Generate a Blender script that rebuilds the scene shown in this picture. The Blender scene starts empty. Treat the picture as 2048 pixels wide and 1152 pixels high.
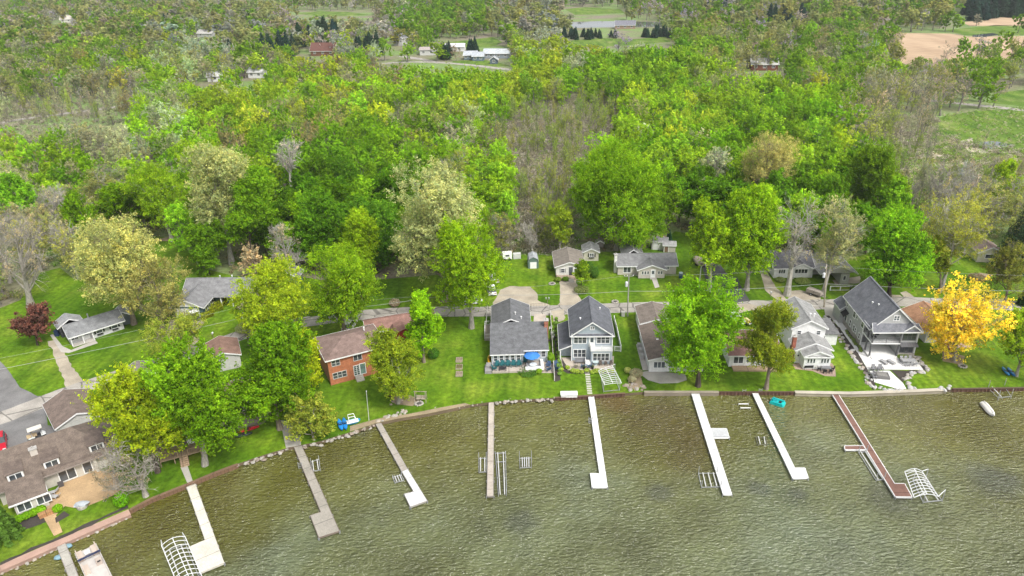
import bpy, bmesh, math, random
import numpy as np
from mathutils import Vector, Matrix
SC = bpy.context.scene
COL = SC.collection
R = math.radians
# ------------------------------------------------------------------ camera
CAM_H, FPX, PITCH, ROLL = 70.0, 1440.0, R(26.0), R(1.5)
cam = bpy.data.cameras.new('camera'); camo = bpy.data.objects.new('camera', cam); COL.objects.link(camo)
cam.sensor_width = 36.0; cam.lens = FPX / 2048 * 36.0
cam.clip_start = 1.0; cam.clip_end = 9000.0
_f = Vector((0, math.cos(PITCH), -math.sin(PITCH))); _r = Vector((1, 0, 0)); _u = _r.cross(_f)
_r2 = _r * math.cos(ROLL) + _u * -math.sin(ROLL); _u2 = _r * math.sin(ROLL) + _u * math.cos(ROLL)
_r2 = _r * math.cos(ROLL) - _u * math.sin(ROLL)
camo.matrix_world = Matrix(((_r2.x, _u2.x, -_f.x, 0), (_r2.y, _u2.y, -_f.y, 0), (_r2.z, _u2.z, -_f.z, CAM_H), (0, 0, 0, 1)))
SC.camera = camo
# ------------------------------------------------------------------ sky, sun, exposure (bright overcast)
SUN_EL, SUN_AZ = R(52), R(140)          # azimuth measured clockwise from +Y
w = bpy.data.worlds.new('World'); SC.world = w; w.use_nodes = True
nt = w.node_tree; nt.nodes.clear()
sky = nt.nodes.new('ShaderNodeTexSky'); sky.sky_type = 'NISHITA'; sky.sun_disc = False
sky.sun_elevation = SUN_EL; sky.sun_rotation = SUN_AZ; sky.air_density = 1.0; sky.dust_density = 4.0; sky.ozone_density = 0.6
hs = nt.nodes.new('ShaderNodeHueSaturation'); hs.inputs['Saturation'].default_value = 0.22
bg = nt.nodes.new('ShaderNodeBackground'); bg.inputs['Strength'].default_value = 0.15
wo = nt.nodes.new('ShaderNodeOutputWorld')
nt.links.new(sky.outputs[0], hs.inputs['Color']); nt.links.new(hs.outputs[0], bg.inputs[0]); nt.links.new(bg.outputs[0], wo.inputs[0])
sl = bpy.data.lights.new('sun', 'SUN'); sl.energy = 1.5; sl.angle = R(10); sl.color = (1.0, 0.97, 0.92)
slo = bpy.data.objects.new('sun', sl); COL.objects.link(slo)
_d = Vector((math.sin(SUN_AZ) * math.cos(SUN_EL), math.cos(SUN_AZ) * math.cos(SUN_EL), math.sin(SUN_EL)))
slo.rotation_euler = _d.to_track_quat('Z', 'Y').to_euler()
SC.view_settings.view_transform = 'Standard'; SC.view_settings.look = 'None'; SC.view_settings.gamma = 1.0
SC.view_settings.exposure = 0.90
SC.render.engine = 'CYCLES'
SC.cycles.max_bounces = 8; SC.cycles.diffuse_bounces = 5; SC.cycles.glossy_bounces = 2; SC.cycles.transmission_bounces = 3
SC.cycles.transparent_max_bounces = 6; SC.cycles.caustics_reflective = False; SC.cycles.caustics_refractive = False
# ------------------------------------------------------------------ survey: where a point of the photo stands on the ground
CP_, SP_, CR_, SR_ = math.cos(PITCH), math.sin(PITCH), math.cos(ROLL), math.sin(ROLL)
GZ = 0.6                                  # the land lies 0.6 m above the lake
def G(u, v, z=GZ):
    a = (u - 1024) / FPX; b = (v - 576) / FPX
    x = a * CR_ - b * SR_; y = a * SR_ + b * CR_
    t = (z - CAM_H) / (-SP_ - y * CP_)
    return (x * t, (CP_ - y * SP_) * t)
def PX(X, Y, Z):
    dz = Z - CAM_H; d = Y * CP_ - dz * SP_
    x = X / d; y = (-Y * SP_ - dz * CP_) / d
    return (1024 + FPX * (x * CR_ + y * SR_), 576 + FPX * (-x * SR_ + y * CR_), d)
def ZP(X, Y, v):
    lo, hi = -5.0, 60.0
    for _ in range(40):
        m = (lo + hi) / 2
        if PX(X, Y, m)[1] > v: lo = m
        else: hi = m
    return lo
# ------------------------------------------------------------------ materials
def nodes(name):
    m = bpy.data.materials.new(name); m.use_nodes = True
    t = m.node_tree; return m, t, t.nodes['Principled BSDF']
def noise(t, scale, detail=4, vec=None, rough=.55, typ='Object', sc3=None):
    tc = t.nodes.new('ShaderNodeTexCoord'); n = t.nodes.new('ShaderNodeTexNoise')
    n.inputs['Scale'].default_value = scale; n.inputs['Detail'].default_value = detail; n.inputs['Roughness'].default_value = rough
    src = tc.outputs[typ]
    if sc3:
        mp = t.nodes.new('ShaderNodeMapping'); mp.inputs['Scale'].default_value = sc3[:3]
        if len(sc3) > 3: mp.inputs['Rotation'].default_value = (0, 0, sc3[3])
        t.links.new(src, mp.inputs[0]); src = mp.outputs[0]
    t.links.new(src, n.inputs['Vector']); return n
def ramp(t, fac, stops):
    r = t.nodes.new('ShaderNodeValToRGB'); e = r.color_ramp.elements
    while len(e) < len(stops): e.new(0.5)
    for q, (p, c) in zip(e, stops): q.position = p; q.color = (*c, 1)
    t.links.new(fac, r.inputs[0]); return r
def mix(t, fac, a, b, mode='MIX'):
    m = t.nodes.new('ShaderNodeMix'); m.data_type = 'RGBA'; m.blend_type = mode
    for k, x in ((0, fac), (6, a), (7, b)):
        if isinstance(x, (int, float)): m.inputs[k].default_value = x
        elif isinstance(x, tuple): m.inputs[k].default_value = (*x, 1)
        else: t.links.new(x, m.inputs[k])
    return m.outputs[2]
def sc(c, k): return tuple(min(1, x * k) for x in c)
_MC = {}
def M(kind, col, rough=.7, metal=0.0):
    """a cached procedural material: plain | roof | siding | plank | concrete | gravel | brick | metal | fabric | glass | bark"""
    key = (kind, col, rough, metal)
    if key in _MC: return _MC[key]
    col = tuple(x * (.90 if min(col) > .6 else .80) for x in col)
    m, t, b = nodes(kind + '_surface'); b.inputs['Roughness'].default_value = rough; b.inputs['Metallic'].default_value = metal
    b.inputs['Specular IOR Level'].default_value = .3
    L = t.links.new
    if kind == 'roof':
        n1 = noise(t, 1.1, 5); n2 = noise(t, 9.0, 3); n3 = noise(t, 3.0, 4, sc3=(1, 1, 9))
        c = mix(t, 1.0, ramp(t, n1.outputs[0], [(.3, sc(col, .74)), (.7, sc(col, 1.24))]).outputs[0],
                ramp(t, n2.outputs[0], [(.25, (.66,) * 3), (.75, (1.3,) * 3)]).outputs[0], 'MULTIPLY')
        c = mix(t, 1.0, c, ramp(t, n3.outputs[0], [(.3, (.85,) * 3), (.7, (1.12,) * 3)]).outputs[0], 'MULTIPLY')
        L(c, b.inputs['Base Color']); b.inputs['Roughness'].default_value = .95
    elif kind in ('siding', 'plank', 'corrug'):
        tc = t.nodes.new('ShaderNodeTexCoord'); wv = t.nodes.new('ShaderNodeTexWave')
        wv.bands_direction = {'siding': 'Z', 'plank': 'X', 'corrug': 'X'}[kind]
        wv.wave_profile = 'SAW'; wv.inputs['Scale'].default_value = {'siding': 1.6, 'plank': 1.3, 'corrug': .7}[kind]
        wv.inputs['Distortion'].default_value = 0.0
        L(tc.outputs['Object'], wv.inputs['Vector'])
        n = noise(t, 2.2, 5); n2 = noise(t, 14, 2)
        lo, hi = {'siding': (.86, 1.04), 'plank': (.62, 1.06), 'corrug': (.6, 1.1)}[kind]
        c = ramp(t, wv.outputs[0], [(0, sc(col, lo)), (.22, sc(col, hi)), (1, sc(col, hi * .97))]).outputs[0]
        c = mix(t, 1.0, c, ramp(t, n.outputs[0], [(.3, (.86,) * 3), (.7, (1.08,) * 3)]).outputs[0], 'MULTIPLY')
        if kind == 'plank': c = mix(t, 1.0, c, ramp(t, n2.outputs[0], [(.3, (.8,) * 3), (.7, (1.15,) * 3)]).outputs[0], 'MULTIPLY')
        if kind == 'plank':
            wj = t.nodes.new('ShaderNodeTexWave'); wj.bands_direction = 'X'; wj.wave_profile = 'SAW'; wj.inputs['Scale'].default_value = .1047; L(tc.outputs['Object'], wj.inputs['Vector'])
            n4 = noise(t, .35, 3); c = mix(t, 1.0, c, ramp(t, wj.outputs[0], [(0, (.35,) * 3), (.022, (.4,) * 3), (.035, (1,) * 3), (1, (1,) * 3)]).outputs[0], 'MULTIPLY')
            c = mix(t, 1.0, c, ramp(t, n4.outputs[0], [(.3, (.84,) * 3), (.7, (1.1,) * 3)]).outputs[0], 'MULTIPLY')
        L(c, b.inputs['Base Color'])
    elif kind == 'brick':
        tc = t.nodes.new('ShaderNodeTexCoord'); mp = t.nodes.new('ShaderNodeMapping'); mp.inputs['Rotation'].default_value = (R(90), 0, 0)
        br = t.nodes.new('ShaderNodeTexBrick'); br.inputs['Scale'].default_value = 2.2
        br.inputs['Color1'].default_value = (*sc(col, 1.15), 1); br.inputs['Color2'].default_value = (*sc(col, .8), 1)
        br.inputs['Mortar'].default_value = (*sc(tuple(.6 * x + .12 for x in col), 1), 1); br.inputs['Mortar Size'].default_value = .012
        L(tc.outputs['Object'], mp.inputs[0]); L(mp.outputs[0], br.inputs['Vector'])
        n = noise(t, 1.5, 4)
        L(mix(t, 1.0, br.outputs[0], ramp(t, n.outputs[0], [(.3, (.82,) * 3), (.7, (1.12,) * 3)]).outputs[0], 'MULTIPLY'), b.inputs['Base Color'])
    elif kind == 'concrete':
        n = noise(t, .55, 6); n2 = noise(t, 7, 3)
        c = ramp(t, n.outputs[0], [(.3, sc(col, .82)), (.7, sc(col, 1.1))]).outputs[0]
        L(mix(t, 1.0, c, ramp(t, n2.outputs[0], [(.3, (.9,) * 3), (.7, (1.08,) * 3)]).outputs[0], 'MULTIPLY'), b.inputs['Base Color']); b.inputs['Roughness'].default_value = .9
    elif kind == 'gravel':
        n = noise(t, .35, 6); n2 = noise(t, 5, 5, rough=.75)
        c = ramp(t, n.outputs[0], [(.3, sc(col, .72)), (.68, sc(col, 1.18))]).outputs[0]
        L(mix(t, 1.0, c, ramp(t, n2.outputs[0], [(.3, (.72,) * 3), (.7, (1.2,) * 3)]).outputs[0], 'MULTIPLY'), b.inputs['Base Color']); b.inputs['Roughness'].default_value = .95
    elif kind == 'glass':
        n = noise(t, .6, 2)
        L(ramp(t, n.outputs[0], [(.35, sc(col, .6)), (.65, sc(col, 1.6))]).outputs[0], b.inputs['Base Color'])
        b.inputs['Roughness'].default_value = .08; b.inputs['Specular IOR Level'].default_value = .7
    elif kind == 'bark':
        n = noise(t, 2.5, 5, sc3=(3, 3, .6)); n2 = noise(t, .8, 3)
        c = ramp(t, n.outputs[0], [(.3, sc(col, .55)), (.7, sc(col, 1.25))]).outputs[0]
        L(mix(t, 1.0, c, ramp(t, n2.outputs[0], [(.3, (.8,) * 3), (.7, (1.15,) * 3)]).outputs[0], 'MULTIPLY'), b.inputs['Base Color']); b.inputs['Roughness'].default_value = .95
    else:
        n = noise(t, 2.0, 4)
        L(ramp(t, n.outputs[0], [(.3, sc(col, .9)), (.7, sc(col, 1.08))]).outputs[0], b.inputs['Base Color'])
    _MC[key] = m; return m
WHITE = M('plain', (.80, .80, .79)); TRIM = M('plain', (.78, .78, .77), .5)
GLASS = M('glass', (.065, .073, .08)); GLASSB = M('glass', (.10, .12, .135)); BLACK = M('plain', (.02, .02, .022), .5); DARK = M('plain', (.06, .06, .065), .6)
ALU = M('plain', (.58, .59, .60), .38, .6); GALV = M('plain', (.42, .43, .44), .5, .4); RUST = M('corrug', (.12, .065, .045), .9)
CONC = M('concrete', (.50, .47, .42)); CONCW = M('concrete', (.72, .71, .69))
WOODG = M('plank', (.40, .35, .30), .9); WOODW = M('plank', (.72, .715, .70), .7); WOODB = M('plank', (.24, .13, .10), .7); WOODT = M('plank', (.40, .29, .19), .85)
# ------------------------------------------------------------------ object helpers
class MB:
    """collects boxes, bars and sheets, then links them as ONE mesh object"""
    def __init__(s): s.v = []; s.f = []; s.m = []
    def add(s, vs, fs, mi=0):
        k = len(s.v); s.v += [tuple(p) for p in vs]; s.f += [tuple(i + k for i in f) for f in fs]; s.m += [mi] * len(fs); return s
    def hexa(s, p, mi=0):
        return s.add(p, [(3, 2, 1, 0), (4, 5, 6, 7), (0, 1, 5, 4), (1, 2, 6, 5), (2, 3, 7, 6), (3, 0, 4, 7)], mi)
    def box(s, x0, x1, y0, y1, z0, z1, mi=0):
        return s.hexa([(x0, y0, z0), (x1, y0, z0), (x1, y1, z0), (x0, y1, z0), (x0, y0, z1), (x1, y0, z1), (x1, y1, z1), (x0, y1, z1)], mi)
    def obox(s, c, w, d, z0, z1, a=0, mi=0):
        ca, sa = math.cos(a), math.sin(a); q = [(-w / 2, -d / 2), (w / 2, -d / 2), (w / 2, d / 2), (-w / 2, d / 2)]
        q = [(c[0] + x * ca - y * sa, c[1] + x * sa + y * ca) for x, y in q]
        return s.hexa([(*p, z0) for p in q] + [(*p, z1) for p in q], mi)
    def bar(s, p, q, r, r2=None, n=6, mi=0, cap=True):
        p = Vector(p); q = Vector(q); d = q - p
        if d.length < 1e-6: return s
        d.normalize(); r2 = r if r2 is None else r2
        a = d.orthogonal().normalized(); b = d.cross(a)
        vs = [p + (a * math.cos(2 * math.pi * i / n) + b * math.sin(2 * math.pi * i / n)) * r for i in range(n)]
        vs += [q + (a * math.cos(2 * math.pi * i / n) + b * math.sin(2 * math.pi * i / n)) * r2 for i in range(n)]
        fs = [(i, (i + 1) % n, n + (i + 1) % n, n + i) for i in range(n)]
        if cap: fs += [tuple(range(n - 1, -1, -1)), tuple(range(n, 2 * n))]
        return s.add(vs, fs, mi)
    def path(s, pts, r, n=6, mi=0):
        for a, b in zip(pts, pts[1:]): s.bar(a, b, r, n=n, mi=mi)
        return s
    def prism(s, poly, z0, z1, mi=0):
        """extruded plan polygon (list of xy)"""
        ar = sum(a[0] * b[1] - b[0] * a[1] for a, b in zip(poly, poly[1:] + poly[:1]))
        if ar < 0: poly = poly[::-1]
        n = len(poly); vs = [(*p, z0) for p in poly] + [(*p, z1) for p in poly]
        return s.add(vs, [tuple(range(n - 1, -1, -1)), tuple(range(n, 2 * n))] + [(i, (i + 1) % n, n + (i + 1) % n, n + i) for i in range(n)], mi)
    def slab(s, poly3, th, mi=0):
        """a 3-D planar polygon thickened straight down"""
        n = len(poly3); vs = list(poly3) + [(x, y, z - th) for x, y, z in poly3]
        return s.add(vs, [tuple(range(n)), tuple(range(2 * n - 1, n - 1, -1))] + [(i, n + i, n + (i + 1) % n, (i + 1) % n) for i in range(n)], mi)
    def lathe(s, prof, c=(0, 0), n=12, mi=0):
        k = len(prof); vs = [(c[0] + r * math.cos(2 * math.pi * i / n), c[1] + r * math.sin(2 * math.pi * i / n), z) for r, z in prof for i in range(n)]
        fs = [(j * n + i, j * n + (i + 1) % n, (j + 1) * n + (i + 1) % n, (j + 1) * n + i) for j in range(k - 1) for i in range(n)]
        fs += [tuple(range(n - 1, -1, -1)), tuple((k - 1) * n + i for i in range(n))]
        return s.add(vs, fs, mi)
    def blob(s, c, r, seed=0, n=8, mi=0, amp=.22):
        rg = random.Random(seed); k = n // 2 + 1; vs = []; fs = []
        for j in range(1, k):
            th = math.pi * j / k
            for i in range(n):
                q = 1 + rg.uniform(-amp, amp); ph = 2 * math.pi * (i + .5 * (j % 2)) / n
                vs.append((c[0] + r[0] * q * math.sin(th) * math.cos(ph), c[1] + r[1] * q * math.sin(th) * math.sin(ph), c[2] + r[2] * q * math.cos(th)))
        top = len(vs); vs += [(c[0], c[1], c[2] + r[2]), (c[0], c[1], c[2] - r[2])]
        for j in range(k - 2):
            for i in range(n): fs.append((j * n + i, (j + 1) * n + i, (j + 1) * n + (i + 1) % n, j * n + (i + 1) % n))
        for i in range(n): fs.append((top, i, (i + 1) % n)); fs.append((top + 1, (k - 2) * n + (i + 1) % n, (k - 2) * n + i))
        return s.add(vs, fs, mi)
    def build(s, name, mats, parent=None, smooth=False, loc=None, rz=0):
        me = bpy.data.meshes.new(name); me.from_pydata(s.v, [], s.f)
        if not isinstance(mats, (list, tuple)): mats = [mats]
        for m in mats: me.materials.append(m)
        if len(mats) > 1: me.polygons.foreach_set('material_index', s.m)
        if smooth: me.polygons.foreach_set('use_smooth', [True] * len(me.polygons))
        me.update()
        o = bpy.data.objects.new(name, me); COL.objects.link(o)
        if parent: o.parent = parent
        if loc: o.location = loc; o.rotation_euler[2] = rz
        return o
def tag(o, label=None, cat=None, group=None, kind=None):
    if label: o['label'] = label
    if cat: o['category'] = cat
    if group: o['group'] = group
    if kind: o['kind'] = kind
    return o
def thing(name, label, cat, xy, rz=0.0, group=None, z=GZ):
    o = bpy.data.objects.new(name, None); COL.objects.link(o); o.empty_display_size = .3
    o.location = (xy[0], xy[1], z); o.rotation_euler[2] = rz
    return tag(o, label, cat, group)
def kids(o): return [c for c in bpy.data.objects if c.parent == o]
def copy_tree(o, xy, rz=0, label=None, group=None, z=None, scale=None):
    r = o.copy(); COL.objects.link(r); r.location = (xy[0], xy[1], o.location.z if z is None else z); r.rotation_euler[2] = rz
    if scale: r.scale = scale if isinstance(scale, tuple) else (scale,) * 3
    if label: r['label'] = label
    if group: r['group'] = group
    for ch in KID.get(o.name) or kids(o):
        k = ch.copy(); COL.objects.link(k); k.parent = r
        for g in kids(ch): e = g.copy(); COL.objects.link(e); e.parent = k
    return r
KID = {}
def jag(pts, amp, step=1.1, seed=3):
    rg = random.Random(seed); out = []
    for a, b in zip(pts, pts[1:] + pts[:1]):
        L = math.hypot(b[0] - a[0], b[1] - a[1]); k = max(1, min(60, int(L / step)))
        for i in range(k): t = i / k; q = amp if i else 0; out.append((a[0] + (b[0] - a[0]) * t + rg.uniform(-q, q), a[1] + (b[1] - a[1]) * t + rg.uniform(-q, q)))
    return out
def sheet(name, polys, mat, z, kind='structure', label=None, cat=None, hole=None, rough=0.0):
    """flat ground covering; every polygon is a list of photo points or of ('w', x, y) ground points"""
    me = bpy.data.meshes.new(name); bm = bmesh.new()
    for poly in polys:
        pw = [tuple(p[1:]) if p[0] == 'w' else G(p[0], p[1]) for p in poly]
        if rough: pw = jag(pw, rough)
        vs = [bm.verts.new((*p, z)) for p in pw]
        ed = [bm.edges.new((a, b)) for a, b in zip(vs, vs[1:] + vs[:1])]
        bmesh.ops.triangle_fill(bm, use_beauty=True, edges=ed)
    for f in bm.faces:
        f.normal_update()
        if f.normal.z < 0: f.normal_flip()
    bm.to_mesh(me); bm.free(); me.materials.append(mat)
    o = bpy.data.objects.new(name, me); COL.objects.link(o); o['kind'] = kind
    if label: o['label'] = label
    if cat: o['category'] = cat
    return o
def smooth_line(pts, n=6):
    """Catmull-Rom through ground points"""
    out = []; P = [pts[0]] + list(pts) + [pts[-1]]
    for i in range(1, len(P) - 2):
        for k in range(n):
            t = k / n; a, b, c, d = [np.array(q, float) for q in P[i - 1:i + 3]]
            out.append(tuple(.5 * ((2 * b) + (c - a) * t + (2 * a - 5 * b + 4 * c - d) * t * t + (3 * b - a - 3 * c + d) * t ** 3)))
    out.append(tuple(pts[-1])); return out
def ribbon(name, px, width, mat, z, n=6, kind='structure', wob=0.0, seed=0):
    pts = smooth_line([G(*p) for p in px], n); rg = random.Random(seed); A = []; B = []
    for i, p in enumerate(pts):
        a = pts[max(i - 1, 0)]; b = pts[min(i + 1, len(pts) - 1)]; dx, dy = b[0] - a[0], b[1] - a[1]; l = math.hypot(dx, dy) or 1
        nx, ny = -dy / l, dx / l; h = width / 2
        A.append((p[0] + nx * (h + rg.uniform(-wob, wob)), p[1] + ny * (h + rg.uniform(-wob, wob)), z)); B.append((p[0] - nx * (h + rg.uniform(-wob, wob)), p[1] - ny * (h + rg.uniform(-wob, wob)), z))
    k = len(A); mb = MB(); mb.add(A + B, [(i, k + i, k + i + 1, i + 1) for i in range(k - 1)])
    o = mb.build(name, mat); 
    if o.data.polygons[0].normal.z < 0: o.data.flip_normals()
    o['kind'] = kind; return o
# ================================================================== setting: land, lake, lawns, roads
SHORE = [(-700, 1480), (-300, 1290), (-100, 1180), (0, 1131), (90, 1092), (258, 1020), (300, 998), (375, 968), (430, 945), (475, 927), (520, 912), (575, 895), (640, 882), (700, 864), (752, 846),
         (800, 836), (850, 828), (900, 818), (940, 809), (978, 804), (1040, 799), (1110, 795), (1180, 791), (1250, 786), (1288, 783), (1437, 783), (1589, 783), (1700, 785),
         (1790, 782), (1890, 778), (1930, 777), (2048, 775), (2300, 768), (2900, 750)]
SH = [G(*p) for p in SHORE]
def grass_mat(name, c0, c1, c2, stripe=None):
    m, t, b = nodes(name); n = noise(t, .09, 6); n2 = noise(t, 1.3, 5, rough=.7); n3 = noise(t, .35, 5, sc3=(1, .12, 1, stripe or .0))
    c = ramp(t, n.outputs[0], [(.3, c0), (.52, c1), (.74, c2)]).outputs[0]
    c = mix(t, 1.0, c, ramp(t, n2.outputs[0], [(.28, (.50,) * 3), (.72, (1.40,) * 3)]).outputs[0], 'MULTIPLY')
    c = mix(t, 1.0, c, ramp(t, n3.outputs[0], [(.3, (.66, .72, .7)), (.7, (1.36, 1.24, 1.2))]).outputs[0], 'MULTIPLY')
    if stripe is not None:                              # mowing lanes, broken up so that they come and go
        tc = t.nodes.new('ShaderNodeTexCoord'); mp = t.nodes.new('ShaderNodeMapping'); mp.inputs['Rotation'].default_value = (0, 0, stripe); wv = t.nodes.new('ShaderNodeTexWave'); wv.inputs['Scale'].default_value = .21; wv.inputs['Distortion'].default_value = 1.2; wv.inputs['Detail'].default_value = 2; wv.inputs['Detail Scale'].default_value = .25
        t.links.new(tc.outputs['Object'], mp.inputs[0]); t.links.new(mp.outputs[0], wv.inputs['Vector']); n5 = noise(t, .045, 3)
        am = ramp(t, n5.outputs[0], [(.42, (0,) * 3), (.6, (1,) * 3)]).outputs[0]
        c = mix(t, am, c, mix(t, 1.0, c, ramp(t, wv.outputs[0], [(.2, (.89, .91, .9)), (.8, (1.1, 1.07, 1.06))]).outputs[0], 'MULTIPLY'))
    t.links.new(c, b.inputs['Base Color']); b.inputs['Roughness'].default_value = 1; b.inputs['Specular IOR Level'].default_value = .1
    bp = t.nodes.new('ShaderNodeBump'); bp.inputs['Strength'].default_value = .5; bp.inputs['Distance'].default_value = .15
    nb = noise(t, 4, 4); t.links.new(nb.outputs[0], bp.inputs['Height']); t.links.new(bp.outputs[0], b.inputs['Normal']); return m
def floor_mat():
    m, t, b = nodes('leaf_litter_surface'); n = noise(t, .03, 6); n2 = noise(t, .8, 6, rough=.75)
    c = ramp(t, n.outputs[0], [(.36, (.17, .145, .105)), (.46, (.15, .155, .075)), (.58, (.13, .20, .05))]).outputs[0]
    c = mix(t, 1.0, c, ramp(t, n2.outputs[0], [(.3, (.5,) * 3), (.7, (1.6,) * 3)]).outputs[0], 'MULTIPLY')
    t.links.new(c, b.inputs['Base Color']); b.inputs['Roughness'].default_value = 1; return m
LAWN = grass_mat('lawn_surface', (.052, .128, .005), (.094, .180, .009), (.178, .240, .028), .1)
MEADOW = grass_mat('meadow_surface', (.07, .145, .018), (.11, .185, .03), (.20, .225, .085))
# --- land
poly = [('w', x, y) for x, y in SH] + [('w', 3500, 150), ('w', 3500, 5000), ('w', -3500, 5000), ('w', -3500, 20)]
ground = sheet('ground', [poly], floor_mat(), GZ - .04)
bank = MB(); k = len(SH)
bank.add([(x, y, GZ - .04) for x, y in SH] + [(x, y, -.9) for x, y in SH], [(i, k + i, k + i + 1, i + 1) for i in range(k - 1)])
tag(bank.build('shore_bank', M('gravel', (.16, .12, .075), .95)), kind='structure')
# --- lake
def water_mat():
    m, t, b = nodes('lake_surface'); L = t.links.new
    n = noise(t, .035, 5); n1 = noise(t, .11, 5, rough=.65); n2 = noise(t, .9, 5, rough=.7)
    c = ramp(t, n.outputs[0], [(.33, (.082, .083, .016)), (.5, (.104, .110, .027)), (.68, (.116, .128, .046))]).outputs[0]
    c = mix(t, 1.0, c, ramp(t, n1.outputs[0], [(.3, (.78,) * 3), (.7, (1.22,) * 3)]).outputs[0], 'MULTIPLY')
    c = mix(t, 1.0, c, ramp(t, n2.outputs[0], [(.3, (.86,) * 3), (.7, (1.14,) * 3)]).outputs[0], 'MULTIPLY')
    tc = t.nodes.new('ShaderNodeTexCoord')
    # greyer offshore, olive inshore: depth and sky reflection put into the base colour
    sx = t.nodes.new('ShaderNodeSeparateXYZ'); L(tc.outputs['Object'], sx.inputs[0])
    def mth(op, a, b_):
        q = t.nodes.new('ShaderNodeMath'); q.operation = op
        for k, x in ((0, a), (1, b_)):
            if isinstance(x, (int, float)): q.inputs[k].default_value = x
            else: L(x, q.inputs[k])
        return q.outputs[0]
    dist = mth('SUBTRACT', mth('MINIMUM', mth('ADD', mth('MULTIPLY', sx.outputs[0], .5), 107.0), 103.0), sx.outputs[1])
    dist = mth('ADD', dist, mth('MULTIPLY', mth('SUBTRACT', n.outputs[0], .5), 34.0))
    dr = t.nodes.new('ShaderNodeMapRange'); dr.inputs[1].default_value = 6; dr.inputs[2].default_value = 34; dr.interpolation_type = 'SMOOTHSTEP'; L(dist, dr.inputs[0])
    c = mix(t, 1.0, c, mix(t, dr.outputs[0], (1.04, .98, .80), (.96, 1.03, 1.75)), 'MULTIPLY')
    # painted patches, lake bed and tree reflections put into the colour, plus dark spots: (photo point, radius, colour, amount)
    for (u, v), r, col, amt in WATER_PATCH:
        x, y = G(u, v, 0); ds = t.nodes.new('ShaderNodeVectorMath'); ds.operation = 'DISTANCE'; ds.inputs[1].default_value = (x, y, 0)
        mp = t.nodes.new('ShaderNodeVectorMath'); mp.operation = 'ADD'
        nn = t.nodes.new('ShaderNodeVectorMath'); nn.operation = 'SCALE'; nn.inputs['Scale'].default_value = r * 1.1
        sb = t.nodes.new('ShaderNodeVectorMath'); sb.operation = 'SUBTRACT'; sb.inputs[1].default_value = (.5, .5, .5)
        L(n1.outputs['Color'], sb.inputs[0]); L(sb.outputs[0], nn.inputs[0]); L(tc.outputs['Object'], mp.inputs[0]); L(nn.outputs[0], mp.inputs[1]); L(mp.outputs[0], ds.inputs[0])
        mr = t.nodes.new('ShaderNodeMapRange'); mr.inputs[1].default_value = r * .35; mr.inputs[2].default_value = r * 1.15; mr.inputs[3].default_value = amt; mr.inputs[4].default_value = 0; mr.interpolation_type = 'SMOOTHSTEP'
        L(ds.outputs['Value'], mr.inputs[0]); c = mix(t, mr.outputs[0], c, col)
    L(c, b.inputs['Base Color']); b.inputs['Roughness'].default_value = .06; b.inputs['IOR'].default_value = 1.5; b.inputs['Specular IOR Level'].default_value = .5
    w1 = noise(t, 1.15, 2, sc3=(1.0, 2.2, 1, .38), rough=.5); w2 = noise(t, 2.8, 2, sc3=(1, 1.8, 1, -.15)); w3 = noise(t, .13, 3)
    ad = t.nodes.new('ShaderNodeMath'); ad.operation = 'MULTIPLY_ADD'; ad.inputs[1].default_value = .42; L(w2.outputs[0], ad.inputs[0]); L(w1.outputs[0], ad.inputs[2])
    ml = t.nodes.new('ShaderNodeMath'); ml.operation = 'MULTIPLY'; mr = t.nodes.new('ShaderNodeMapRange'); mr.inputs[1].default_value = .35; mr.inputs[2].default_value = .65; mr.inputs[3].default_value = .55; mr.inputs[4].default_value = 1.15
    L(w3.outputs[0], mr.inputs[0]); L(ad.outputs[0], ml.inputs[0]); L(mr.outputs[0], ml.inputs[1])
    bp = t.nodes.new('ShaderNodeBump'); bp.inputs['Strength'].default_value = 1.0; bp.inputs['Distance'].default_value = .7
    L(ml.outputs[0], bp.inputs['Height']); L(bp.outputs[0], b.inputs['Normal']); return m
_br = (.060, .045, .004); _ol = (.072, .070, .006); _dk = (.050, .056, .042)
WATER_PATCH = [((1330, 850), 9, _br, .8), ((1370, 900), 7, _br, .65), ((1300, 900), 6, _ol, .6), ((1230, 806), 4, (.09, .055, .012), .7), ((1500, 860), 8, _ol, .7), ((850, 865), 6, _ol, .75), ((800, 880), 5, _ol, .6),
               ((660, 905), 5, _ol, .7), ((590, 950), 6, _ol, .6), ((470, 1040), 8, _ol, .75), ((340, 1020), 7, _ol, .7), ((300, 1070), 5, _ol, .5), ((430, 960), 4, _ol, .6), ((1960, 850), 8, _ol, .5), ((1560, 800), 3, _ol, .5),
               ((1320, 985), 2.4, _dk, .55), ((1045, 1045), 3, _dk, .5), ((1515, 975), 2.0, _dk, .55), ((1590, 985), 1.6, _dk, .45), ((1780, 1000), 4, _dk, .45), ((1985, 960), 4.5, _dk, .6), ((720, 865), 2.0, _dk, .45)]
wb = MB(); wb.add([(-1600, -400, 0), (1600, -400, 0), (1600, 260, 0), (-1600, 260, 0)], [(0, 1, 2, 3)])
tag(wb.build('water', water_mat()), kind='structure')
# --- lawns
# the lawn sheet runs to the very shore; its inland edge is the edge of the wood
lawn_poly = [('w', x, y) for x, y in SH[2:-1]] + [(2300, 640), (2060, 560), (2000, 520), (1930, 500), (1850, 470), (1800, 455), (1760, 500), (1620, 540), (1440, 500), (1392, 470), (1350, 462), (1322, 486), (1290, 497),
             (1215, 503), (1120, 512), (1060, 508), (1000, 512), (930, 545), (800, 555), (720, 562), (640, 560), (560, 545), (470, 552), (400, 535), (360, 478), (310, 472), (285, 485), (262, 520), (205, 552), (150, 560), (120, 535), (80, 545), (40, 600),
             (-60, 640), (-300, 700), (-320, 1100)]
sheet('lawn', [lawn_poly], LAWN, GZ - .03)
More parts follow.
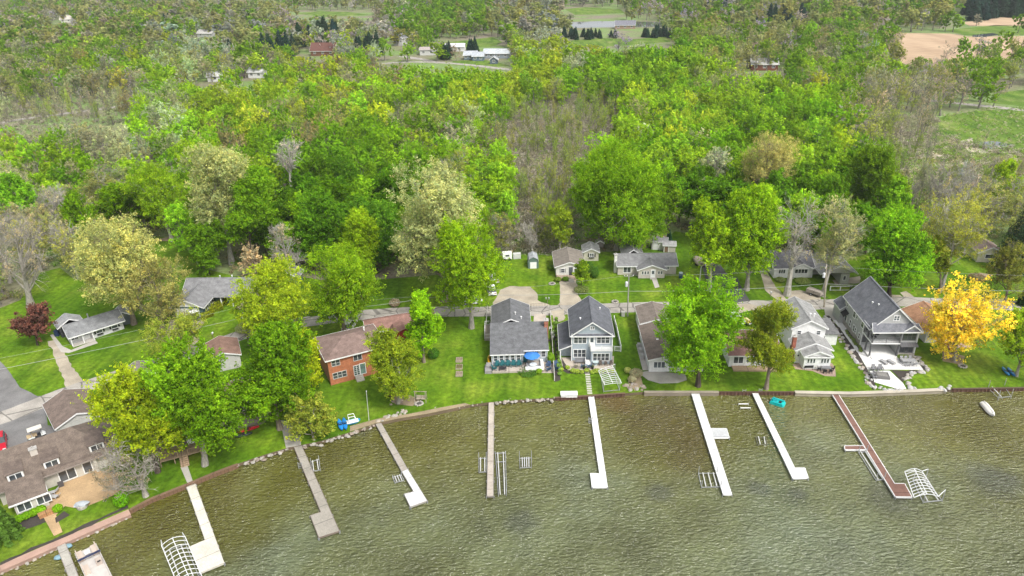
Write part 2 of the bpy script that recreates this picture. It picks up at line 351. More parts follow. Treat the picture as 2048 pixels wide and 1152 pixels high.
# --- open country beyond the wood
FIELD, tF, bF = nodes('ploughed_field_surface')
nF = noise(tF, .05, 5, sc3=(1, .35, 1, .4)); nF2 = noise(tF, .5, 4, sc3=(.15, 1.2, 1, .22))
tF.links.new(mix(tF, 1.0, ramp(tF, nF.outputs[0], [(.3, (.30, .20, .12)), (.7, (.46, .33, .21))]).outputs[0], ramp(tF, nF2.outputs[0], [(.35, (.86,) * 3), (.65, (1.1,) * 3)]).outputs[0], 'MULTIPLY'), bF.inputs['Base Color']); bF.inputs['Roughness'].default_value = 1
sheet('ploughed_field', [[(1755, 70), (1790, 66), (1900, 67), (1935, 73), (2060, 72), (2200, 70), (2200, 118), (2048, 118), (1960, 122), (1900, 132), (1840, 136), (1800, 130), (1780, 100)],
                         [(1925, 45), (2000, 35), (2080, 33), (2200, 30), (2200, 50), (1940, 52)]], FIELD, GZ - .03)
sheet('meadow', [[(1850, 260), (1880, 235), (1950, 222), (2060, 215), (2200, 215), (2200, 330), (2048, 300), (1960, 290), (1870, 300)],
                 [(1975, 205), (2000, 185), (2060, 178), (2200, 175), (2200, 214), (2048, 213)],
                 [(1130, 82), (1200, 76), (1270, 78), (1345, 72), (1340, 84), (1240, 92), (1130, 95)],
                 [(870, 90), (900, 84), (985, 74), (1005, 84), (990, 92), (905, 100)], [(905, 122), (960, 118), (1000, 126), (1020, 132), (960, 134), (905, 130)],
                 [(1130, 18), (1170, 14), (1240, 18), (1250, 26), (1150, 30)], [(370, 12), (420, 6), (500, 8), (560, 14), (500, 22), (400, 20)], [(590, 27), (640, 22), (700, 24), (740, 30), (650, 34)],
                 [(255, 145), (285, 142), (295, 155), (262, 160)], [(1890, 60), (1990, 50), (2060, 52), (2200, 50), (2200, 70), (2048, 70), (1930, 71)], [(1700, 24), (1750, 22), (1760, 34), (1710, 36)]], MEADOW, GZ - .03)
MARSH = grass_mat('marsh_surface', (.16, .150, .122), (.22, .205, .17), (.19, .205, .12))
sheet('marsh', [[(985, 300), (1010, 250), (1060, 228), (1180, 215), (1260, 225), (1230, 265), (1180, 300), (1150, 350), (1140, 420), (1130, 480), (1060, 480), (1020, 400)],
               ], MARSH, GZ - .02)
WETM = grass_mat('wet_meadow_surface', (.085, .150, .02), (.14, .175, .05), (.27, .235, .14))
sheet('wet_meadow', [[(1790, 300), (1850, 265), (1960, 290), (2060, 300), (2200, 330), (2200, 420), (1980, 400), (1860, 400), (1800, 450), (1770, 380)]], WETM, GZ - .02)
POND = bpy.data.materials.new('pond_surface'); POND.use_nodes = True; _b = POND.node_tree.nodes['Principled BSDF']; _b.inputs['Roughness'].default_value = .04
_n = noise(POND.node_tree, .05, 4); POND.node_tree.links.new(ramp(POND.node_tree, _n.outputs[0], [(.3, (.05, .06, .06)), (.7, (.10, .12, .13))]).outputs[0], _b.inputs['Base Color'])
sheet('pond', [[(1138, 45), (1200, 42), (1280, 43), (1380, 46), (1440, 48), (1390, 54), (1250, 54), (1148, 56)],
               [(1945, 70), (1985, 66), (2000, 69), (1970, 74), (1945, 74)],
               [(1945, 285), (1990, 282), (2030, 290), (2025, 298), (1975, 298)]], POND, GZ - .01)
REED = grass_mat('reed_surface', (.30, .27, .20), (.40, .37, .29), (.46, .44, .38))
tag(sheet('reed_bed', [[(1800, 338), (1850, 325), (1900, 330), (1935, 322), (1930, 332), (1870, 340), (1820, 345)], [(1810, 316), (1850, 308), (1930, 312), (1890, 318)], [(1920, 282), (1945, 276), (1948, 296), (2035, 300), (2040, 306), (1940, 306)]], REED, GZ - .01))
# --- roads, drives and hard standings
ROADM = M('gravel', (.42, .39, .345)).copy(); _t = ROADM.node_tree; _b = _t.nodes['Principled BSDF']; _v = _t.nodes.new('ShaderNodeTexVoronoi'); _v.feature = 'DISTANCE_TO_EDGE'; _v.inputs['Scale'].default_value = .22; _tc = _t.nodes.new('ShaderNodeTexCoord'); _t.links.new(_tc.outputs['Object'], _v.inputs['Vector']); _t.links.new(mix(_t, 1.0, _b.inputs['Base Color'].links[0].from_socket, ramp(_t, _v.outputs['Distance'], [(0, (.45,) * 3), (.018, (.5,) * 3), (.03, (1,) * 3)]).outputs[0], 'MULTIPLY'), _b.inputs['Base Color']); ASPH = M('gravel', (.085, .085, .088)); ASPHL = M('gravel', (.22, .215, .21)); GRAV = M('gravel', (.46, .40, .31)); DIRT = M('gravel', (.33, .26, .165))
ribbon('road', [(-420, 1010), (-140, 880), (0, 836), (80, 806), (142, 782), (245, 748), (330, 722), (420, 693), (500, 664), (560, 650), (640, 640), (700, 632), (770, 626), (850, 623), (960, 623), (1080, 621), (1250, 615), (1430, 611), (1560, 610), (1660, 608), (1800, 603), (1900, 606), (2050, 612), (2300, 624)], 4.3, ROADM, GZ - .012, wob=.12)
ribbon('road', [(-60, 262), (20, 242), (120, 228), (200, 218), (262, 210)], 4.5, ROADM, GZ - .012)
ribbon('road', [(620, 140), (720, 134), (770, 127), (815, 124), (880, 125), (960, 132), (1010, 138), (1150, 152), (1260, 163), (1340, 164)], 5.0, ROADM, GZ - .012)
ribbon('driveway', [(880, 126), (840, 118), (800, 112)], 5.0, ROADM, GZ - .008)
ribbon('road', [(1700, 183), (1750, 193), (1850, 200), (1950, 210), (2010, 216), (2080, 224), (2200, 236)], 4.5, ROADM, GZ - .012)
ribbon('track', [(1640, 430), (1740, 440), (1830, 436), (1890, 444)], 4, ROADM, GZ - .012)
def ptz(name, polys, mat, z=GZ - .004): return sheet(name, polys, mat, z, rough=.22 if name in ('gravel_drive', 'mulch_bed') else .06 if 'asphalt' in name or name == 'parking_yard' else 0)
ptz('asphalt_drive', [[(-80, 690), (0, 722), (20, 745), (40, 775), (75, 792), (120, 790), (60, 812), (0, 836), (-100, 870)]], ASPHL, GZ - .016)
ptz('parking_yard', [[(-100, 880), (0, 846), (60, 822), (90, 812), (95, 850), (140, 862), (60, 890), (0, 915), (-100, 950)]], ASPHL, GZ - .016)
ptz('gravel_drive', [[(95, 682), (112, 680), (125, 700), (150, 742), (170, 768), (190, 760), (140, 785), (130, 772), (118, 735)], [(1000, 580), (1020, 572), (1060, 573), (1075, 588), (1075, 600), (1100, 610), (1080, 618), (990, 622), (985, 606)],
                     [(1118, 562), (1152, 560), (1156, 590), (1170, 612), (1100, 622), (1120, 605)], [(1515, 530), (1525, 528), (1550, 572), (1575, 600), (1560, 606), (1530, 580)], [(1580, 582), (1600, 580), (1640, 590), (1640, 602), (1575, 604)], [(1690, 590), (1800, 590), (1810, 600), (1690, 604)],
                     [(1800, 585), (1812, 582), (1840, 600), (1815, 602)], [(1665, 560), (1720, 552), (1720, 566), (1670, 568)]], GRAV, GZ - .016)
ptz('asphalt_drive', [[(1403, 530), (1440, 528), (1456, 552), (1474, 554), (1482, 572), (1500, 602), (1462, 606), (1424, 600)]], ASPH, GZ - .008)
ptz('gravel_drive', [[(340, 640), (400, 637), (410, 642), (402, 655), (380, 668), (400, 676), (380, 700), (345, 700), (330, 665)], [(235, 770), (300, 740), (320, 760), (260, 800), (215, 812)], [(1385, 612), (1500, 608), (1530, 616), (1480, 626), (1395, 628)],
                    [(1102, 622), (1130, 618), (1128, 640), (1108, 645)]], GRAV, GZ - .008)
ptz('bare_soil', [[(700, 863), (752, 846), (800, 836), (850, 828), (900, 818), (940, 809), (930, 806), (880, 815), (815, 828), (760, 836), (700, 852)], [(780, 792), (820, 790), (840, 800), (825, 812), (790, 808)], [(1262, 742), (1278, 738), (1286, 770), (1270, 782), (1256, 765)],
                  [(1885, 700), (1930, 712), (1925, 730), (1885, 722)], [(1150, 480), (1230, 485), (1340, 478), (1330, 470), (1230, 470)], [(1945, 550), (1960, 545), (1990, 550), (1970, 556)], [(300, 482), (350, 470), (360, 476), (340, 482)]], DIRT, GZ - .020)
ptz('concrete_path', [[(100, 670), (106, 668), (125, 692), (142, 700), (190, 680), (196, 686), (138, 706), (122, 704)], [(1276, 745), (1300, 741), (1370, 748), (1374, 760), (1355, 766), (1320, 767), (1296, 760)], [(1303, 556), (1313, 556), (1319, 574), (1310, 576)],
                      [(361, 935), (374, 928), (387, 966), (376, 969)], [(560, 840), (600, 846), (602, 890), (572, 896)], [(1610, 610), (1690, 610), (1692, 625), (1680, 640), (1652, 640), (1648, 614)]], CONC)
ptz('paved_patio', [[(80, 1022), (100, 1005), (104, 985), (130, 960), (190, 940), (235, 945), (240, 985), (185, 1008), (160, 1018), (130, 1012), (112, 1030), (125, 1064), (108, 1072)]], M('gravel', (.52, .36, .20)))
ptz('paved_patio', [[(1585, 728), (1610, 724), (1664, 726), (1670, 735), (1672, 753), (1650, 752), (1625, 742), (1590, 738)]], M('gravel', (.42, .31, .24)))
ptz('paved_patio', [[(1122, 715), (1228, 712), (1226, 742), (1200, 742), (1130, 740), (1124, 730)]], M('gravel', (.58, .50, .41)))
ptz('paved_patio', [[(1068, 628), (1092, 628), (1094, 664), (1066, 664)], [(1078, 722), (1108, 722), (1108, 746), (1078, 746)]], M('gravel', (.52, .45, .38)))
ptz('concrete_terrace', [[(1649, 617), (1674, 616), (1676, 626), (1727, 700), (1826, 711), (1847, 739.5), (1735.5, 739), (1719, 711), (1683, 661), (1658, 630.5)], [(1737, 741), (1779, 741), (1806, 766), (1813, 778), (1796, 778), (1748, 764)]], CONCW, GZ - .006)
# ================================================================== buildings
def walls(root, boxes, mat, name='wall', label=None):
    m = MB()
    for b in boxes: m.box(*b)
    return tag(m.build(name, mat, root), label)
def gable(root, x0, x1, y0, y1, ze, zr, axis, oh, mat, wmat, trim=TRIM, ends=(1, 1), fo=None, th=.14, xr=None):
    """ridge along axis; eaves at wall height ze; wmat closes the gables. Returns the roof"""
    if axis == 'x': A0, A1, B0, B1 = y0, y1, x0, x1
    else: A0, A1, B0, B1 = x0, x1, y0, y1
    P_ = (lambda a, b, z: (b, a, z)) if axis == 'x' else (lambda a, b, z: (a, b, z))
    am = (A0 + A1) / 2 if xr is None else xr; f0, f1 = (oh, oh) if fo is None else fo
    b0, b1 = B0 - f0, B1 + f1
    r = MB(); t = MB()
    for s, ae in ((-1, A0), (1, A1)):
        sl = (zr - ze) / abs(am - ae); ea = ae + s * oh; ez = ze - oh * sl + th
        q = [P_(ea, b0, ez), P_(am, b0, zr + th), P_(am, b1, zr + th), P_(ea, b1, ez)]
        r.slab(q, th)
        # eave board and rake boards
        e0, e1 = ea + s * .02, ea + s * .05
        t.hexa([P_(e0, b0, ez - .2), P_(e1, b0, ez - .2), P_(e1, b1, ez - .2), P_(e0, b1, ez - .2), P_(e0, b0, ez + .01), P_(e1, b0, ez + .01), P_(e1, b1, ez + .01), P_(e0, b1, ez + .01)])
        for bb, d in ((b0, -1), (b1, 1)):
            c0, c1 = bb + d * .012, bb + d * .05
            t.hexa([P_(ea, c0, ez - .22), P_(am, c0, zr + th - .22), P_(am, c1, zr + th - .22), P_(ea, c1, ez - .22), P_(ea, c0, ez + .015), P_(am, c0, zr + th + .015), P_(am, c1, zr + th + .015), P_(ea, c1, ez + .015)])
    for k, bb in enumerate((B0, B1)):
        if not ends[k]: continue
        d = .1 if k == 0 else -.1
        tri = [(A0, ze), (A1, ze), (am, zr - .01)]
        vs = [P_(a, bb, z) for a, z in tri] + [P_(a, bb + d, z) for a, z in tri]
        MB().add(vs, [(0, 1, 2), (5, 4, 3), (0, 3, 4, 1), (1, 4, 5, 2), (2, 5, 3, 0)]).build('gable_wall', wmat, root)
    # ridge cap
    rc = [P_(am - .16, b0 + .03, zr + th - .01), P_(am + .16, b0 + .03, zr + th - .01), P_(am + .16, b1 - .03, zr + th - .01), P_(am - .16, b1 - .03, zr + th - .01), P_(am, b0 + .03, zr + th + .05), P_(am, b1 - .03, zr + th + .05)]
    r.add(rc, [(0, 4, 5, 3), (1, 2, 5, 4), (0, 1, 4), (2, 3, 5)])
    ro = r.build('roof', mat, root); t.build('roof_trim', trim, ro)
    return ro
def hip(root, x0, x1, y0, y1, ze, zr, oh, mat, inset=None, trim=TRIM, only=None):
    X0, X1, Y0, Y1 = x0 - oh, x1 + oh, y0 - oh, y1 + oh; d = inset or min(X1 - X0, Y1 - Y0) / 2
    r = MB()
    if X1 - X0 >= Y1 - Y0: a, b = (X0 + d, (Y0 + Y1) / 2, zr), (X1 - d, (Y0 + Y1) / 2, zr)
    else: a, b = ((X0 + X1) / 2, Y0 + d, zr), ((X0 + X1) / 2, Y1 - d, zr)
    c = [(X0, Y0, ze), (X1, Y0, ze), (X1, Y1, ze), (X0, Y1, ze)]
    if X1 - X0 >= Y1 - Y0: fs = [(0, 1, 5, 4), (1, 2, 5), (2, 3, 4, 5), (3, 0, 4)]
    else: fs = [(0, 1, 4), (1, 2, 5, 4), (2, 3, 5), (3, 0, 4, 5)]
    r.add(c + [a, b], fs + [(3, 2, 1, 0)])
    ro = r.build('roof', mat, root); t = MB()
    for p, q in zip(c, c[1:] + c[:1]):
        dx, dy = q[0] - p[0], q[1] - p[1]; l = math.hypot(dx, dy); nx, ny = dy / l * .05, -dx / l * .05
        t.hexa([(p[0], p[1], ze - .2), (q[0], q[1], ze - .2), (q[0] + nx, q[1] + ny, ze - .2), (p[0] + nx, p[1] + ny, ze - .2), (p[0], p[1], ze + .01), (q[0], q[1], ze + .01), (q[0] + nx, q[1] + ny, ze + .01), (p[0] + nx, p[1] + ny, ze + .01)])
    t.build('roof_trim', trim, ro); rd = MB(); rd.bar(a, b, .07, n=4)
    return ro
def shedroof(root, q, mat, th=.12, trim=TRIM, name='porch_roof'):
    ro = MB().slab(q, th).build(name, mat, root); t = MB(); n = len(q); cx = sum(p[0] for p in q) / n; cy = sum(p[1] for p in q) / n
    for a, b in zip(q, q[1:] + q[:1]):
        dx, dy = b[0] - a[0], b[1] - a[1]; l = math.hypot(dx, dy) or 1; nx, ny = dy / l * .05, -dx / l * .05
        if (a[0] + nx - cx) ** 2 + (a[1] + ny - cy) ** 2 < (a[0] - cx) ** 2 + (a[1] - cy) ** 2: nx, ny = -nx, -ny
        t.hexa([(a[0], a[1], a[2] - .18), (b[0], b[1], b[2] - .18), (b[0] + nx, b[1] + ny, b[2] - .18), (a[0] + nx, a[1] + ny, a[2] - .18), (a[0], a[1], a[2] + .012), (b[0], b[1], b[2] + .012), (b[0] + nx, b[1] + ny, b[2] + .012), (a[0] + nx, a[1] + ny, a[2] + .012)])
    t.build('roof_trim', trim, ro); return ro
_SIDE = {'f': (0.0), 'r': R(90), 'b': R(180), 'l': R(-90)}
_wc = {}
def win(root, side, c, a, z, w, h, nx=2, ny=1, glass=None, frame=None, fw=.12, label=None):
    glass = glass or GLASS; frame = frame or TRIM; key = (w, h, nx, ny, glass.name, frame.name, fw)
    if key not in _wc:
        g = MB().box(-w / 2, w / 2, -.03, .02, -h / 2, h / 2); f = MB()
        for x in (-w / 2 - fw / 2, w / 2 + fw / 2): f.box(x - fw / 2, x + fw / 2, -.07, .02, -h / 2 - fw, h / 2 + fw)
        for zz in (-h / 2 - fw / 2, h / 2 + fw / 2): f.box(-w / 2, w / 2, -.068, .02, zz - fw / 2, zz + fw / 2)
        for i in range(1, nx): x = -w / 2 + w * i / nx; f.box(x - .045, x + .045, -.064, .02, -h / 2, h / 2)
        for j in range(1, ny): zz = -h / 2 + h * j / ny; f.box(-w / 2, w / 2, -.05, .02, zz - .025, zz + .025)
        go = g.build('window', glass, None); fo = f.build('frame', frame, go); _wc[key] = (go.data, fo.data)
    else:
        gd, fd = _wc[key]; go = bpy.data.objects.new('window', gd); fo = bpy.data.objects.new('frame', fd); COL.objects.link(go); COL.objects.link(fo); fo.parent = go
    go.parent = root; go.location = {'f': (a, c, z), 'b': (a, c, z), 'l': (c, a, z), 'r': (c, a, z)}[side]; go.rotation_euler[2] = _SIDE[side]
    if label: go['label'] = label
    return go
def door(root, side, c, a, z0, w=.95, h=2.05, mat=None, lite=True, name='door', frame=True):
    mat = mat or WHITE; d = MB().box(-w / 2, w / 2, -.05, .02, 0, h); o = d.build(name, mat, root)
    o.location = {'f': (a, c, z0), 'b': (a, c, z0), 'l': (c, a, z0), 'r': (c, a, z0)}[side]; o.rotation_euler[2] = _SIDE[side]
    if lite: MB().box(-w * .3, w * .3, -.065, -.045, h * .45, h * .9).build('pane', GLASSB, o)
    MB().box(w * .34, w * .42, -.12, -.05, h * .44, h * .5).build('handle', GALV, o)
    if frame:
        f = MB()
        for x in (-w / 2 - .05, w / 2 + .05): f.box(x - .05, x + .05, -.075, .02, 0, h + .1)
        f.box(-w / 2, w / 2, -.073, .02, h, h + .1); f.build('frame', TRIM, o)
    return o
def garage_door(root, side, c, a, w, h, mat=None):
    d = MB().box(-w / 2, w / 2, -.05, .02, 0.02, h)
    for j in range(1, 4): d.box(-w / 2, w / 2, -.062, -.04, h * j / 4 - .02, h * j / 4 + .02)
    o = d.build('garage_door', mat or WHITE, root); o.location = {'f': (a, c, 0), 'l': (c, a, 0), 'r': (c, a, 0)}[side]; o.rotation_euler[2] = _SIDE[side]; return o
def chimney(root, x, y, w, d, z0, z1, mat, cap=True, name='chimney'):
    o = MB().box(x - w / 2, x + w / 2, y - d / 2, y + d / 2, z0, z1).build(name, mat, root)
    if cap: MB().box(x - w / 2 - .08, x + w / 2 + .08, y - d / 2 - .08, y + d / 2 + .08, z1, z1 + .12).bar((x, y, z1 + .12), (x, y, z1 + .4), .13, n=8).build('chimney_cap', M('concrete', (.5, .48, .45)), o)
    return o
def vent(ro, x, y, z): MB().bar((x, y, z - .3), (x, y, z + .35), .09, n=6).lathe([(.16, z + .3), (.16, z + .42)], (x, y), 8).build('vent_pipe', WHITE, ro)
def rail(root, pts, z0, h, mat, bal=True, name='railing', step=.16, r=.03):
    m = MB()
    for p, q in zip(pts, pts[1:]):
        m.bar((*p, z0 + h), (*q, z0 + h), r * 1.3, n=4); m.bar((*p, z0 + .1), (*q, z0 + .1), r, n=4)
        L = math.hypot(q[0] - p[0], q[1] - p[1]); k = max(1, int(L / step)) if bal else 0
        for i in range(1, k): t = i / k; x, y = p[0] + (q[0] - p[0]) * t, p[1] + (q[1] - p[1]) * t; m.bar((x, y, z0 + .1), (x, y, z0 + h), r * .5, n=4, cap=False)
        kk = max(1, int(L / 1.8))
        for i in range(kk + 1): t = i / kk; x, y = p[0] + (q[0] - p[0]) * t, p[1] + (q[1] - p[1]) * t; m.bar((x, y, z0), (x, y, z0 + h + .06), r * 2, n=4)
    return m.build(name, mat, root)
def steps(root, x, y, w, z, n, mat, name='steps', dy=-.3):
    m = MB()
    for i in range(n): m.box(x - w / 2, x + w / 2, y + dy * (i + 1) + (.003 * i), y + dy * i, 0, z * (n - i) / (n + 1))
    return m.build(name, mat, root)
SHG = (.155, .158, .166); SHD = (.135, .141, .158); SHB = (.30, .235, .20); SHM = (.24, .17, .15)
BLUEW = M('siding', (.39, .45, .50)); GREYW = M('siding', (.47, .475, .47)); WHW = M('siding', (.72, .72, .71)); CREAM = M('siding', (.62, .58, .47)); TANW = M('siding', (.58, .53, .46)); LGREY = M('siding', (.55, .545, .52)); BRICK = M('brick', (.50, .17, .075)); BRICKC = M('brick', (.34, .10, .06)); SLATE = M('siding', (.13, .16, .17)); STONE = M('gravel', (.42, .39, .35))
# ---- blue-grey two-storey house ------------------------------------------------------------
h = thing('two_storey_house', 'blue-grey two-storey house with dark roof and white balcony above a patio', 'house', (10.5, 111.6), R(-2.5))
roofN = M('roof', SHD)
walls(h, [(0, 7.1, 0, 9.6, 0, 5.45)], BLUEW)
walls(h, [(3.35, 7.05, -1.25, -.003, 0, 2.75)], BLUEW, 'bay_wall')
ro = gable(h, 0, 7.1, 0, 9.6, 5.45, 8.0, 'y', .42, roofN, BLUEW)
vent(ro, 1.6, 3.2, 6.7); vent(ro, 5.4, 7, 6.8)
shedroof(h, [(-.25, -.45, 5.3), (7.35, -.45, 5.3), (7.1, -.03, 5.62), (0, -.03, 5.62)], roofN, name='skirt_roof')
win(h, 'f', -.0, 3.55, 6.75, .55, .55, 2, 2)
win(h, 'f', 0, 1.45, 4.35, 2.15, 1.35, 3, 2); win(h, 'f', 0, 5.55, 4.35, 2.2, 1.35, 3, 2); win(h, 'f', 0, 1.4, 1.55, 2.1, 1.5, 3, 2); win(h, 'f', -1.25, 5.15, 1.5, 2.8, 1.45, 4, 2)
door(h, 'f', 0, 3.55, 2.9, .9, 2.1)
MB().box(3.2, 7.2, -1.4, -.08, 2.75, 2.87).build('balcony_floor', WHITE, h); rail(h, [(3.25, -.1), (3.25, -1.35), (7.15, -1.35), (7.15, -.1)], 2.87, .95, WHITE, step=.12, r=.04)
cp = MB()
for x in (-.06, 7.16): cp.box(x - .09, x + .09, -.09, .05, 0, 5.3)
cp.build('corner_board', TRIM, h)
wing = walls(h, [(-2.0, -.01, 1.6, 9.0, 0, 2.3)], BLUEW, 'side_wing'); shedroof(h, [(-2.35, -.35, 2.45), (-.0, -.35, 3.45), (-.0, 9.2, 3.45), (-2.35, 9.2, 2.45)], roofN)
MB().box(-2.15, -1.97, -.2, -.02, 0, 2.25).build('porch_post', TRIM, h); MB().box(-.12, -.02, -.2, -.1, 0, 3.1).build('porch_post', TRIM, h)
win(h, 'l', -2.0, 4, 1.4, 1.0, 1.2, 2, 1); win(h, 'l', 0, 2.5, 4.4, .9, 1.2, 1, 2); win(h, 'r', 7.1, 3, 4.4, .9, 1.2, 1, 2); win(h, 'r', 7.1, 6.5, 4.4, .9, 1.2, 1, 2); win(h, 'r', 7.1, 4.5, 1.4, .9, 1.3, 1, 2)
st = MB()
for i in range(4): st.box(2.35 + .0, 3.3, -1.0 - .28 * i, -.72 - .28 * i, 0, .62 - .15 * i)
st.build('steps', CONCW, h); rail(h, [(2.4, -.75), (2.4, -2.0)], .35, .75, WHITE, step=.12, r=.04)
# ---- blue-grey one-storey house ------------------------------------------------------------
h = thing('lake_cottage', 'blue-grey one-storey cottage with grey shingles, a row of white windows and raised deck', 'house', (-4.0, 110.4), R(.5))
roofM = M('roof', SHG)
walls(h, [(0.1, 5.6, 0, 8, 0, 2.55), (5.6, 10.0, .9, 8, 0, 2.55)], BLUEW)
walls(h, [(.25, 7.2, 8, 18.2, 0, 2.65)], BLUEW, 'rear_wing')
q = [(-.25, -.4, 2.45), (5.75, -.4, 2.45), (5.75, .45, 2.66), (10.3, .45, 2.66), (10.3, 8.6, 4.2), (-.25, 8.6, 4.2)]
q = [(-.25, -.4, 2.60), (5.8, -.4, 2.60), (5.8, 8.6, 4.2), (-.25, 8.6, 4.2)]; q2 = [(5.8, .5, 2.76), (10.35, .5, 2.76), (10.35, 8.6, 4.2), (5.8, 8.6, 4.2)]
r1 = MB().slab(q, .14).slab(q2, .14).slab([(-.25, 8.6, 4.2), (10.35, 8.6, 4.2), (10.35, 10.6, 3.0), (-.25, 10.6, 3.0)], .14).build('roof', roofM, h)
t = MB().box(-.27, 5.82, -.46, -.405, 2.42, 2.61).box(5.78, 10.37, .44, .495, 2.58, 2.77); t.build('roof_trim', TRIM, r1)
for x in (.1, 9.9): MB().add([(x, .05, 2.5), (x, 8, 2.5), (x, 8, 4.0), (x + .1, .05, 2.5), (x + .1, 8, 2.5), (x + .1, 8, 4.0)], [(0, 1, 2), (3, 5, 4), (0, 2, 5, 3)]).build('gable_wall', BLUEW, h)
r2 = gable(h, .25, 7.2, 9.7, 18.2, 2.65, 4.15, 'y', .35, roofM, BLUEW, ends=(0, 1), fo=(0, .35)); vent(r2, 4.6, 12.2, 4.0); vent(r2, 5.7, 11.2, 3.55)
for i in range(5): win(h, 'f', 0, .75 + i * 1.02, 1.62, .62, 1.1, 1, 2, fw=.12)
win(h, 'f', .9, 6.35, 1.7, .75, 1.15, 1, 2, fw=.1); win(h, 'f', .9, 7.75, 1.55, 1.5, 1.6, 2, 1, fw=.1); win(h, 'f', .9, 9.35, 1.7, .75, 1.15, 1, 2, fw=.1); win(h, 'l', .1, 3, 1.5, 1.0, 1.0, 2, 1); win(h, 'r', 10, 4.5, 1.5, 1.0, 1.0, 2, 1)
MB().box(10.02, 10.1, .85, .93, 0, 2.5).box(5.56, 5.64, -.06, -.005, 0, 2.45).box(.02, .1, -.06, -.005, 0, 2.45).build('corner_board', TRIM, h)
dk = MB().box(0.1, 5.45, -2.45, -.01, 0, .36).box(5.5, 9.3, -2.35, .88, 0, .36); dk.build('deck', M('plank', (.48, .42, .36), .9), h)
MB().box(-1.2, .0, -2.5, -.2, 0, .55).box(-.95, -.1, -1.4, -.2, .55, .95).build('storage_bench', M('plank', (.34, .33, .32), .9), h)
MB().box(6.0, 9.25, -2.3, -1.85, .36, .86).box(8.75, 9.25, -1.84, .6, .36, .86).build('deck_bench', WHITE, h)
MB().box(-1.45, -.15, 9.2, 14.6, 0, .45).build('side_deck', WOODG, h); rail(h, [(-.2, 9.3), (-1.4, 9.3), (-1.4, 14.5), (-.3, 14.5)], .45, .9, WHITE, step=.2)
chimney(h, 10.25, 7.2, .75, .9, 0, 5.2, M('brick', (.42, .16, .10)))
# ---- white ranch cottage with brown shingles -------------------------------------------------
h = thing('white_cottage', 'long white cottage with brown shingle roof and round concrete patio', 'house', (23.7, 107.2), R(-2))
rb = M('roof', (.175, .14, .115))
walls(h, [(0, 9.4, 0, 12.2, 0, 2.55)], WHW); walls(h, [(.2, 6.3, 12.2, 19.3, 0, 2.8)], WHW, 'rear_wing')
gable(h, 0, 9.4, 0, 12.1, 2.55, 3.75, 'y', .35, rb, WHW); r2 = gable(h, .2, 6.3, 12.45, 19.3, 2.85, 3.75, 'y', .3, M('roof', (.215, .18, .152)), WHW)
MB().box(2.0, 3.2, 5.6, 5.9, 3.1, 3.3).build('skylight', WHITE, r2)
win(h, 'f', 0, 1.75, 1.45, 1.9, 1.15, 3, 1, glass=GLASSB); win(h, 'f', 0, 5.2, 1.4, 1.9, 1.0, 2, 1); win(h, 'l', 0, 4, 1.5, .9, 1.0, 1, 2); win(h, 'l', 0, 8, 1.5, .9, 1.0, 1, 2); door(h, 'f', 0, 3.7, .1)
ac = MB().box(-.95, -.2, 6.2, 7.0, 0, .85).box(-.85, -.25, 4.2, 4.8, 0, 1.0).box(-.9, -.2, 8.2, 8.9, 0, .75); ac.build('air_conditioner', M('plain', (.45, .44, .42)), h)
MB().box(-1.0, -.02, .5, 9.5, 0, .03).build('side_path', CONC, h)
# ---- dark red roof cottage behind the big maple ------------------------------------------------
h = thing('red_roof_cottage', 'white cottage with dark red-brown roof half hidden behind two big trees', 'house', (38.0, 108.2), R(-3))
walls(h, [(0, 8.6, 0, 8.5, 0, 2.5)], WHW); gable(h, 0, 8.6, 0, 8.5, 2.5, 4.3, 'x', .4, M('roof', (.20, .11, .095)), WHW)
win(h, 'f', 0, 1.6, 1.4, 1.6, 1.3, 2, 1); win(h, 'f', 0, 4.1, 1.3, .7, 1.5, 1, 2); win(h, 'f', 0, 5.4, 1.4, 1.0, 1.3, 2, 1); door(h, 'f', 0, 3.3, .1, mat=M('plain', (.7, .7, .7))); win(h, 'f', 0, 7.2, 1.4, 1.4, 1.1, 2, 1)
MB().box(.5, 8.0, -1.6, -.02, 0, .25).build('deck', WOODT, h)
# ---- white house with two grey roofs and a brick chimney ------------------------------------------
h = thing('white_house', 'white house with stepped grey gable roofs and a tall red brick chimney', 'house', (50.3, 112.7), R(-3))
rq = M('roof', (.31, .31, .30))
walls(h, [(0, 5.9, 0, 9.0, 0, 5.0)], WHW); walls(h, [(-.2, 5.9, -3.9, 0, 0, 2.75)], WHW, 'middle_wing'); walls(h, [(.65, 5.2, -5.9, -3.9, 0, 2.65)], WHW, 'sunroom_wall')
ro = gable(h, 0, 5.9, 0, 9.0, 5.0, 6.5, 'y', .35, rq, WHW); vent(ro, 3.6, 2.2, 6.35); vent(ro, 4.5, 2.6, 6.1)
gable(h, -.2, 5.9, -3.9, 0, 2.75, 4.1, 'y', .3, rq, WHW, ends=(1, 0), fo=(.25, -.01)); gable(h, .65, 5.2, -5.9, -3.9, 2.7, 3.65, 'y', .3, rq, WHW, ends=(1, 0), fo=(.3, -.3))
shedroof(h, [(.4, -6.2, 2.62), (5.45, -6.2, 2.62), (5.2, -5.93, 2.8), (.65, -5.93, 2.8)], rq, name='skirt_roof', th=.08)
for x in (1.55, 3.9): 
    for i in range(3): win(h, 'f', -5.9, x + i * .5 - .2, 1.7, .3, .8, 1, 1, fw=.06)
for x in (1.3, 4.7): win(h, 'f', 0, x, 4.0, .6, .75, 1, 2, fw=.07)
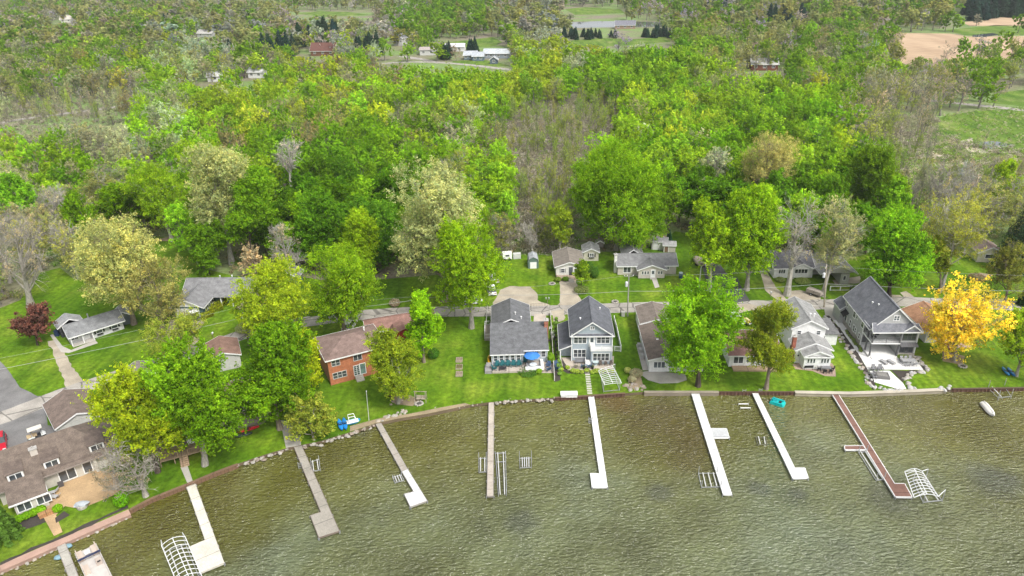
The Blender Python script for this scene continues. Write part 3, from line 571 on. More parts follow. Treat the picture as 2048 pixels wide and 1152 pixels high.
win(h, 'l', 0, 3, 3.8, .7, 1.0, 1, 2); win(h, 'l', 0, 6.5, 3.8, .7, 1.0, 1, 2); win(h, 'l', -.2, -1.2, 1.5, .6, 1.1, 1, 1); win(h, 'l', -.2, -2.1, 1.5, .6, 1.1, 1, 1); win(h, 'r', 5.9, 4, 3.9, .8, 1.0, 1, 2)
win(h, 'f', -3.9, .25, 1.6, .3, .4, 1, 1, fw=.05)
chimney(h, -.55, -3.1, .6, .6, 0, 5.0, BRICKC)
walls(h, [(6.02, 9.3, 2.4, 7.6, 0, 2.4)], WHW, 'garage_wall'); MB().slab([(5.93, 2.0, 2.62), (9.6, 2.0, 2.5), (9.6, 8.0, 2.7), (5.93, 8.0, 2.85)], .15).build('garage_roof', M('roof', (.17, .17, .17)), h)
win(h, 'f', 2.4, 6.7, 1.5, .7, .9, 1, 2)
# ---- big dark grey house ----------------------------------------------------------------------------
h = thing('modern_house', 'large new grey house with charcoal gable roof, black windows and covered balcony', 'house', (63.65, 109.9), R(-4))
rr = M('roof', (.185, .19, .21)); BW = dict(glass=M('glass', (.05, .055, .06)), frame=M('plain', (.10, .10, .105)))
walls(h, [(0, 7.9, 4.2, 14.0, 0, 5.45), (5.0, 7.9, .6, 4.2, 0, 5.45)], GREYW)
MB().box(.05, 5.0, .2, 4.2, 2.72, 2.95).build('balcony_floor', WHITE, h); MB().box(-.2, 5.2, .0, 4.2, 5.2, 5.44).build('balcony_beam', TRIM, h)
for x, y in ((.15, .3), (.15, 2.3), (4.85, .3)): MB().box(x - .12, x + .12, y - .12, y + .12, 0, 2.72).build('porch_post', M('plain', (.12, .12, .125)), h); MB().box(x - .1, x + .1, y - .1, y + .1, 2.95, 5.2).build('balcony_post', M('plain', (.12, .12, .125)), h)
rail(h, [(.12, 4.1), (.12, .25), (4.95, .25)], 2.95, .95, M('plain', (.10, .10, .105)), step=.15, r=.025)
MB().box(-.02, 5.0, .1, 4.2, 0, .3).box(.4, 5.2, -.4, .1, 0, .15).build('porch_floor', CONCW, h)
ro = gable(h, 0, 7.9, 1.4, 14.0, 5.45, 9.3, 'y', .4, rr, GREYW, fo=(.35, .4)); vent(ro, 1.9, 7.0, 7.3); vent(ro, 2.3, 5.4, 7.7)
shedroof(h, [(-.4, -.4, 5.4), (8.3, -.1, 5.4), (7.9, 1.38, 6.35), (0, 1.38, 6.35)], rr, name='skirt_roof')
gable(h, 5.2, 7.95, .3, 1.4, 5.5, 6.55, 'y', .3, rr, GREYW, ends=(1, 0), fo=(.3, 0))
win(h, 'f', 1.4, 3.95, 7.35, .85, .85, 2, 2, glass=GLASSB)
win(h, 'f', .6, 6.5, 4.2, 2.1, 1.5, 3, 2, **BW); win(h, 'f', .6, 6.5, 1.55, 2.1, 1.4, 3, 2, **BW)
MB().slab([(5.0, -.35, 2.55), (8.0, -.35, 2.55), (8.0, .58, 2.95), (5.0, .58, 2.95)], .07).build('awning', M('corrug', (.13, .13, .135), .5), h)
MB().box(5.0, 8.0, .42, .59, 0, .8).build('stone_base', STONE, h); sb2 = MB().box(-.12, -.01, 4.4, 13.8, 0, .85); sb2.build('stone_base', STONE, h)
win(h, 'f', 4.2, 1.4, 4.2, 1.8, 1.5, 2, 1, **BW); win(h, 'f', 4.2, 3.7, 4.1, 1.7, 1.9, 2, 1, **BW); win(h, 'f', 4.2, .7, 1.6, .9, 1.3, 1, 1, **BW); win(h, 'f', 4.2, 2.5, 1.6, 2.3, 1.1, 1, 1, **BW); win(h, 'f', 4.2, 4.3, 1.5, .9, 1.5, 1, 1, **BW)
for y, z, w_, hh in ((4.9, 4.2, 1.0, 1.3), (7.6, 4.3, .6, .9), (8.9, 4.2, .9, 1.5), (12.6, 4.3, .5, .9), (5.3, 1.5, .6, 1.0), (7.2, 1.6, .6, .9), (8.0, 1.6, .6, 1.2), (9.9, 1.7, .6, 1.2)): win(h, 'l', 0, y, z, w_, hh, 1, 2, glass=BW['glass'])
door(h, 'l', 0, 12.2, .1, 1.0, 2.1, mat=M('plain', (.35, .35, .34))); MB().slab([(-.9, 11.2, 2.35), (0, 11.2, 3.1), (0, 13.2, 3.1), (-.9, 13.2, 2.35)], .1).build('door_awning', BLACK, h)
walls(h, [(-.9, 0, 13.0, 16.5, 0, 3.0)], GREYW, 'side_wing'); gable(h, -.9, 1.5, 13.2, 16.6, 3.0, 3.9, 'y', .2, rr, GREYW)
MB().box(-.1, .0, 4.15, 4.25, 0, 5.3).box(7.88, 8.0, .5, .6, 0, 5.4).build('corner_board', TRIM, h)
# ---- cottage behind the golden tree --------------------------------------------------------------------
h = thing('lakeside_bungalow', 'white bungalow with rusty orange-brown roof behind the golden tree', 'house', (76.1, 114.6), R(0))
walls(h, [(0, 7.2, 0, 8.6, 0, 2.45)], WHW); gable(h, 0, 7.2, 0, 8.6, 2.45, 3.9, 'y', .4, M('roof', (.40, .22, .13)), WHW)
for i in range(3): win(h, 'f', 0, .75 + i * .95, 1.5, .6, .9, 1, 1, fw=.08)
win(h, 'f', 0, 4.6, 1.35, 2.4, 1.5, 2, 1, glass=GLASSB); win(h, 'l', 0, 2, 1.5, .5, .7, 1, 1, fw=.06); win(h, 'l', 0, 5.5, 1.5, .5, 1.0, 1, 1, fw=.06); win(h, 'l', 0, 7.3, 1.5, .5, 1.0, 1, 1, fw=.06)
MB().box(3.2, 7.6, -2.2, -.02, 0, .2).build('deck', M('plank', (.55, .38, .28)), h)
walls(h, [(7.2, 11.0, 1.6, 7.6, 0, 2.3)], WHW, 'side_wing'); shedroof(h, [(7.62, 1.2, 2.45), (11.3, 1.2, 2.3), (11.3, 8.0, 2.3), (7.62, 8.0, 2.45)], M('roof', (.42, .26, .17)))
# ---- brick house ------------------------------------------------------------------------------------------
h = thing('brick_house', 'two-storey orange brick house with brown hip roof and a glazed door onto the lawn', 'house', (-31.9, 105.5), R(25.5))
walls(h, [(0, 10.2, 0, 8.2, 0, 5.2)], BRICK); ro = hip(h, 0, 10.2, 0, 8.2, 5.25, 6.9, .45, M('roof', (.235, .165, .143))); vent(ro, 8.0, 4.9, 6.7)
fg = dict(frame=M('plain', (.62, .61, .57)), fw=.08)
win(h, 'f', 0, 1.35, 4.2, 1.35, 1.05, 2, 2, **fg); win(h, 'f', 0, 5.2, 4.2, 1.4, 1.05, 2, 1, **fg); win(h, 'f', 0, 1.75, 1.7, 2.3, 1.1, 3, 2, **fg); win(h, 'f', 0, 9.0, 4.2, 1.2, 1.0, 2, 1, **fg)
win(h, 'f', 0, 4.75, 1.7, .95, 1.9, 2, 5, glass=M('glass', (.06, .09, .08)), fw=.08); win(h, 'f', 0, 5.85, 1.75, .9, 2.0, 1, 1, glass=M('glass', (.16, .24, .21)), fw=.1)
steps(h, 5.0, 0, 1.4, .75, 4, CONC); win(h, 'l', 0, 4, 4.2, 1.0, 1.0, 2, 1, **fg)
# ---- red barn -------------------------------------------------------------------------------------------------
h = thing('barn_garage', 'red barn-sided garage with reddish-brown roof behind the brick house', 'garage', (-22.8, 117.2), R(17))
RED = M('siding', (.30, .02, .025)); walls(h, [(0, 5.2, 0, 3.6, 0, 2.2)], RED)
gm = MB(); pr = [(0, 2.2), (.9, 3.4), (2.6, 4.0), (4.3, 3.4), (5.2, 2.2)]
gm.add([(x, 0, z) for x, z in pr] + [(x, .1, z) for x, z in pr], [tuple(range(4, -1, -1)), tuple(range(5, 10))]); gm.build('gable_wall', RED, h)
g2 = MB()
for (xa, za), (xb, zb) in zip(pr, pr[1:]): g2.slab([(xa, -.25, za + .12), (xb, -.25, zb + .12), (xb, 3.7, zb + .12), (xa, 3.7, za + .12)], .11)
g2.build('roof', M('roof', (.30, .17, .14)), h)
walls(h, [(3.0, 9.2, 3.7, 9.0, 0, 2.3)], RED, 'rear_wall'); gable(h, -4.0, 9.2, 3.7, 9.0, 2.4, 3.6, 'x', .3, M('roof', (.30, .17, .14)), RED)
walls(h, [(-4.0, 2.9, 3.7, 9.0, 0, 2.3)], RED, 'rear_wall'); door(h, 'f', 0, 2.6, 0, 1.2, 2.0, mat=M('plain', (.18, .015, .02)), lite=False, frame=False)
# ---- grey garage between the trees --------------------------------------------------------------------------------
h = thing('detached_garage', 'light grey garage with russet roof between two big green trees', 'garage', (-54.75, 110.2), R(24))
walls(h, [(0, 5.6, 0, 6.2, 0, 2.7)], M('siding', (.56, .55, .52))); ro = gable(h, 0, 5.6, 0, 6.2, 2.7, 3.75, 'y', .3, M('roof', (.27, .165, .13)), M('siding', (.56, .55, .52))); vent(ro, 1.2, 1.2, 3.0)
# ---- cabin under the trees with the big deck --------------------------------------------------------------------------
h = thing('cabin', 'brown-roofed cabin buried under big green trees beside a weathered deck', 'house', G(438, 842), R(26))
walls(h, [(0, 10.5, 0, 7, 0, 2.5)], M('siding', (.28, .22, .18))); gable(h, 0, 10.5, 0, 7.0, 2.5, 4.2, 'x', .4, M('roof', (.25, .17, .145)), M('siding', (.28, .22, .18)))
win(h, 'f', 0, 4.0, 1.4, 1.6, 1.2, 2, 1); win(h, 'f', 0, 7.5, 1.4, 1.6, 1.2, 2, 1); door(h, 'f', 0, 5.8, .1)
t = MB().prism([(-.4, -.05), (7.8, -.05), (7.8, -2.6), (6.2, -4.3), (.6, -4.3)], 0, .3); t.build('deck', M('plank', (.33, .27, .22), .9), h)
# ---- deck cabin by the cream dock ----------------------------------------------------------------------------------------
h = thing('deck_cabin', 'small brown cabin with railed wooden deck and stairs under the yellow-green maple', 'house', G(322, 936), R(24))
walls(h, [(-.5, 6.5, 2.6, 8.0, 0, 3.2)], M('siding', (.20, .15, .125))); gable(h, -.5, 6.5, 2.6, 8.0, 3.2, 4.6, 'x', .35, M('roof', (.22, .17, .15)), M('siding', (.20, .15, .125)))
MB().box(0, 5.8, 0, 2.58, .95, 1.1).build('deck', WOODT, h); pm = MB()
for x in (.1, 2.0, 3.8, 5.7): pm.box(x - .06, x + .06, .05, .17, 0, .95)
pm.build('deck_post', WOODT, h); rail(h, [(0, 2.4), (0, .06), (2.6, .06)], 1.1, .9, WOODT); rail(h, [(4.0, .06), (5.75, .06)], 1.1, .9, WOODT)
steps(h, 3.3, 0, 1.2, 1.1, 5, WOODT, dy=-.26); win(h, 'f', 2.6, 2, 2.2, 1.6, 1.2, 2, 1); door(h, 'f', 2.6, 4.6, 1.1)
# ---- brown garage at the left -----------------------------------------------------------------------------------------------
a = G(109, 859.5, 3.1); b_ = G(84.6, 809.5, 3.1); ang = math.atan2(b_[1] - a[1], b_[0] - a[0]); LB = math.hypot(b_[0] - a[0], b_[1] - a[1])
h = thing('big_garage', 'garage with two-tone brown gable roof and pale grey walls beside the parking yard', 'garage', a, ang - R(90))
walls(h, [(.3, 6.6, .3, LB - .3, 0, 2.45)], M('siding', (.58, .575, .54))); gable(h, .3, 6.6, .3, LB - .3, 2.5, 3.75, 'y', .3, M('roof', (.195, .15, .125)), M('siding', (.58, .575, .54)))
garage_door(h, 'l', .3, LB / 2, 4.6, 2.1)
# ---- small garage by the road ------------------------------------------------------------------------------------------------------
a = G(254, 771, 3.0); b_ = G(239.6, 751, 3.0); ang = math.atan2(b_[1] - a[1], b_[0] - a[0]); LB = math.hypot(b_[0] - a[0], b_[1] - a[1])
h = thing('small_garage', 'small garage with grey-brown roof at the road edge, half under trees', 'garage', a, ang - R(90))
walls(h, [(.3, 5.9, .3, LB + .6, 0, 2.35)], M('siding', (.56, .55, .52))); gable(h, .3, 5.9, .3, LB + .6, 2.4, 3.5, 'y', .3, M('roof', (.235, .205, .185)), M('siding', (.56, .55, .52)))
# ---- grey ranch with white porch ---------------------------------------------------------------------------------------------------------
h = thing('ranch_house', 'small pale ranch house with grey roof and white porch posts beside the purple maple', 'house', (-85.3, 121.3), R(41.5))
re_ = M('roof', (.235, .24, .245)); walls(h, [(0, 3.9, 1.3, 5.6, 0, 2.1), (3.9, 9.6, .7, 5.6, 0, 2.1)], M('siding', (.60, .60, .60)))
gable(h, 0, 9.6, .1, 5.6, 2.15, 3.55, 'x', .35, re_, WHW)
for x in (.08, 2.1, 3.85): MB().box(x - .07, x + .07, .05, .19, 0, 2.05).build('porch_post', TRIM, h)
win(h, 'f', 1.3, .85, 1.3, 1.3, 1.0, 2, 2); door(h, 'f', 1.3, 2.9, .05); 
for x in (5.2, 8.0):
    win(h, 'f', .7, x, 1.35, 1.0, 1.0, 1, 2); [MB().box(x + q - .15, x + q + .15, .63, .695, .85, 1.9).build('shutter', BLACK, h) for q in (-.8, .8)]; MB().box(x - .55, x + .55, .4, .69, .5, .68).build('planter_box', BLACK, h)
walls(h, [(-.6, 3.6, 5.65, 9.0, 0, 2.0)], DARK, 'rear_wing'); gable(h, -.6, 3.6, 5.6, 9.0, 2.05, 3.2, 'y', .3, M('roof', (.36, .365, .37)), DARK, ends=(0, 1), fo=(-.3, .3))
MB().bar((4.6, 4.4, 3.0), (4.6, 4.4, 3.9), .12, n=8).build('vent_pipe', GALV, h)
MB().box(0, 4.0, -.25, 1.28, 0, .1).build('porch_floor', CONC, h)
h2 = thing('garden_shed', 'dark slate shed with pale grey roof at the end of the ranch house', 'shed', G(238, 660), R(41.5) - R(10))
walls(h2, [(0, 2.8, 1.6, 5.0, 0, 2.0)], SLATE); gable(h2, 0, 2.8, 1.6, 5.0, 2.05, 3.0, 'y', .2, M('roof', (.36, .36, .36)), SLATE)
# ---- grey ranch with white garage door ------------------------------------------------------------------------------------------------------
h = thing('long_ranch_house', 'grey-roofed ranch house with teal walls and a wide white garage door', 'house', (-70.2, 132.6), R(-1.5))
rf = M('roof', (.24, .24, .245)); TEAL = M('siding', (.10, .17, .18))
walls(h, [(0, 6.2, 0, 9, 0, 2.35), (6.2, 20.5, 6.0, 13.0, 0, 2.35)], TEAL); walls(h, [(0.0, 6.2, 9, 13, 0, 2.35)], TEAL, 'rear_wall')
gable(h, 0, 6.2, 0, 9.5, 2.4, 3.9, 'y', .5, rf, WHITE, ends=(1, 0), fo=(.4, -.4)); ro = gable(h, 0, 20.5, 5.6, 13.0, 2.4, 4.5, 'x', .5, rf, TEAL); vent(ro, 6.5, 10.2, 4.3); vent(ro, 9.0, 10.5, 4.2)
garage_door(h, 'f', 0, 2.9, 4.3, 2.0); MB().box(.45, .7, -.08, -.01, 0, 2.3).box(5.2, 5.45, -.08, -.01, 0, 2.3).build('corner_board', TRIM, h)
win(h, 'r', 6.2, 2, 1.3, 1.6, 1.0, 2, 1); win(h, 'r', 6.2, 4.6, 1.3, 1.6, 1.0, 2, 1); win(h, 'f', 6.0, 9, 1.4, 2.0, 1.3, 2, 1)
for x in (8.2, 10.6, 12.8): MB().box(x - .1, x + .1, 4.6, 4.8, 0, 2.2).build('porch_post', TRIM, h)
MB().slab([(6.75, 4.4, 2.3), (13.5, 4.4, 2.3), (13.5, 6.3, 2.75), (6.75, 6.3, 2.75)], .12).build('porch_roof', rf, h)
walls(h, [(16, 22, 13, 17.5, 0, 2.3)], TEAL, 'rear_wing'); gable(h, 16, 22, 13.2, 17.5, 2.4, 4.3, 'y', .4, rf, TEAL, ends=(0, 1), fo=(-.3, .4))
# ---- big brown roof lake house at the left ---------------------------------------------------------------------------------------------------
pw = G(38, 1034); pe = G(100, 1010); ang = math.atan2(pe[1] - pw[1], pe[0] - pw[0]); WW = math.hypot(pe[0] - pw[0], pe[1] - pw[1])
h = thing('lake_house', 'cream lake house with broad brown roof, three white dormer windows and a chimney', 'house', pw, ang)
ra = M('roof', (.175, .138, .113)); CRM = M('siding', (.56, .53, .46))
walls(h, [(-.1, WW, 0, 4.0, 0, 2.35)], CRM, 'sunroom_wall')
MB().slab([(-.6, -.4, 2.42), (WW + .3, -.4, 2.42), (WW + .3, 3.6, 3.6), (-.6, 3.6, 3.6)], .16).build('sunroom_roof', ra, h); MB().box(-.6, WW + .3, -.47, -.405, 2.2, 2.43).box(WW + .31, WW + .36, -.4, 1.2, 2.3, 2.6).build('roof_trim', TRIM, h)
win(h, 'f', 0, 1.0, 1.3, 1.5, 1.15, 2, 1); win(h, 'f', 0, 3.3, 1.3, 1.5, 1.15, 2, 1)
walls(h, [(-1.5, 13.5, 4.0, 12.5, 0, 2.6)], CRM)
hip(h, -4.5, 13.5, 3.7, 13.0, 2.65, 6.0, .5, ra, trim=M('plain', (.30, .26, .23)))
win(h, 'f', 4.0, 6.7, 1.25, 2.0, 1.9, 2, 1); win(h, 'f', 4.0, 9.3, 1.25, 1.0, 1.9, 1, 1)
rdm = M('roof', (.155, .12, .10))
for x in (1.0, 5.4, 11.2):
    dz = 3.35; MB().box(x - 1.0, x + 1.0, 4.2, 6.6, dz - .8, dz + .95).build('dormer', CRM, h); win(h, 'f', 4.2, x, dz + .25, 1.45, .95, 2, 1, fw=.2)
    MB().slab([(x - 1.15, 4.0, dz + 1.05), (x + 1.15, 4.0, dz + 1.05), (x + 1.15, 7.2, dz + 1.6), (x - 1.15, 7.2, dz + 1.6)], .1).build('dormer_roof', rdm, h)
MB().slab([(1.9, 3.7, 3.0), (10.2, 3.7, 3.0), (10.2, 6.2, 4.35), (1.9, 6.2, 4.35)], .1).build('porch_roof', rdm, h)
chimney(h, 3.8, 6.6, .9, .7, 3.0, 5.6, M('siding', (.55, .5, .44)))
MB().box(5.2, 5.9, 3.2, 3.9, 0, .55).build('planter_box', M('plain', (.10, .09, .09)), h); MB().box(10.2, 10.6, 3.5, 3.9, 0, 2.6).build('porch_post', CRM, h)
# ---- back row ----------------------------------------------------------------------------------------------------------------------------------
h = thing('tan_house', 'small white house with taupe roof, porch and black shutters at the wood edge', 'house', (10.0, 146.9), R(0))
walls(h, [(0, 6.1, 0, 8, 0, 2.8)], M('siding', (.70, .69, .65))); gable(h, 0, 6.1, 0, 8.0, 2.8, 3.85, 'y', .4, M('roof', (.24, .21, .18)), M('siding', (.70, .69, .65)))
win(h, 'f', 0, 1.5, 1.75, .8, .9, 1, 2); [MB().box(q, q + .2, -.06, -.01, 1.25, 2.25).build('shutter', BLACK, h) for q in (.85, 1.95)]; door(h, 'f', 0, 3.3, .6, .9, 2.0, mat=DARK); win(h, 'f', 0, 4.6, 1.7, .9, 1.1, 2, 2)
MB().box(.0, 6.0, -1.5, -.01, 0, .6).build('porch_floor', M('plank', (.42, .32, .24)), h); steps(h, 3.3, -1.5, 1.2, .6, 3, CONC); rail(h, [(.05, -.1), (.05, -1.45), (2.6, -1.45)], .6, .7, M('plain', (.55, .45, .33)), step=.2)
h = thing('guest_cottage', 'tiny cream cottage with grey roof and black shutters behind the taupe-roofed house', 'shed', (17.1, 155.9), R(-3))
walls(h, [(0, 3.5, 0, 4.0, 0, 2.3)], CREAM); gable(h, 0, 3.5, 0, 4.0, 2.3, 3.15, 'y', .3, M('roof', (.33, .33, .33)), CREAM); win(h, 'f', 0, 1.9, 1.5, .9, .8, 2, 2); [MB().box(q, q + .25, -.06, -.01, 1.05, 1.95).build('shutter', BLACK, h) for q in (1.0, 2.55)]; MB().box(1.3, 2.5, -.3, -.02, .8, .98).build('planter_box', BLACK, h)
h = thing('bungalow', 'long beige bungalow with streaky grey roof, white chimney and enclosed gabled porch', 'house', (24.0, 147.7), R(-2))
rg_ = M('roof', (.22, .22, .222)); BG = M('siding', (.56, .51, .45))
walls(h, [(0, 13.1, 0, 6.6, 0, 2.2)], BG); walls(h, [(4.4, 10.2, -2.0, 0, 0, 2.1)], BG, 'porch_wall'); gable(h, 0, 13.1, 0, 6.6, 2.25, 3.7, 'x', .35, rg_, BG); gable(h, 4.4, 10.2, -2.0, 2.2, 2.1, 3.2, 'y', .4, rg_, BG, ends=(1, 0), fo=(.3, 0))
walls(h, [(2.0, 6.2, 6.6, 11, 0, 2.3)], BG, 'rear_wing'); gable(h, 2.0, 6.2, 6.0, 11.0, 2.35, 3.9, 'y', .4, rg_, BG, ends=(0, 1), fo=(1, .3))
chimney(h, -.4, 1.6, .6, .9, 0, 4.3, M('siding', (.72, .70, .66))); win(h, 'f', 0, 2.1, 1.25, 1.6, 1.3, 2, 1); win(h, 'f', 0, 11.2, 1.6, .6, .6, 2, 2)
for x in (5.3, 5.9, 6.5, 8.9, 9.5): win(h, 'f', -2.0, x, 1.35, .32, .75, 1, 1, fw=.07)
door(h, 'f', -2.0, 7.6, .2, .9, 1.85); steps(h, 7.6, -2.0, 1.3, .3, 2, CONC)
h = thing('white_back_house', 'white house with black roof and small front gable behind the pale bare tree', 'house', (58.0, 143.9), R(-2))
walls(h, [(0, 8.5, 0, 9, 0, 2.4)], WHW); gable(h, 0, 8.5, 0, 9.0, 2.4, 4.6, 'x', .3, M('roof', (.10, .10, .11)), WHW); gable(h, 3.9, 7.9, -.35, 2.2, 2.5, 3.5, 'y', .2, M('roof', (.12, .12, .13)), WHW, ends=(1, 0), fo=(.1, 0))
win(h, 'f', 0, 1.7, 1.6, 1.4, .95, 3, 1); win(h, 'f', 0, 5.9, 1.6, 2.7, .95, 4, 1); door(h, 'f', 0, 3.75, .25, .8, 1.9); steps(h, 3.75, 0, 1.2, .25, 2, CONC); win(h, 'l', 0, 2, 1.6, .7, .9, 1, 1); win(h, 'l', 0, 6, 1.6, .7, .9, 1, 1)
h = thing('grey_outbuilding', 'large grey-roofed outbuilding with open carport half hidden by pale bare branches', 'garage', G(1640, 568), R(-2))
walls(h, [(0, 7.2, 5, 15, 0, 2.5), (4.2, 6.0, 0, 5, 0, 2.4)], LGREY); gable(h, 0, 7.2, 0, 15, 2.6, 4.4, 'y', .4, M('roof', (.32, .315, .305)), LGREY); win(h, 'f', 0, 5.0, 1.4, .5, .9, 1, 1)
h = thing('gambrel_shed', 'green gambrel-roof shed with white roll-up door on the back lawn', 'shed', G(1056, 537.5), R(1))
SG = M('siding', (.13, .20, .165)); pr = [(0, 1.6), (.25, 2.35), (1.25, 2.85), (2.25, 2.35), (2.5, 1.6)]
walls(h, [(.02, 2.48, .05, 3.4, 0, 1.6)], SG); m = MB(); m.add([(x, .05, z) for x, z in pr] + [(x, .14, z) for x, z in pr], [tuple(range(4, -1, -1)), tuple(range(5, 10))]); m.build('gable_wall', SG, h); m = MB()
for (xa, za), (xb, zb) in zip(pr, pr[1:]): m.slab([(xa, -.1, za + .08), (xb, -.1, zb + .08), (xb, 3.5, zb + .08), (xa, 3.5, za + .08)], .07)
m.build('roof', M('roof', (.40, .42, .44)), h); garage_door(h, 'f', .05, 1.25, 1.5, 1.6)
for nm, lab, p, w_, d_, hh, rz, mat, rm in (('tool_shed', 'white shed with dark flat-pitched roof at the wood edge, left of its grey twin', G(1303, 499), 3.6, 3.2, 2.1, -14, M('siding', (.66, .65, .62)), (.22, .22, .22)), ('tool_shed', 'beige shed with grey roof and brown door in front of the white shed', G(1326, 504), 2.9, 2.4, 1.7, -8, M('siding', (.52, .48, .42)), (.34, .34, .34))):
    h = thing(nm, lab, 'shed', p, R(rz), 'two sheds behind the beige bungalow'); walls(h, [(0, w_, 0, d_, 0, hh)], mat); gable(h, 0, w_, 0, d_, hh, hh + .6, 'x', .15, M('roof', rm), mat); door(h, 'f', 0, w_ * .25, 0, .9, 1.7, mat=M('plain', (.22, .14, .09)) if w_ < 3 else WHITE, lite=False)
h = thing('woodland_cottage', 'cream cottage with pinkish roof among trees beyond the right lawn', 'house', G(1952, 524), R(-8))
walls(h, [(0, 5.4, 0, 6, 0, 2.4)], CREAM); gable(h, 0, 5.4, 0, 6.0, 2.4, 3.7, 'y', .3, M('roof', (.36, .27, .24)), CREAM); win(h, 'f', 0, 2.4, 1.5, 1.5, .9, 1, 1)
h = thing('white_trailer', 'white camper and clutter parked under the wood edge left of the green shed', 'camper', G(1006, 522), R(6))
walls(h, [(0, 2.2, 0, 1.4, .35, 1.9)], WHITE, 'body'); MB().box(2.6, 4.4, .6, 1.6, 0, 1.3).build('storage_box', M('plain', (.62, .62, .6)), h); MB().bar((.5, -.05, .3), (.5, .1, .3), .3, n=10).bar((1.6, -.05, .3), (1.6, .1, .3), .3, n=10).build('wheel', BLACK, h); win(h, 'f', 0, 1.1, 1.3, .9, .5, 1, 1, fw=.05)
# ---- far houses ------------------------------------------------------------------------------------------------------------------------------------
def far_house(lab, px, w_, d_, hh, rise, rz, wall, rcol, axis='x', nwin=3, name='farmhouse', cat='house'):
    h = thing(name, lab, cat, G(*px), R(rz)); wm = M('siding', wall); walls(h, [(0, w_, 0, d_, 0, hh)], wm); gable(h, 0, w_, 0, d_, hh, hh + rise, axis, .5, M('roof', rcol), wm)
    for i in range(nwin): win(h, 'f', 0, w_ * (i + .5) / nwin, hh * .6, min(1.4, w_ / nwin * .5), 1.2, 2, 1, fw=.14)
    return h
far_house('brown log house with dark red-brown roof among dark evergreens', (622, 112), 17, 9, 3.5, 4.5, -8, (.20, .10, .06), (.16, .075, .06))
far_house('pale grey two-storey house up a lane among trees', (788, 91), 7, 8, 5, 2.5, -20, (.6, .6, .58), (.35, .35, .36), 'y')
far_house('small white box house with flat-pitched roof beside the far road', (840, 111), 10, 8, 3.6, 1.2, -4, (.62, .62, .60), (.42, .36, .33), 'x', 2)
far_house('white-roofed barn behind dark column evergreens', (890, 103), 13, 9, 3, 1.6, -5, (.7, .7, .7), (.66, .66, .66), 'x', 2, 'barn', 'barn')
far_house('blue-grey cottage, leftmost of the row beyond the far road', (928, 120), 8, 7, 3, 2, -6, (.13, .18, .22), (.46, .49, .52))
far_house('blue-grey cottage with two windows, second in the row beyond the far road', (945, 122), 7, 6, 3, 2, -6, (.13, .18, .22), (.44, .47, .5), 'x', 2)
far_house('pale blue-roofed house behind the row of cottages', (968, 117), 9, 8, 3.2, 2.2, -6, (.3, .34, .38), (.50, .54, .58))
far_house('pale grey-roofed house, rightmost behind the row of cottages', (990, 117), 9, 8, 3.2, 2.2, -10, (.3, .34, .38), (.50, .53, .55), 'x', 2)
far_house('little navy shed with grey gable roof on the far lawn', (980, 128), 4.6, 4, 2.6, 1.6, -6, (.12, .16, .2), (.45, .47, .5), 'y', 1, 'lawn_shed', 'shed')
far_house('long tan ranch with dark grey roof in front of the pond', (1230, 58), 16, 10, 3, 3, -10, (.36, .25, .18), (.20, .20, .23), 'x', 3)
far_house('brick-fronted house with pale roof among trees right of centre', (1502, 141), 14, 9, 3.4, 2.5, -10, (.22, .08, .05), (.50, .49, .46), 'x', 3)
far_house('white gable house lost in the upper left wood', (121, 46), 11, 9, 3.5, 3.2, 10, (.68, .66, .6), (.60, .55, .48), 'x', 2)
far_house('pale roofed house among trees at the left of the evergreens', (395, 74), 14, 9, 3, 2.4, -15, (.5, .5, .5), (.48, .46, .44), 'x', 2)
far_house('white shed roof showing among trees left of the lime maple', (416, 164), 8, 7, 3, 2, 10, (.7, .7, .68), (.58, .58, .56), 'x', 1, 'barn', 'barn')
far_house('white house corner among trees right of the lime maple', (497, 156), 9, 7, 3.4, 2, -12, (.72, .72, .7), (.55, .55, .55), 'x', 2)
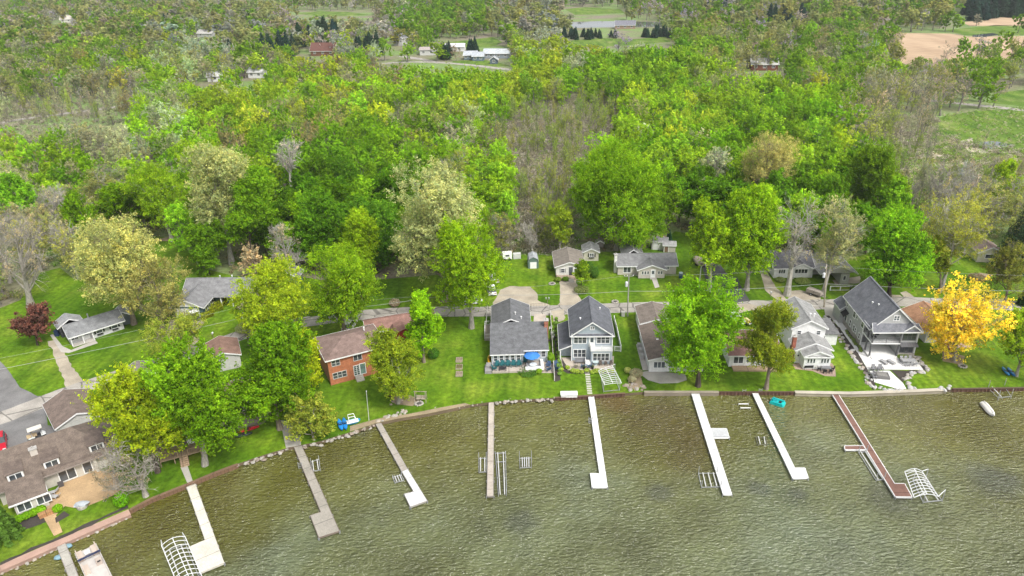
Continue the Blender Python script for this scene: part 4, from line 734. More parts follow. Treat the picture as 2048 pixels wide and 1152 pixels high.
# ================================================================== docks, lifts, boats, cars, furniture
def ang(a, b): return math.atan2(b[1] - a[1], b[0] - a[0])
def loc_poly(root, pts):
    c, s = math.cos(-root.rotation_euler[2]), math.sin(-root.rotation_euler[2]); ox, oy = root.location[:2]
    return [((x - ox) * c - (y - oy) * s, (x - ox) * s + (y - oy) * c) for x, y in pts]
POSTM = MB().bar((0, 0, -.9), (0, 0, .42), .05, n=6).build('post', GALV); POSTD = POSTM.data; bpy.data.objects.remove(POSTM)
def dock(label, sections, edge=None, cat='dock', z=.46, every=3.0, trimw=.07):
    """sections: (photo outline at deck height, material); the first two points lie at the shore"""
    g = [[G(*p, z) for p in s] for s, m in sections]; a = ((g[0][0][0] + g[0][1][0]) / 2, (g[0][0][1] + g[0][1][1]) / 2)
    far = g[0][len(g[0]) // 2] if len(g[0]) == 4 else g[0][2]
    d = thing('dock', label, cat, a, ang(a, far), z=0)
    for (s, m), gg in zip(sections, g):
        lp = loc_poly(d, gg); MB().prism(lp, z - .07, z).build('deck', m, d); f = MB(); cx = sum(p[0] for p in lp) / len(lp); cy = sum(p[1] for p in lp) / len(lp)
        ar = sum(p[0] * q[1] - q[0] * p[1] for p, q in zip(lp, lp[1:] + lp[:1])); sg = 1 if ar > 0 else -1
        for p, q in zip(lp, lp[1:] + lp[:1]):
            L = math.hypot(q[0] - p[0], q[1] - p[1])
            if L < .05: continue
            nx, ny = (q[1] - p[1]) / L * sg, -(q[0] - p[0]) / L * sg
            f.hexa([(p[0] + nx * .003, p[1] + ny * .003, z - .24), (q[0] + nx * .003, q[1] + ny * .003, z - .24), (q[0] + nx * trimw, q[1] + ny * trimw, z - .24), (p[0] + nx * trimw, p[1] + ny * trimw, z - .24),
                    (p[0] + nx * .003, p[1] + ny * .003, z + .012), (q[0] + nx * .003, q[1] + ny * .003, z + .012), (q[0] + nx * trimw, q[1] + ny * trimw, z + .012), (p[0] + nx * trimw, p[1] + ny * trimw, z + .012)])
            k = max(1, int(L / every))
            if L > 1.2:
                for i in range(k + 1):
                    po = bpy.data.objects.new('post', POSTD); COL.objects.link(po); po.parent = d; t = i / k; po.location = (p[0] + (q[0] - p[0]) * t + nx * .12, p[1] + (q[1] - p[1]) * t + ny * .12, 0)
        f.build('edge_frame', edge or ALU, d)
    return d
WOODL = M('plank', (.45, .425, .375), .9); CRMD = M('plank', (.74, .70, .60), .7); SILV = M('plank', (.58, .59, .60), .6)
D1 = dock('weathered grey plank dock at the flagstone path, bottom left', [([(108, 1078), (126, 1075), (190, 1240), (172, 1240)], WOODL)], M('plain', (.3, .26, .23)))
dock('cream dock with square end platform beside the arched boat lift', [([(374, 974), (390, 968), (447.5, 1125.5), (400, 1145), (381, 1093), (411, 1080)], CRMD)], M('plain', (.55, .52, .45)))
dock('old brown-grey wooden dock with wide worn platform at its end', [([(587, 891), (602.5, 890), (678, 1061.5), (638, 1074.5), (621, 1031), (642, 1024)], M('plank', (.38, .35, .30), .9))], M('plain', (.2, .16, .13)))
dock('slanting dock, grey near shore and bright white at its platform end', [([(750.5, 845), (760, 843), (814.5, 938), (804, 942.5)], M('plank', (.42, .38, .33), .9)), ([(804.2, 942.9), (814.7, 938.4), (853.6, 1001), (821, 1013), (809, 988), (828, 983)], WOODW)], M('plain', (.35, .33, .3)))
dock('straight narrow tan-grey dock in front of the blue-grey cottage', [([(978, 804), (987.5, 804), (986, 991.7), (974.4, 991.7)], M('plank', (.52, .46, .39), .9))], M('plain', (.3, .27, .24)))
dock('pure white dock with small square end below the stepping stones', [([(1177, 791), (1187, 791), (1214.4, 973.4), (1184.7, 973.4), (1181.4, 946.8), (1199.8, 947.5)], WOODW)], WHITE)
dock('long silver-white dock with one grey side platform', [([(1382.7, 784), (1396.8, 784), (1462.8, 987.8), (1447, 987.8)], M('plank', (.72, .72, .71), .6)), ([(1420.5, 857), (1452.7, 857), (1458.3, 874.5), (1426.5, 874.5)], SILV)], WHITE)
dock('white dock with offset end platform beside the teal pedal boat', [([(1503, 781), (1512.6, 781), (1589.3, 936), (1609.4, 936), (1616, 954.8), (1585.8, 955.7)], WOODW)], WHITE)
dock('red-brown dock with white edging, side arm and end platform', [([(1663, 785), (1674.3, 785), (1789, 967.5), (1809, 967.5), (1823.4, 993.2), (1791, 992.6)], WOODB), ([(1689.7, 892), (1726.5, 891.5), (1730.8, 898.5), (1690.5, 898.7)], WOODB)], TRIM, trimw=.1)
def lift(label, c4, zb=.05, ph=1.5, bunks=2, cat='boat lift', mat=None, canopy=None, zt=2.6, beams=(.0, 1.0), name='boat_lift', z0=0.0, ribs=9, arch=.5):
    """c4: photo corners (far-left, far-right, near-right, near-left) at height zb"""
    mat = mat or ALU; g = [G(*p, zb + z0) for p in c4]; cx = sum(p[0] for p in g) / 4; cy = sum(p[1] for p in g) / 4
    d = thing(name, label, cat, (cx, cy), ang(g[3], g[2]), z=z0); l = loc_poly(d, g)
    for p in l: MB().bar((*p, -.9 if z0 == 0 else 0.0), (*p, ph), .06, n=4).build('post', mat, d)
    L = lambda a, b, t: tuple(a[i] + (b[i] - a[i]) * t for i in range(2))
    for t in beams:
        a, b = L(l[0], l[3], t), L(l[1], l[2], t); MB().bar((*a, zb + .12), (*b, zb + .12), .065, n=4).build('cross_beam', mat, d)
    for i in range(bunks):
        t = .22 + .56 * i / max(1, bunks - 1); a, b = L(l[0], l[1], t), L(l[3], l[2], t); MB().bar((*a, zb + .26), (*b, zb + .26), .085, n=4).build('bunk', M('plain', (.62, .62, .6)), d)
    sd = MB()
    for p, q in ((l[0], l[3]), (l[1], l[2])): sd.bar((*p, zb + .1), (*q, zb + .1), .055, n=4)
    sd.build('side_rail', mat, d)
    if canopy:
        k = [G(*p, zt + z0) for p in canopy]; k = loc_poly(d, k); cm = MB()
        for i in range(ribs):
            t = i / (ribs - 1); a, b = L(k[0], k[3], t), L(k[1], k[2], t); pts = [(*L(a, b, j / 6), zt + arch * math.sin(math.pi * j / 6)) for j in range(7)]; cm.path(pts, .045, n=4)
        for j in (0, 3, 6):
            a, b = L(k[0], k[1], j / 6), L(k[3], k[2], j / 6); z = zt + arch * math.sin(math.pi * j / 6); cm.bar((*a, z), (*b, z), .06, n=4)
        if canopy is not None:
            for i in range(4): cm.bar((*l[i], ph), (*k[i], zt), .05, n=4)
        cm.build('canopy_frame', M('plain', (.70, .71, .71), .5), d)
    return d
lift('arched white boat lift canopy frame left of the cream dock', [(330, 1105), (372, 1090), (412, 1190), (368, 1206)], canopy=[(323, 1091), (370, 1073), (412, 1172), (364, 1190)], zt=2.5, ph=2.2, ribs=13)
lift('white arched canopy lift at the end of the red-brown dock', [(1826, 962), (1850, 960), (1884, 1002), (1846, 1006)], canopy=[(1809.5, 943), (1844, 942.4), (1876.5, 993), (1828, 995)], zt=2.4, ph=2.0, ribs=10)
lift('boat lift with canopy frame standing ashore on the lawn', [(1203, 759), (1229, 750), (1239, 781), (1207, 784)], canopy=[(1197, 741.6), (1224.6, 731), (1243, 766), (1209, 769.6)], zt=2.6, ph=2.3, z0=GZ, bunks=0, ribs=10, arch=.12)
lift('low aluminium lift right of the old wooden dock', [(622, 925), (638, 920), (641, 941), (624, 944)], ph=.9)
lift('small slatted watercraft lift left of the white-ended dock', [(786, 956), (803, 951), (808, 962), (790, 967)], ph=.6, bunks=3)
lift('narrow lift on the left side of the straight tan dock', [(958, 918), (973, 918), (973, 945), (958, 946)], ph=1.3)
lift('long rail lift on the right side of the straight tan dock', [(991, 908), (1011, 907), (1013, 991), (997, 992)], ph=.5, beams=(.0, .22))
lift('short free-standing lift with paired white bunks in open water', [(1039, 918), (1063, 917), (1063, 936), (1040, 937)], ph=1.5, bunks=4)
lift('wide lift with white motor box beside the silver-white dock', [(1397, 948), (1434, 948), (1442, 975), (1403, 976)], ph=1.4, bunks=3)
lift('rusty lift mostly under water left of the white dock', [(1512, 876), (1532, 876), (1534, 890), (1516, 891)], ph=.35, mat=M('plain', (.16, .16, .11)))
lift('tall-fronted rail lift under the red-brown dock arm', [(1717, 906), (1733, 905), (1768, 960), (1752, 962)], ph=1.4)
lift('bare aluminium hoist leaning over the steel seawall at the right', [(1976, 777), (2008, 773), (2022, 794), (1996, 797)], ph=1.9, zb=.3, bunks=1)
# ladders, water benches
def ladder(label, px, cat='ladder', group=None):
    d = thing('dock_ladder', label, cat, G(*px, .6), 0, group, z=.6); m = MB()
    for x in (-.28, .28): m.bar((x, 0, -1.0), (x, 0, .55), .04, n=5)
    m.build('side_rail', ALU, d)
    for i in range(5): MB().box(-.28, .28, -.05, .05, -.9 + i * .3, -.86 + i * .3).build('rung', ALU, d)
ladder('white ladder on the steel seawall left of the white dock', (1488, 784)); ladder('white ladder on the steel seawall right of the white dock', (1521, 782)); ladder('ladder hanging from the left side of the pure white dock', (1181, 840)); ladder('small metal ladder on the left side of the old wooden dock', (600, 930))
for (px, lab) in (((1487, 808), 'white bench rail standing in the shallows, the one nearer shore'), ((1491, 816), 'white bench rail standing in the shallows, the one farther out')):
    d = thing('water_rail', lab, 'rail', G(*px, .3), R(-2), 'two rails in the shallows', z=0); MB().box(-.85, .85, -.09, .09, .3, .36).build('bar', WHITE, d)
    for x in (-.8, .8): MB().bar((x, 0, -.9), (x, 0, .5), .05).build('post', ALU, d)
# boats ------------------------------------------------------------------
def hull(L, W, H, n=14, k=8, up=True, blunt=.0, sheer=.15):
    vs = []; fs = []
    for i in range(n + 1):
        t = i / n * 2 - 1; wd = W / 2 * (1 - abs(t) ** 2.6) ** .75 if not blunt or t > 0 else W / 2 * (1 - (abs(t) ** 4) * blunt)
        wd = max(wd, .015); hz = H * (1 - .25 * abs(t) ** 3)
        for j in range(k + 1): a = math.pi * j / k; vs.append((t * L / 2, -math.cos(a) * wd, (-math.sin(a) * hz if up else math.sin(a) * hz) + sheer * abs(t) ** 3 * (1 if up else 0)))
    for i in range(n):
        for j in range(k): a = i * (k + 1) + j; fs.append((a, a + 1, a + k + 2, a + k + 1))
    fs.append(tuple(range(k + 1))); fs.append(tuple(n * (k + 1) + j for j in range(k, -1, -1)))
    return MB().add(vs, fs)
def kayak(label, xy, rz, col, L=3.3, z=GZ, tilt=0.0, group=None, name='kayak'):
    d = thing(name, label, 'kayak', xy, rz, group, z=z); d.rotation_euler[0] = tilt; m = M('plain', col, .35)
    a = hull(L, .74, .3, up=True, sheer=.06); b = hull(L, .73, .11, up=False); o = a.build('hull', m, d, True); o.location[2] = .3; o = b.build('deck', m, d, True); o.location[2] = .3
    MB().lathe([(.36, .34), (.40, .42), (.33, .435), (.29, .37)], (0, 0), 12).build('cockpit', BLACK, d); MB().box(-.25, .1, -.2, .2, .36, .41).build('seat', BLACK, d); return d
kayak('red kayak lying on the edge of the weathered deck', G(498, 864), ang(G(480, 868), G(522, 856)), (.70, .02, .03), z=GZ + .3)
kayak('dark green kayak lying below the weathered deck', G(488, 872), ang(G(470, 876), G(505, 867)), (.03, .05, .04), z=GZ, L=2.6)
kayak('blue kayak beached by the shore, the left of the pair', G(681, 852), R(112), (.02, .25, .66)); kayak('blue kayak beached by the shore, the right of the pair', G(690, 850), R(108), (.015, .22, .60))
kayak('yellow kayak leaning against the blue-grey cottage', G(976, 724), R(88), (.80, .45, .02), z=GZ + .5, tilt=R(60), L=2.9)
kayak('blue kayak upright on the rack at right, left one', G(2010, 745), R(80), (.03, .25, .58), tilt=R(15), L=2.8); kayak('blue kayak upright on the rack at right, right one', G(2021, 746), R(80), (.03, .22, .55), tilt=R(15), L=2.8)
d = thing('canoe', 'faded red canoe on the lawn under the golden tree', 'canoe', G(1895, 696), ang(G(1877, 683), G(1912, 708)), z=GZ + .45); hull(4.6, .95, .42, sheer=.16).build('hull', M('plain', (.45, .10, .06), .5), d, True)
m = MB(); [m.box(x - .1, x + .1, -.4, .4, -.06, -.02) for x in (-1.2, 0, 1.2)]; m.build('thwart', WOODT, d)
d = thing('swim_float', 'white and blue swim float with white ladder rails beside the kayaks', 'float', G(706, 846), R(20)); hull(2.4, 1.3, .35, up=True, blunt=.4).build('hull', M('plain', (.04, .45, .75), .4), d, True).location[2] = .35; MB().box(-1.0, .9, -.45, .45, .33, .4).build('deck', WHITE, d)
m = MB(); [m.path([(-.6, y, .4), (-.6, y, 1.5), (.3, y, 1.5), (.6, y, .4)], .045) for y in (-.4, .4)]; m.bar((-.6, -.4, 1.0), (-.6, .4, 1.0), .04).bar((-.6, -.4, .7), (-.6, .4, .7), .04); m.build('ladder_rail', WHITE, d)
d = thing('rowboat', 'small white rowboat upside down on short legs in the shallows', 'rowboat', G(1977, 818, .4), ang(G(1967, 806, .4), G(1985, 829, .4)), z=.25); hull(3.6, 1.25, .5, up=False, blunt=.12).build('hull', M('plain', (.70, .68, .64), .5), d, True); MB().bar((-1.2, -.4, -1), (-1.2, -.4, .1), .05).bar((1, .3, -1), (1, .3, .1), .05).bar((1.1, -.25, -1), (1.1, -.25, .1), .05).build('leg', GALV, d); MB().box(-1.75, 1.5, -.05, .05, .46, .54).build('keel', M('plain', (.6, .58, .54)), d)
d = thing('pedal_boat', 'bright teal pedal boat floating near the white dock', 'pedal boat', G(1555, 806, .1), R(-35), z=.02); TL = M('plain', (.01, .52, .50), .35)
MB().prism([(-1.1, -.75), (1.0, -.75), (1.2, -.4), (1.2, .4), (1.0, .75), (-1.1, .75)], -.15, .32).build('hull', TL, d); MB().box(-.9, .9, -.75, -.45, .32, .5).box(-.9, .9, .45, .75, .32, .5).build('side_deck', M('plain', (.01, .42, .42), .4), d)
for y in (-.22, .22): s = MB().box(-.7, -.1, y - .18, y + .18, .33, .45).box(-.85, -.68, y - .18, y + .18, .33, .8).build('seat', M('plain', (.01, .36, .38), .4), d)
MB().box(.2, .6, -.3, .3, .33, .42).build('pedal_well', BLACK, d); MB().bar((-1.15, 0, .1), (-1.15, 0, .6), .03).build('rudder_handle', WHITE, d)
pa = G(170, 1096, .7); pb = G(212, 1185, .7)
d = thing('pontoon_boat', 'tan and white pontoon boat moored at the bottom left dock', 'pontoon boat', ((pa[0] + pb[0]) / 2, (pa[1] + pb[1]) / 2), ang(pb, pa), z=0); TAN = M('fabric', (.60, .50, .42)); LB = math.hypot(pa[0] - pb[0], pa[1] - pb[1])
hl = LB / 2
for y in (-.85, .85): o = MB().bar((-hl, y, .12), (hl - .5, y, .12), .33, n=12).bar((hl - .5, y, .12), (hl, y, .25), .33, .08, n=12).build('pontoon', ALU, d)
MB().prism([(-hl, -1.25), (hl - .5, -1.25), (hl - .05, -.8), (hl - .05, .8), (hl - .5, 1.25), (-hl, 1.25)], .45, .55).build('deck', M('plain', (.60, .56, .52)), d)
m = MB(); 
for y in (-1.22, 1.22): m.box(-hl, hl - .6, y - .03, y + .03, .55, 1.15)
m.build('fence_panel', M('plain', (.66, .62, .58), .5), d)
for x0, x1, y0, y1 in ((hl - 2.1, hl - .35, -1.15, -.5), (hl - 2.1, hl - .35, .5, 1.15), (hl - 4.9, hl - 3.4, .5, 1.15), (-hl + .2, -hl + 1.8, -1.15, -.5)):
    s = MB().box(x0, x1, y0, y1, .56, .95).build('seat', TAN, d); yb = y0 if y0 < 0 else y1; MB().box(x0, x1, min(yb, yb - .12 * (1 if yb > 0 else -1)), max(yb, yb - .12 * (1 if yb > 0 else -1)), .952, 1.3).build('seat_back', TAN, s)
MB().box(hl - 1.6, hl - .9, -.3, .3, .9, .96).bar((hl - 1.25, 0, .55), (hl - 1.25, 0, .9), .05).build('table', WHITE, d); m = MB().box(hl - 2.75, hl - 2.5, -1.3, 1.3, 1.32, 1.46); m.build('folded_canopy', M('fabric', (.035, .045, .10)), d)
c = MB().box(hl - 4.2, hl - 3.6, -1.0, -.35, .56, 1.35).build('console', M('plain', (.5, .42, .36)), d); MB().bar((hl - 4.3, -.68, 1.2), (hl - 4.25, -.68, 1.3), .2, n=12).build('steering_wheel', BLACK, c); MB().box(-hl - .5, -hl, -.25, .25, .1, 1.2).build('outboard_motor', BLACK, d)
for (px, lab) in (((136, 1092), 'pale blue float bag tied on the right of the bottom left dock'), ((116, 1115), 'pale blue float bag tied on the left of the bottom left dock')):
    d = MB().blob((0, 0, .2), (.55, .4, .25), 3, 10, amp=.12).build('float_bag', M('fabric', (.22, .36, .42)), None, True); d.location = (*G(*px, .2), 0); tag(d, lab, 'float')
# vehicles ------------------------------------------------------------------
def wheel(parent, x, y, r=.33, w_=.22):
    t = MB().bar((x, y - w_ / 2, r), (x, y + w_ / 2, r), r, n=16).build('wheel', M('plain', (.018, .018, .018), .9), parent)
    MB().bar((x, y - w_ / 2 - .012, r), (x, y + w_ / 2 + .012, r), r * .62, n=12).build('rim', GALV, t)
def car(label, xy, rz, col, name='parked_car', L=4.5, W=1.8, suv=False):
    d = thing(name, label, 'car', xy, rz); pm = M('metal', col, .25, .0); h2 = L / 2; top = 1.7 if suv else 1.42
    pf = [(-h2, .35), (-h2 + .05, .85), (-h2 + .25, .95), (h2 - 1.25, .98), (h2 - .25, .78), (h2, .6), (h2, .35), (h2 - .4, .25), (-h2 + .3, .25)]
    n = len(pf); m = MB(); vs = [(x, -W / 2 * (.94 if z > .8 else 1), z) for x, z in pf] + [(x, W / 2 * (.94 if z > .8 else 1), z) for x, z in pf]
    m.add(vs, [tuple(range(n)), tuple(range(2 * n - 1, n - 1, -1))] + [(i, n + i, n + (i + 1) % n, (i + 1) % n) for i in range(n)]); b = m.build('body', pm, d)
    rx = -h2 + (.2 if suv else .55)
    cab = [(rx, .96), (rx + .35, top - .06), (h2 - 2.15, top - .06), (h2 - 1.35, .97)]
    g = MB(); vs = [(x, -W / 2 * (.92 if z < 1 else .76), z) for x, z in cab] + [(x, W / 2 * (.92 if z < 1 else .76), z) for x, z in cab]; g.add(vs, [(0, 1, 2, 3), (7, 6, 5, 4), (0, 4, 5, 1), (1, 5, 6, 2), (2, 6, 7, 3)]); g.build('window', M('glass', (.03, .035, .04)), d)
    MB().hexa([(rx + .3, -W * .385, top - .065), (h2 - 2.1, -W * .385, top - .065), (h2 - 2.1, W * .385, top - .065), (rx + .3, W * .385, top - .065), (rx + .38, -W * .35, top), (h2 - 2.2, -W * .35, top), (h2 - 2.2, W * .35, top), (rx + .38, W * .35, top)]).build('roof', pm, d)
    for y in (-W / 2 + .1, W / 2 - .1):
        for x in (-h2 + .85, h2 - .85): wheel(d, x, y)
    for y in (-.6, .6): MB().box(h2 - .06, h2 + .015, y - .2, y + .2, .58, .72).build('headlight', WHITE, d); MB().box(-h2 - .012, -h2 + .05, y - .18, y + .18, .68, .84).build('tail_light', M('plain', (.4, .01, .01), .3), d)
    return d
car('white car parked on the verge behind the tall tree trunk', G(944, 606), R(186), (.82, .82, .82)); car('white car half hidden by the tall tree, farther up the lawn', G(983, 584), R(98), (.8, .8, .8), suv=True); car('white car behind the tree, the one at the wood edge', G(988, 560), R(100), (.78, .78, .79)); car('bright red car parked at the left edge of the yard', G(2, 892), R(-58), (.50, .012, .03), suv=True)
car('white car on the asphalt drive under the lime trees', G(1411, 527), R(95), (.75, .75, .77)); car('white van hidden behind trees by the red barn', G(700, 655), R(80), (.72, .72, .72), suv=True)
def golf_cart(label, xy, rz, col, roof, dark=False):
    d = thing('golf_cart', label, 'golf cart', xy, rz); pm = M('plain', col, .4)
    MB().prism([(-1.2, -.55), (.9, -.55), (1.2, -.4), (1.2, .4), (.9, .55), (-1.2, .55)], .3, .5).build('floor', DARK, d); MB().hexa([(.55, -.52, .5), (1.2, -.4, .5), (1.2, .4, .5), (.55, .52, .5), (.6, -.48, .95), (.95, -.36, .82), (.95, .36, .82), (.6, .48, .95)]).build('front_cowl', pm, d); MB().box(-1.2, -.3, -.54, .54, .5, .72).build('rear_body', pm, d)
    MB().box(-.5, .05, -.5, .5, .72, .84).box(-.6, -.48, -.5, .5, .84, 1.25).build('seat', M('fabric', (.42, .32, .2)), d); MB().box(-1.35, -.75, -.5, .5, .73, .83).build('rear_seat', M('fabric', (.55, .42, .25)), d)
    for x in (-.7, .75):
        for y in (-.48, .48): MB().bar((x, y, .7), (x * .9, y * .95, 1.85), .025).build('roof_post', DARK, d)
    MB().prism([(-1.0, -.6), (.85, -.6), (.95, -.45), (.95, .45), (.85, .6), (-1.0, .6)], 1.85, 1.93).build('canopy', M('plain', roof, .5), d); MB().box(.72, .74, -.46, .46, .95, 1.8).build('windscreen', GLASSB, d); MB().bar((.35, -.25, .9), (.3, -.25, .98), .17, n=10).build('steering_wheel', BLACK, d)
    for x in (-.78, .78):
        for y in (-.5, .5): wheel(d, x, y, .24, .2)
golf_cart('white golf cart with cream roof parked on the yard', G(76, 876), ang(G(57, 880), G(94, 867)), (.75, .76, .76), (.74, .69, .60)); golf_cart('black golf cart with white roof in front of the white garage door', G(391, 640), R(-25), (.04, .04, .045), (.78, .78, .78))
d = thing('fishing_boat', 'white covered boat on a trailer beside the red roof cottage', 'boat', G(1471, 641), R(100), z=GZ + .9); hull(5.6, 2.0, .75, blunt=.3, sheer=.2).build('hull', WHITE, d, True); hull(5.6, 1.98, .55, up=False, blunt=.3).build('cover', M('fabric', (.78, .78, .78)), d, True); MB().bar((-1, -.9, -.6), (-1, .9, -.6), .3, n=10).build('trailer_wheel', BLACK, d); MB().bar((-2.2, 0, -.6), (3.6, 0, -.55), .06).bar((-2, -.5, -.58), (-2, .5, -.58), .05).build('trailer', GALV, d)
d = thing('jet_ski', 'yellow and white personal watercraft on a trailer behind the red roof', 'jet ski', G(1491, 646), R(110), z=GZ + .6); hull(2.9, 1.1, .5, up=True, blunt=.3).build('hull', WHITE, d, True); hull(2.8, 1.05, .3, up=False, blunt=.3).build('deck', M('plain', (.75, .6, .12), .4), d, True); MB().box(-1.0, .1, -.2, .2, .28, .55).build('seat', M('plain', (.7, .6, .3)), d); MB().bar((.5, -.35, .6), (.5, .35, .6), .03).bar((.5, 0, .25), (.5, 0, .6), .05).build('handlebar', BLACK, d); MB().bar((-.4, -.6, -.35), (-.4, .6, -.35), .25, n=10).build('trailer_wheel', BLACK, d); MB().box(-1.2, 2.2, -.05, .05, -.45, -.38).build('trailer', GALV, d)
d = thing('covered_boat', 'boat under a tan tarpaulin beneath the lime trees', 'boat', G(1396, 527), R(92), z=GZ + .8); hull(5.2, 2.0, .7, blunt=.3).build('hull', M('plain', (.5, .42, .33)), d, True); hull(5.2, 1.95, .6, up=False, blunt=.3).build('cover', M('fabric', (.48, .40, .32)), d, True); MB().bar((-1, -.9, -.5), (-1, .9, -.5), .3, n=10).build('trailer_wheel', BLACK, d)
d = thing('dock_trailer', 'small grey flatbed trailer of dock sections by the gravel drive', 'trailer', G(1629, 590), R(-50)); MB().box(-1.7, 1.7, -.8, .8, .55, .65).box(-1.6, 1.6, -.75, .75, .65, .95).box(-1.65, 1.5, -.7, .74, .95, 1.2).build('load', WOODG, d); [wheel(d, x, y, .3, .2) for x in (-.4,) for y in (-.85, .85)]; MB().bar((1.7, 0, .5), (2.9, 0, .45), .05).build('drawbar', DARK, d)
# furniture ------------------------------------------------------------------
_ch = {}
def chair(label, xy, rz, mat, kind='adirondack', group=None, z=GZ):
    key = (mat.name, kind)
    if key in _ch: return copy_tree(_ch[key], xy, rz, label, group, z)
    d = thing({'adirondack': 'adirondack_chair', 'dining': 'patio_chair', 'chaise': 'chaise_longue', 'sofa': 'patio_sofa', 'bench': 'garden_bench'}[kind], label, {'chaise': 'sun lounger', 'sofa': 'sofa', 'bench': 'bench'}.get(kind, 'chair'), xy, rz, group, z)
    if kind == 'adirondack':
        MB().hexa([(-.3, -.3, .38), (.3, -.3, .38), (.28, .25, .28), (-.28, .25, .28), (-.3, -.3, .42), (.3, -.3, .42), (.28, .25, .32), (-.28, .25, .32)]).build('seat', mat, d); MB().hexa([(-.28, .22, .3), (.28, .22, .3), (.28, .26, .3), (-.28, .26, .3), (-.33, .52, 1.02), (.33, .52, 1.02), (.33, .57, 1.02), (-.33, .57, 1.02)]).build('backrest', mat, d)
        for x in (-.38, .38): MB().box(x - .08, x + .08, -.4, .4, .6, .64).build('armrest', mat, d); MB().box(x - .04, x + .04, -.36, -.28, 0, .6).build('leg', mat, d); MB().box(x - .04, x + .04, .28, .36, 0, .6).build('leg', mat, d)
    elif kind in ('dining', 'sofa', 'bench'):
        W = {'dining': .5, 'sofa': 1.7, 'bench': 1.5}[kind] / 2; MB().box(-W, W, -.25, .25, .4, .5 if kind == 'sofa' else .45).build('seat', mat, d); MB().hexa([(-W, .22, .45), (W, .22, .45), (W, .28, .45), (-W, .28, .45), (-W, .32, .92), (W, .32, .92), (W, .37, .92), (-W, .37, .92)]).build('backrest', mat, d)
        for x in (-W + .03, W - .03):
            for y in (-.22, .22): MB().box(x - .03, x + .03, y - .03, y + .03, 0, .4).build('leg', mat, d)
            MB().box(x - .03, x + .03, -.25, .28, .62, .66).build('armrest', mat, d)
    else:
        MB().box(-.32, .32, -.95, .45, .3, .36).build('seat', mat, d); MB().hexa([(-.32, .45, .32), (.32, .45, .32), (.32, .47, .36), (-.32, .47, .36), (-.32, 1.0, .72), (.32, 1.0, .72), (.32, 1.0, .78), (-.32, 1.0, .78)]).build('backrest', mat, d)
        for x in (-.27, .27):
            for y in (-.85, .4): MB().box(x - .03, x + .03, y - .03, y + .03, 0, .3).build('leg', mat, d)
    _ch[key] = d; KID[d.name] = kids(d); return d
def table(label, xy, rz, mat, w_=1.2, d_=None, h=.73, z=GZ, name='patio_table'):
    d = thing(name, label, 'table', xy, rz, None, z)
    if d_ is None: MB().lathe([(w_ / 2 - .03, h - .04), (w_ / 2, h - .02), (w_ / 2, h), (.01, h + .001)], n=18).build('tabletop', mat, d); MB().bar((0, 0, 0.04), (0, 0, h - .04), .05).lathe([(.3, 0), (.3, .04), (.05, .06)], n=12).build('pedestal', mat, d)
    else:
        MB().box(-w_ / 2, w_ / 2, -d_ / 2, d_ / 2, h - .05, h).build('tabletop', mat, d)
        for x in (-w_ / 2 + .08, w_ / 2 - .08):
            for y in (-d_ / 2 + .08, d_ / 2 - .08): MB().box(x - .04, x + .04, y - .04, y + .04, 0, h - .05).build('leg', mat, d)
    return d
TEALC = M('fabric', (.015, .12, .13)); NAVY = M('fabric', (.05, .09, .17)); GRYC = M('fabric', (.22, .22, .23)); BLU = M('fabric', (.13, .19, .27)); BLKC = M('fabric', (.03, .03, .035)); WHC = M('fabric', (.72, .72, .70)); GRL = M('fabric', (.38, .38, .39))
lz = GZ + .36
place = ['leftmost', 'second', 'third', 'fourth', 'fifth', 'rightmost']
for i in range(5): chair(f'teal adirondack chair, {place[i] if i < 4 else "rightmost"} in the row under the cottage windows', (-3.0 + i * .98, 109.55), R(0), TEALC, z=lz, group='teal chairs under the windows')
chair('teal adirondack chair turned sideways at the left end of the cottage deck', (-3.45, 108.6), R(85), TEALC, z=lz)
table('low black fire table in front of the teal chairs', (-2.0, 108.5), 0, BLKC, 1.3, .8, .5, lz, 'fire_table'); chair('teal adirondack chair beside the blue umbrella', (2.0, 110.6), 0, TEALC, z=lz)
table('round pale table under the blue umbrella', (3.4, 109.0), 0, M('plain', (.62, .66, .68)), 1.35, z=lz)
d = thing('patio_umbrella', 'round blue umbrella open above the cottage deck', 'umbrella', (3.25, 109.9), 0, None, lz); MB().bar((0, 0, 0), (0, 0, 2.35), .03).build('pole', ALU, d); vs = [(0, 0, 2.4)] + [(1.45 * math.cos(k * math.pi / 4), 1.45 * math.sin(k * math.pi / 4), 1.95) for k in range(8)]; u = MB().add(vs, [(0, 1 + k, 1 + (k + 1) % 8) for k in range(8)]); u.add([(x, y, z - .03) for x, y, z in vs], [(0, 1 + (k + 1) % 8, 1 + k) for k in range(8)]); u.build('canopy', M('fabric', (.05, .22, .62)), d); MB().lathe([(.3, 0), (.3, .08), (.04, .12)]).build('base', DARK, d)
for i, (x, y, a, pl) in enumerate(((2.6, 108.9, 80, 'left'), (4.2, 108.9, -80, 'right'))): chair(f'navy patio chair {pl} of the round deck table', (x, y), R(a), GRL, 'dining', z=lz)
for x, y, a, pl in ((6.1, 108.4, 200, 'nearest left'), (6.15, 109.6, -20, 'farther left'), (7.7, 108.5, 160, 'nearest right'), (7.65, 109.6, 20, 'farther right')): chair(f'navy adirondack chair, {pl} of four on the small side patio', (x, y), R(a), NAVY, group='navy chairs on the side patio')
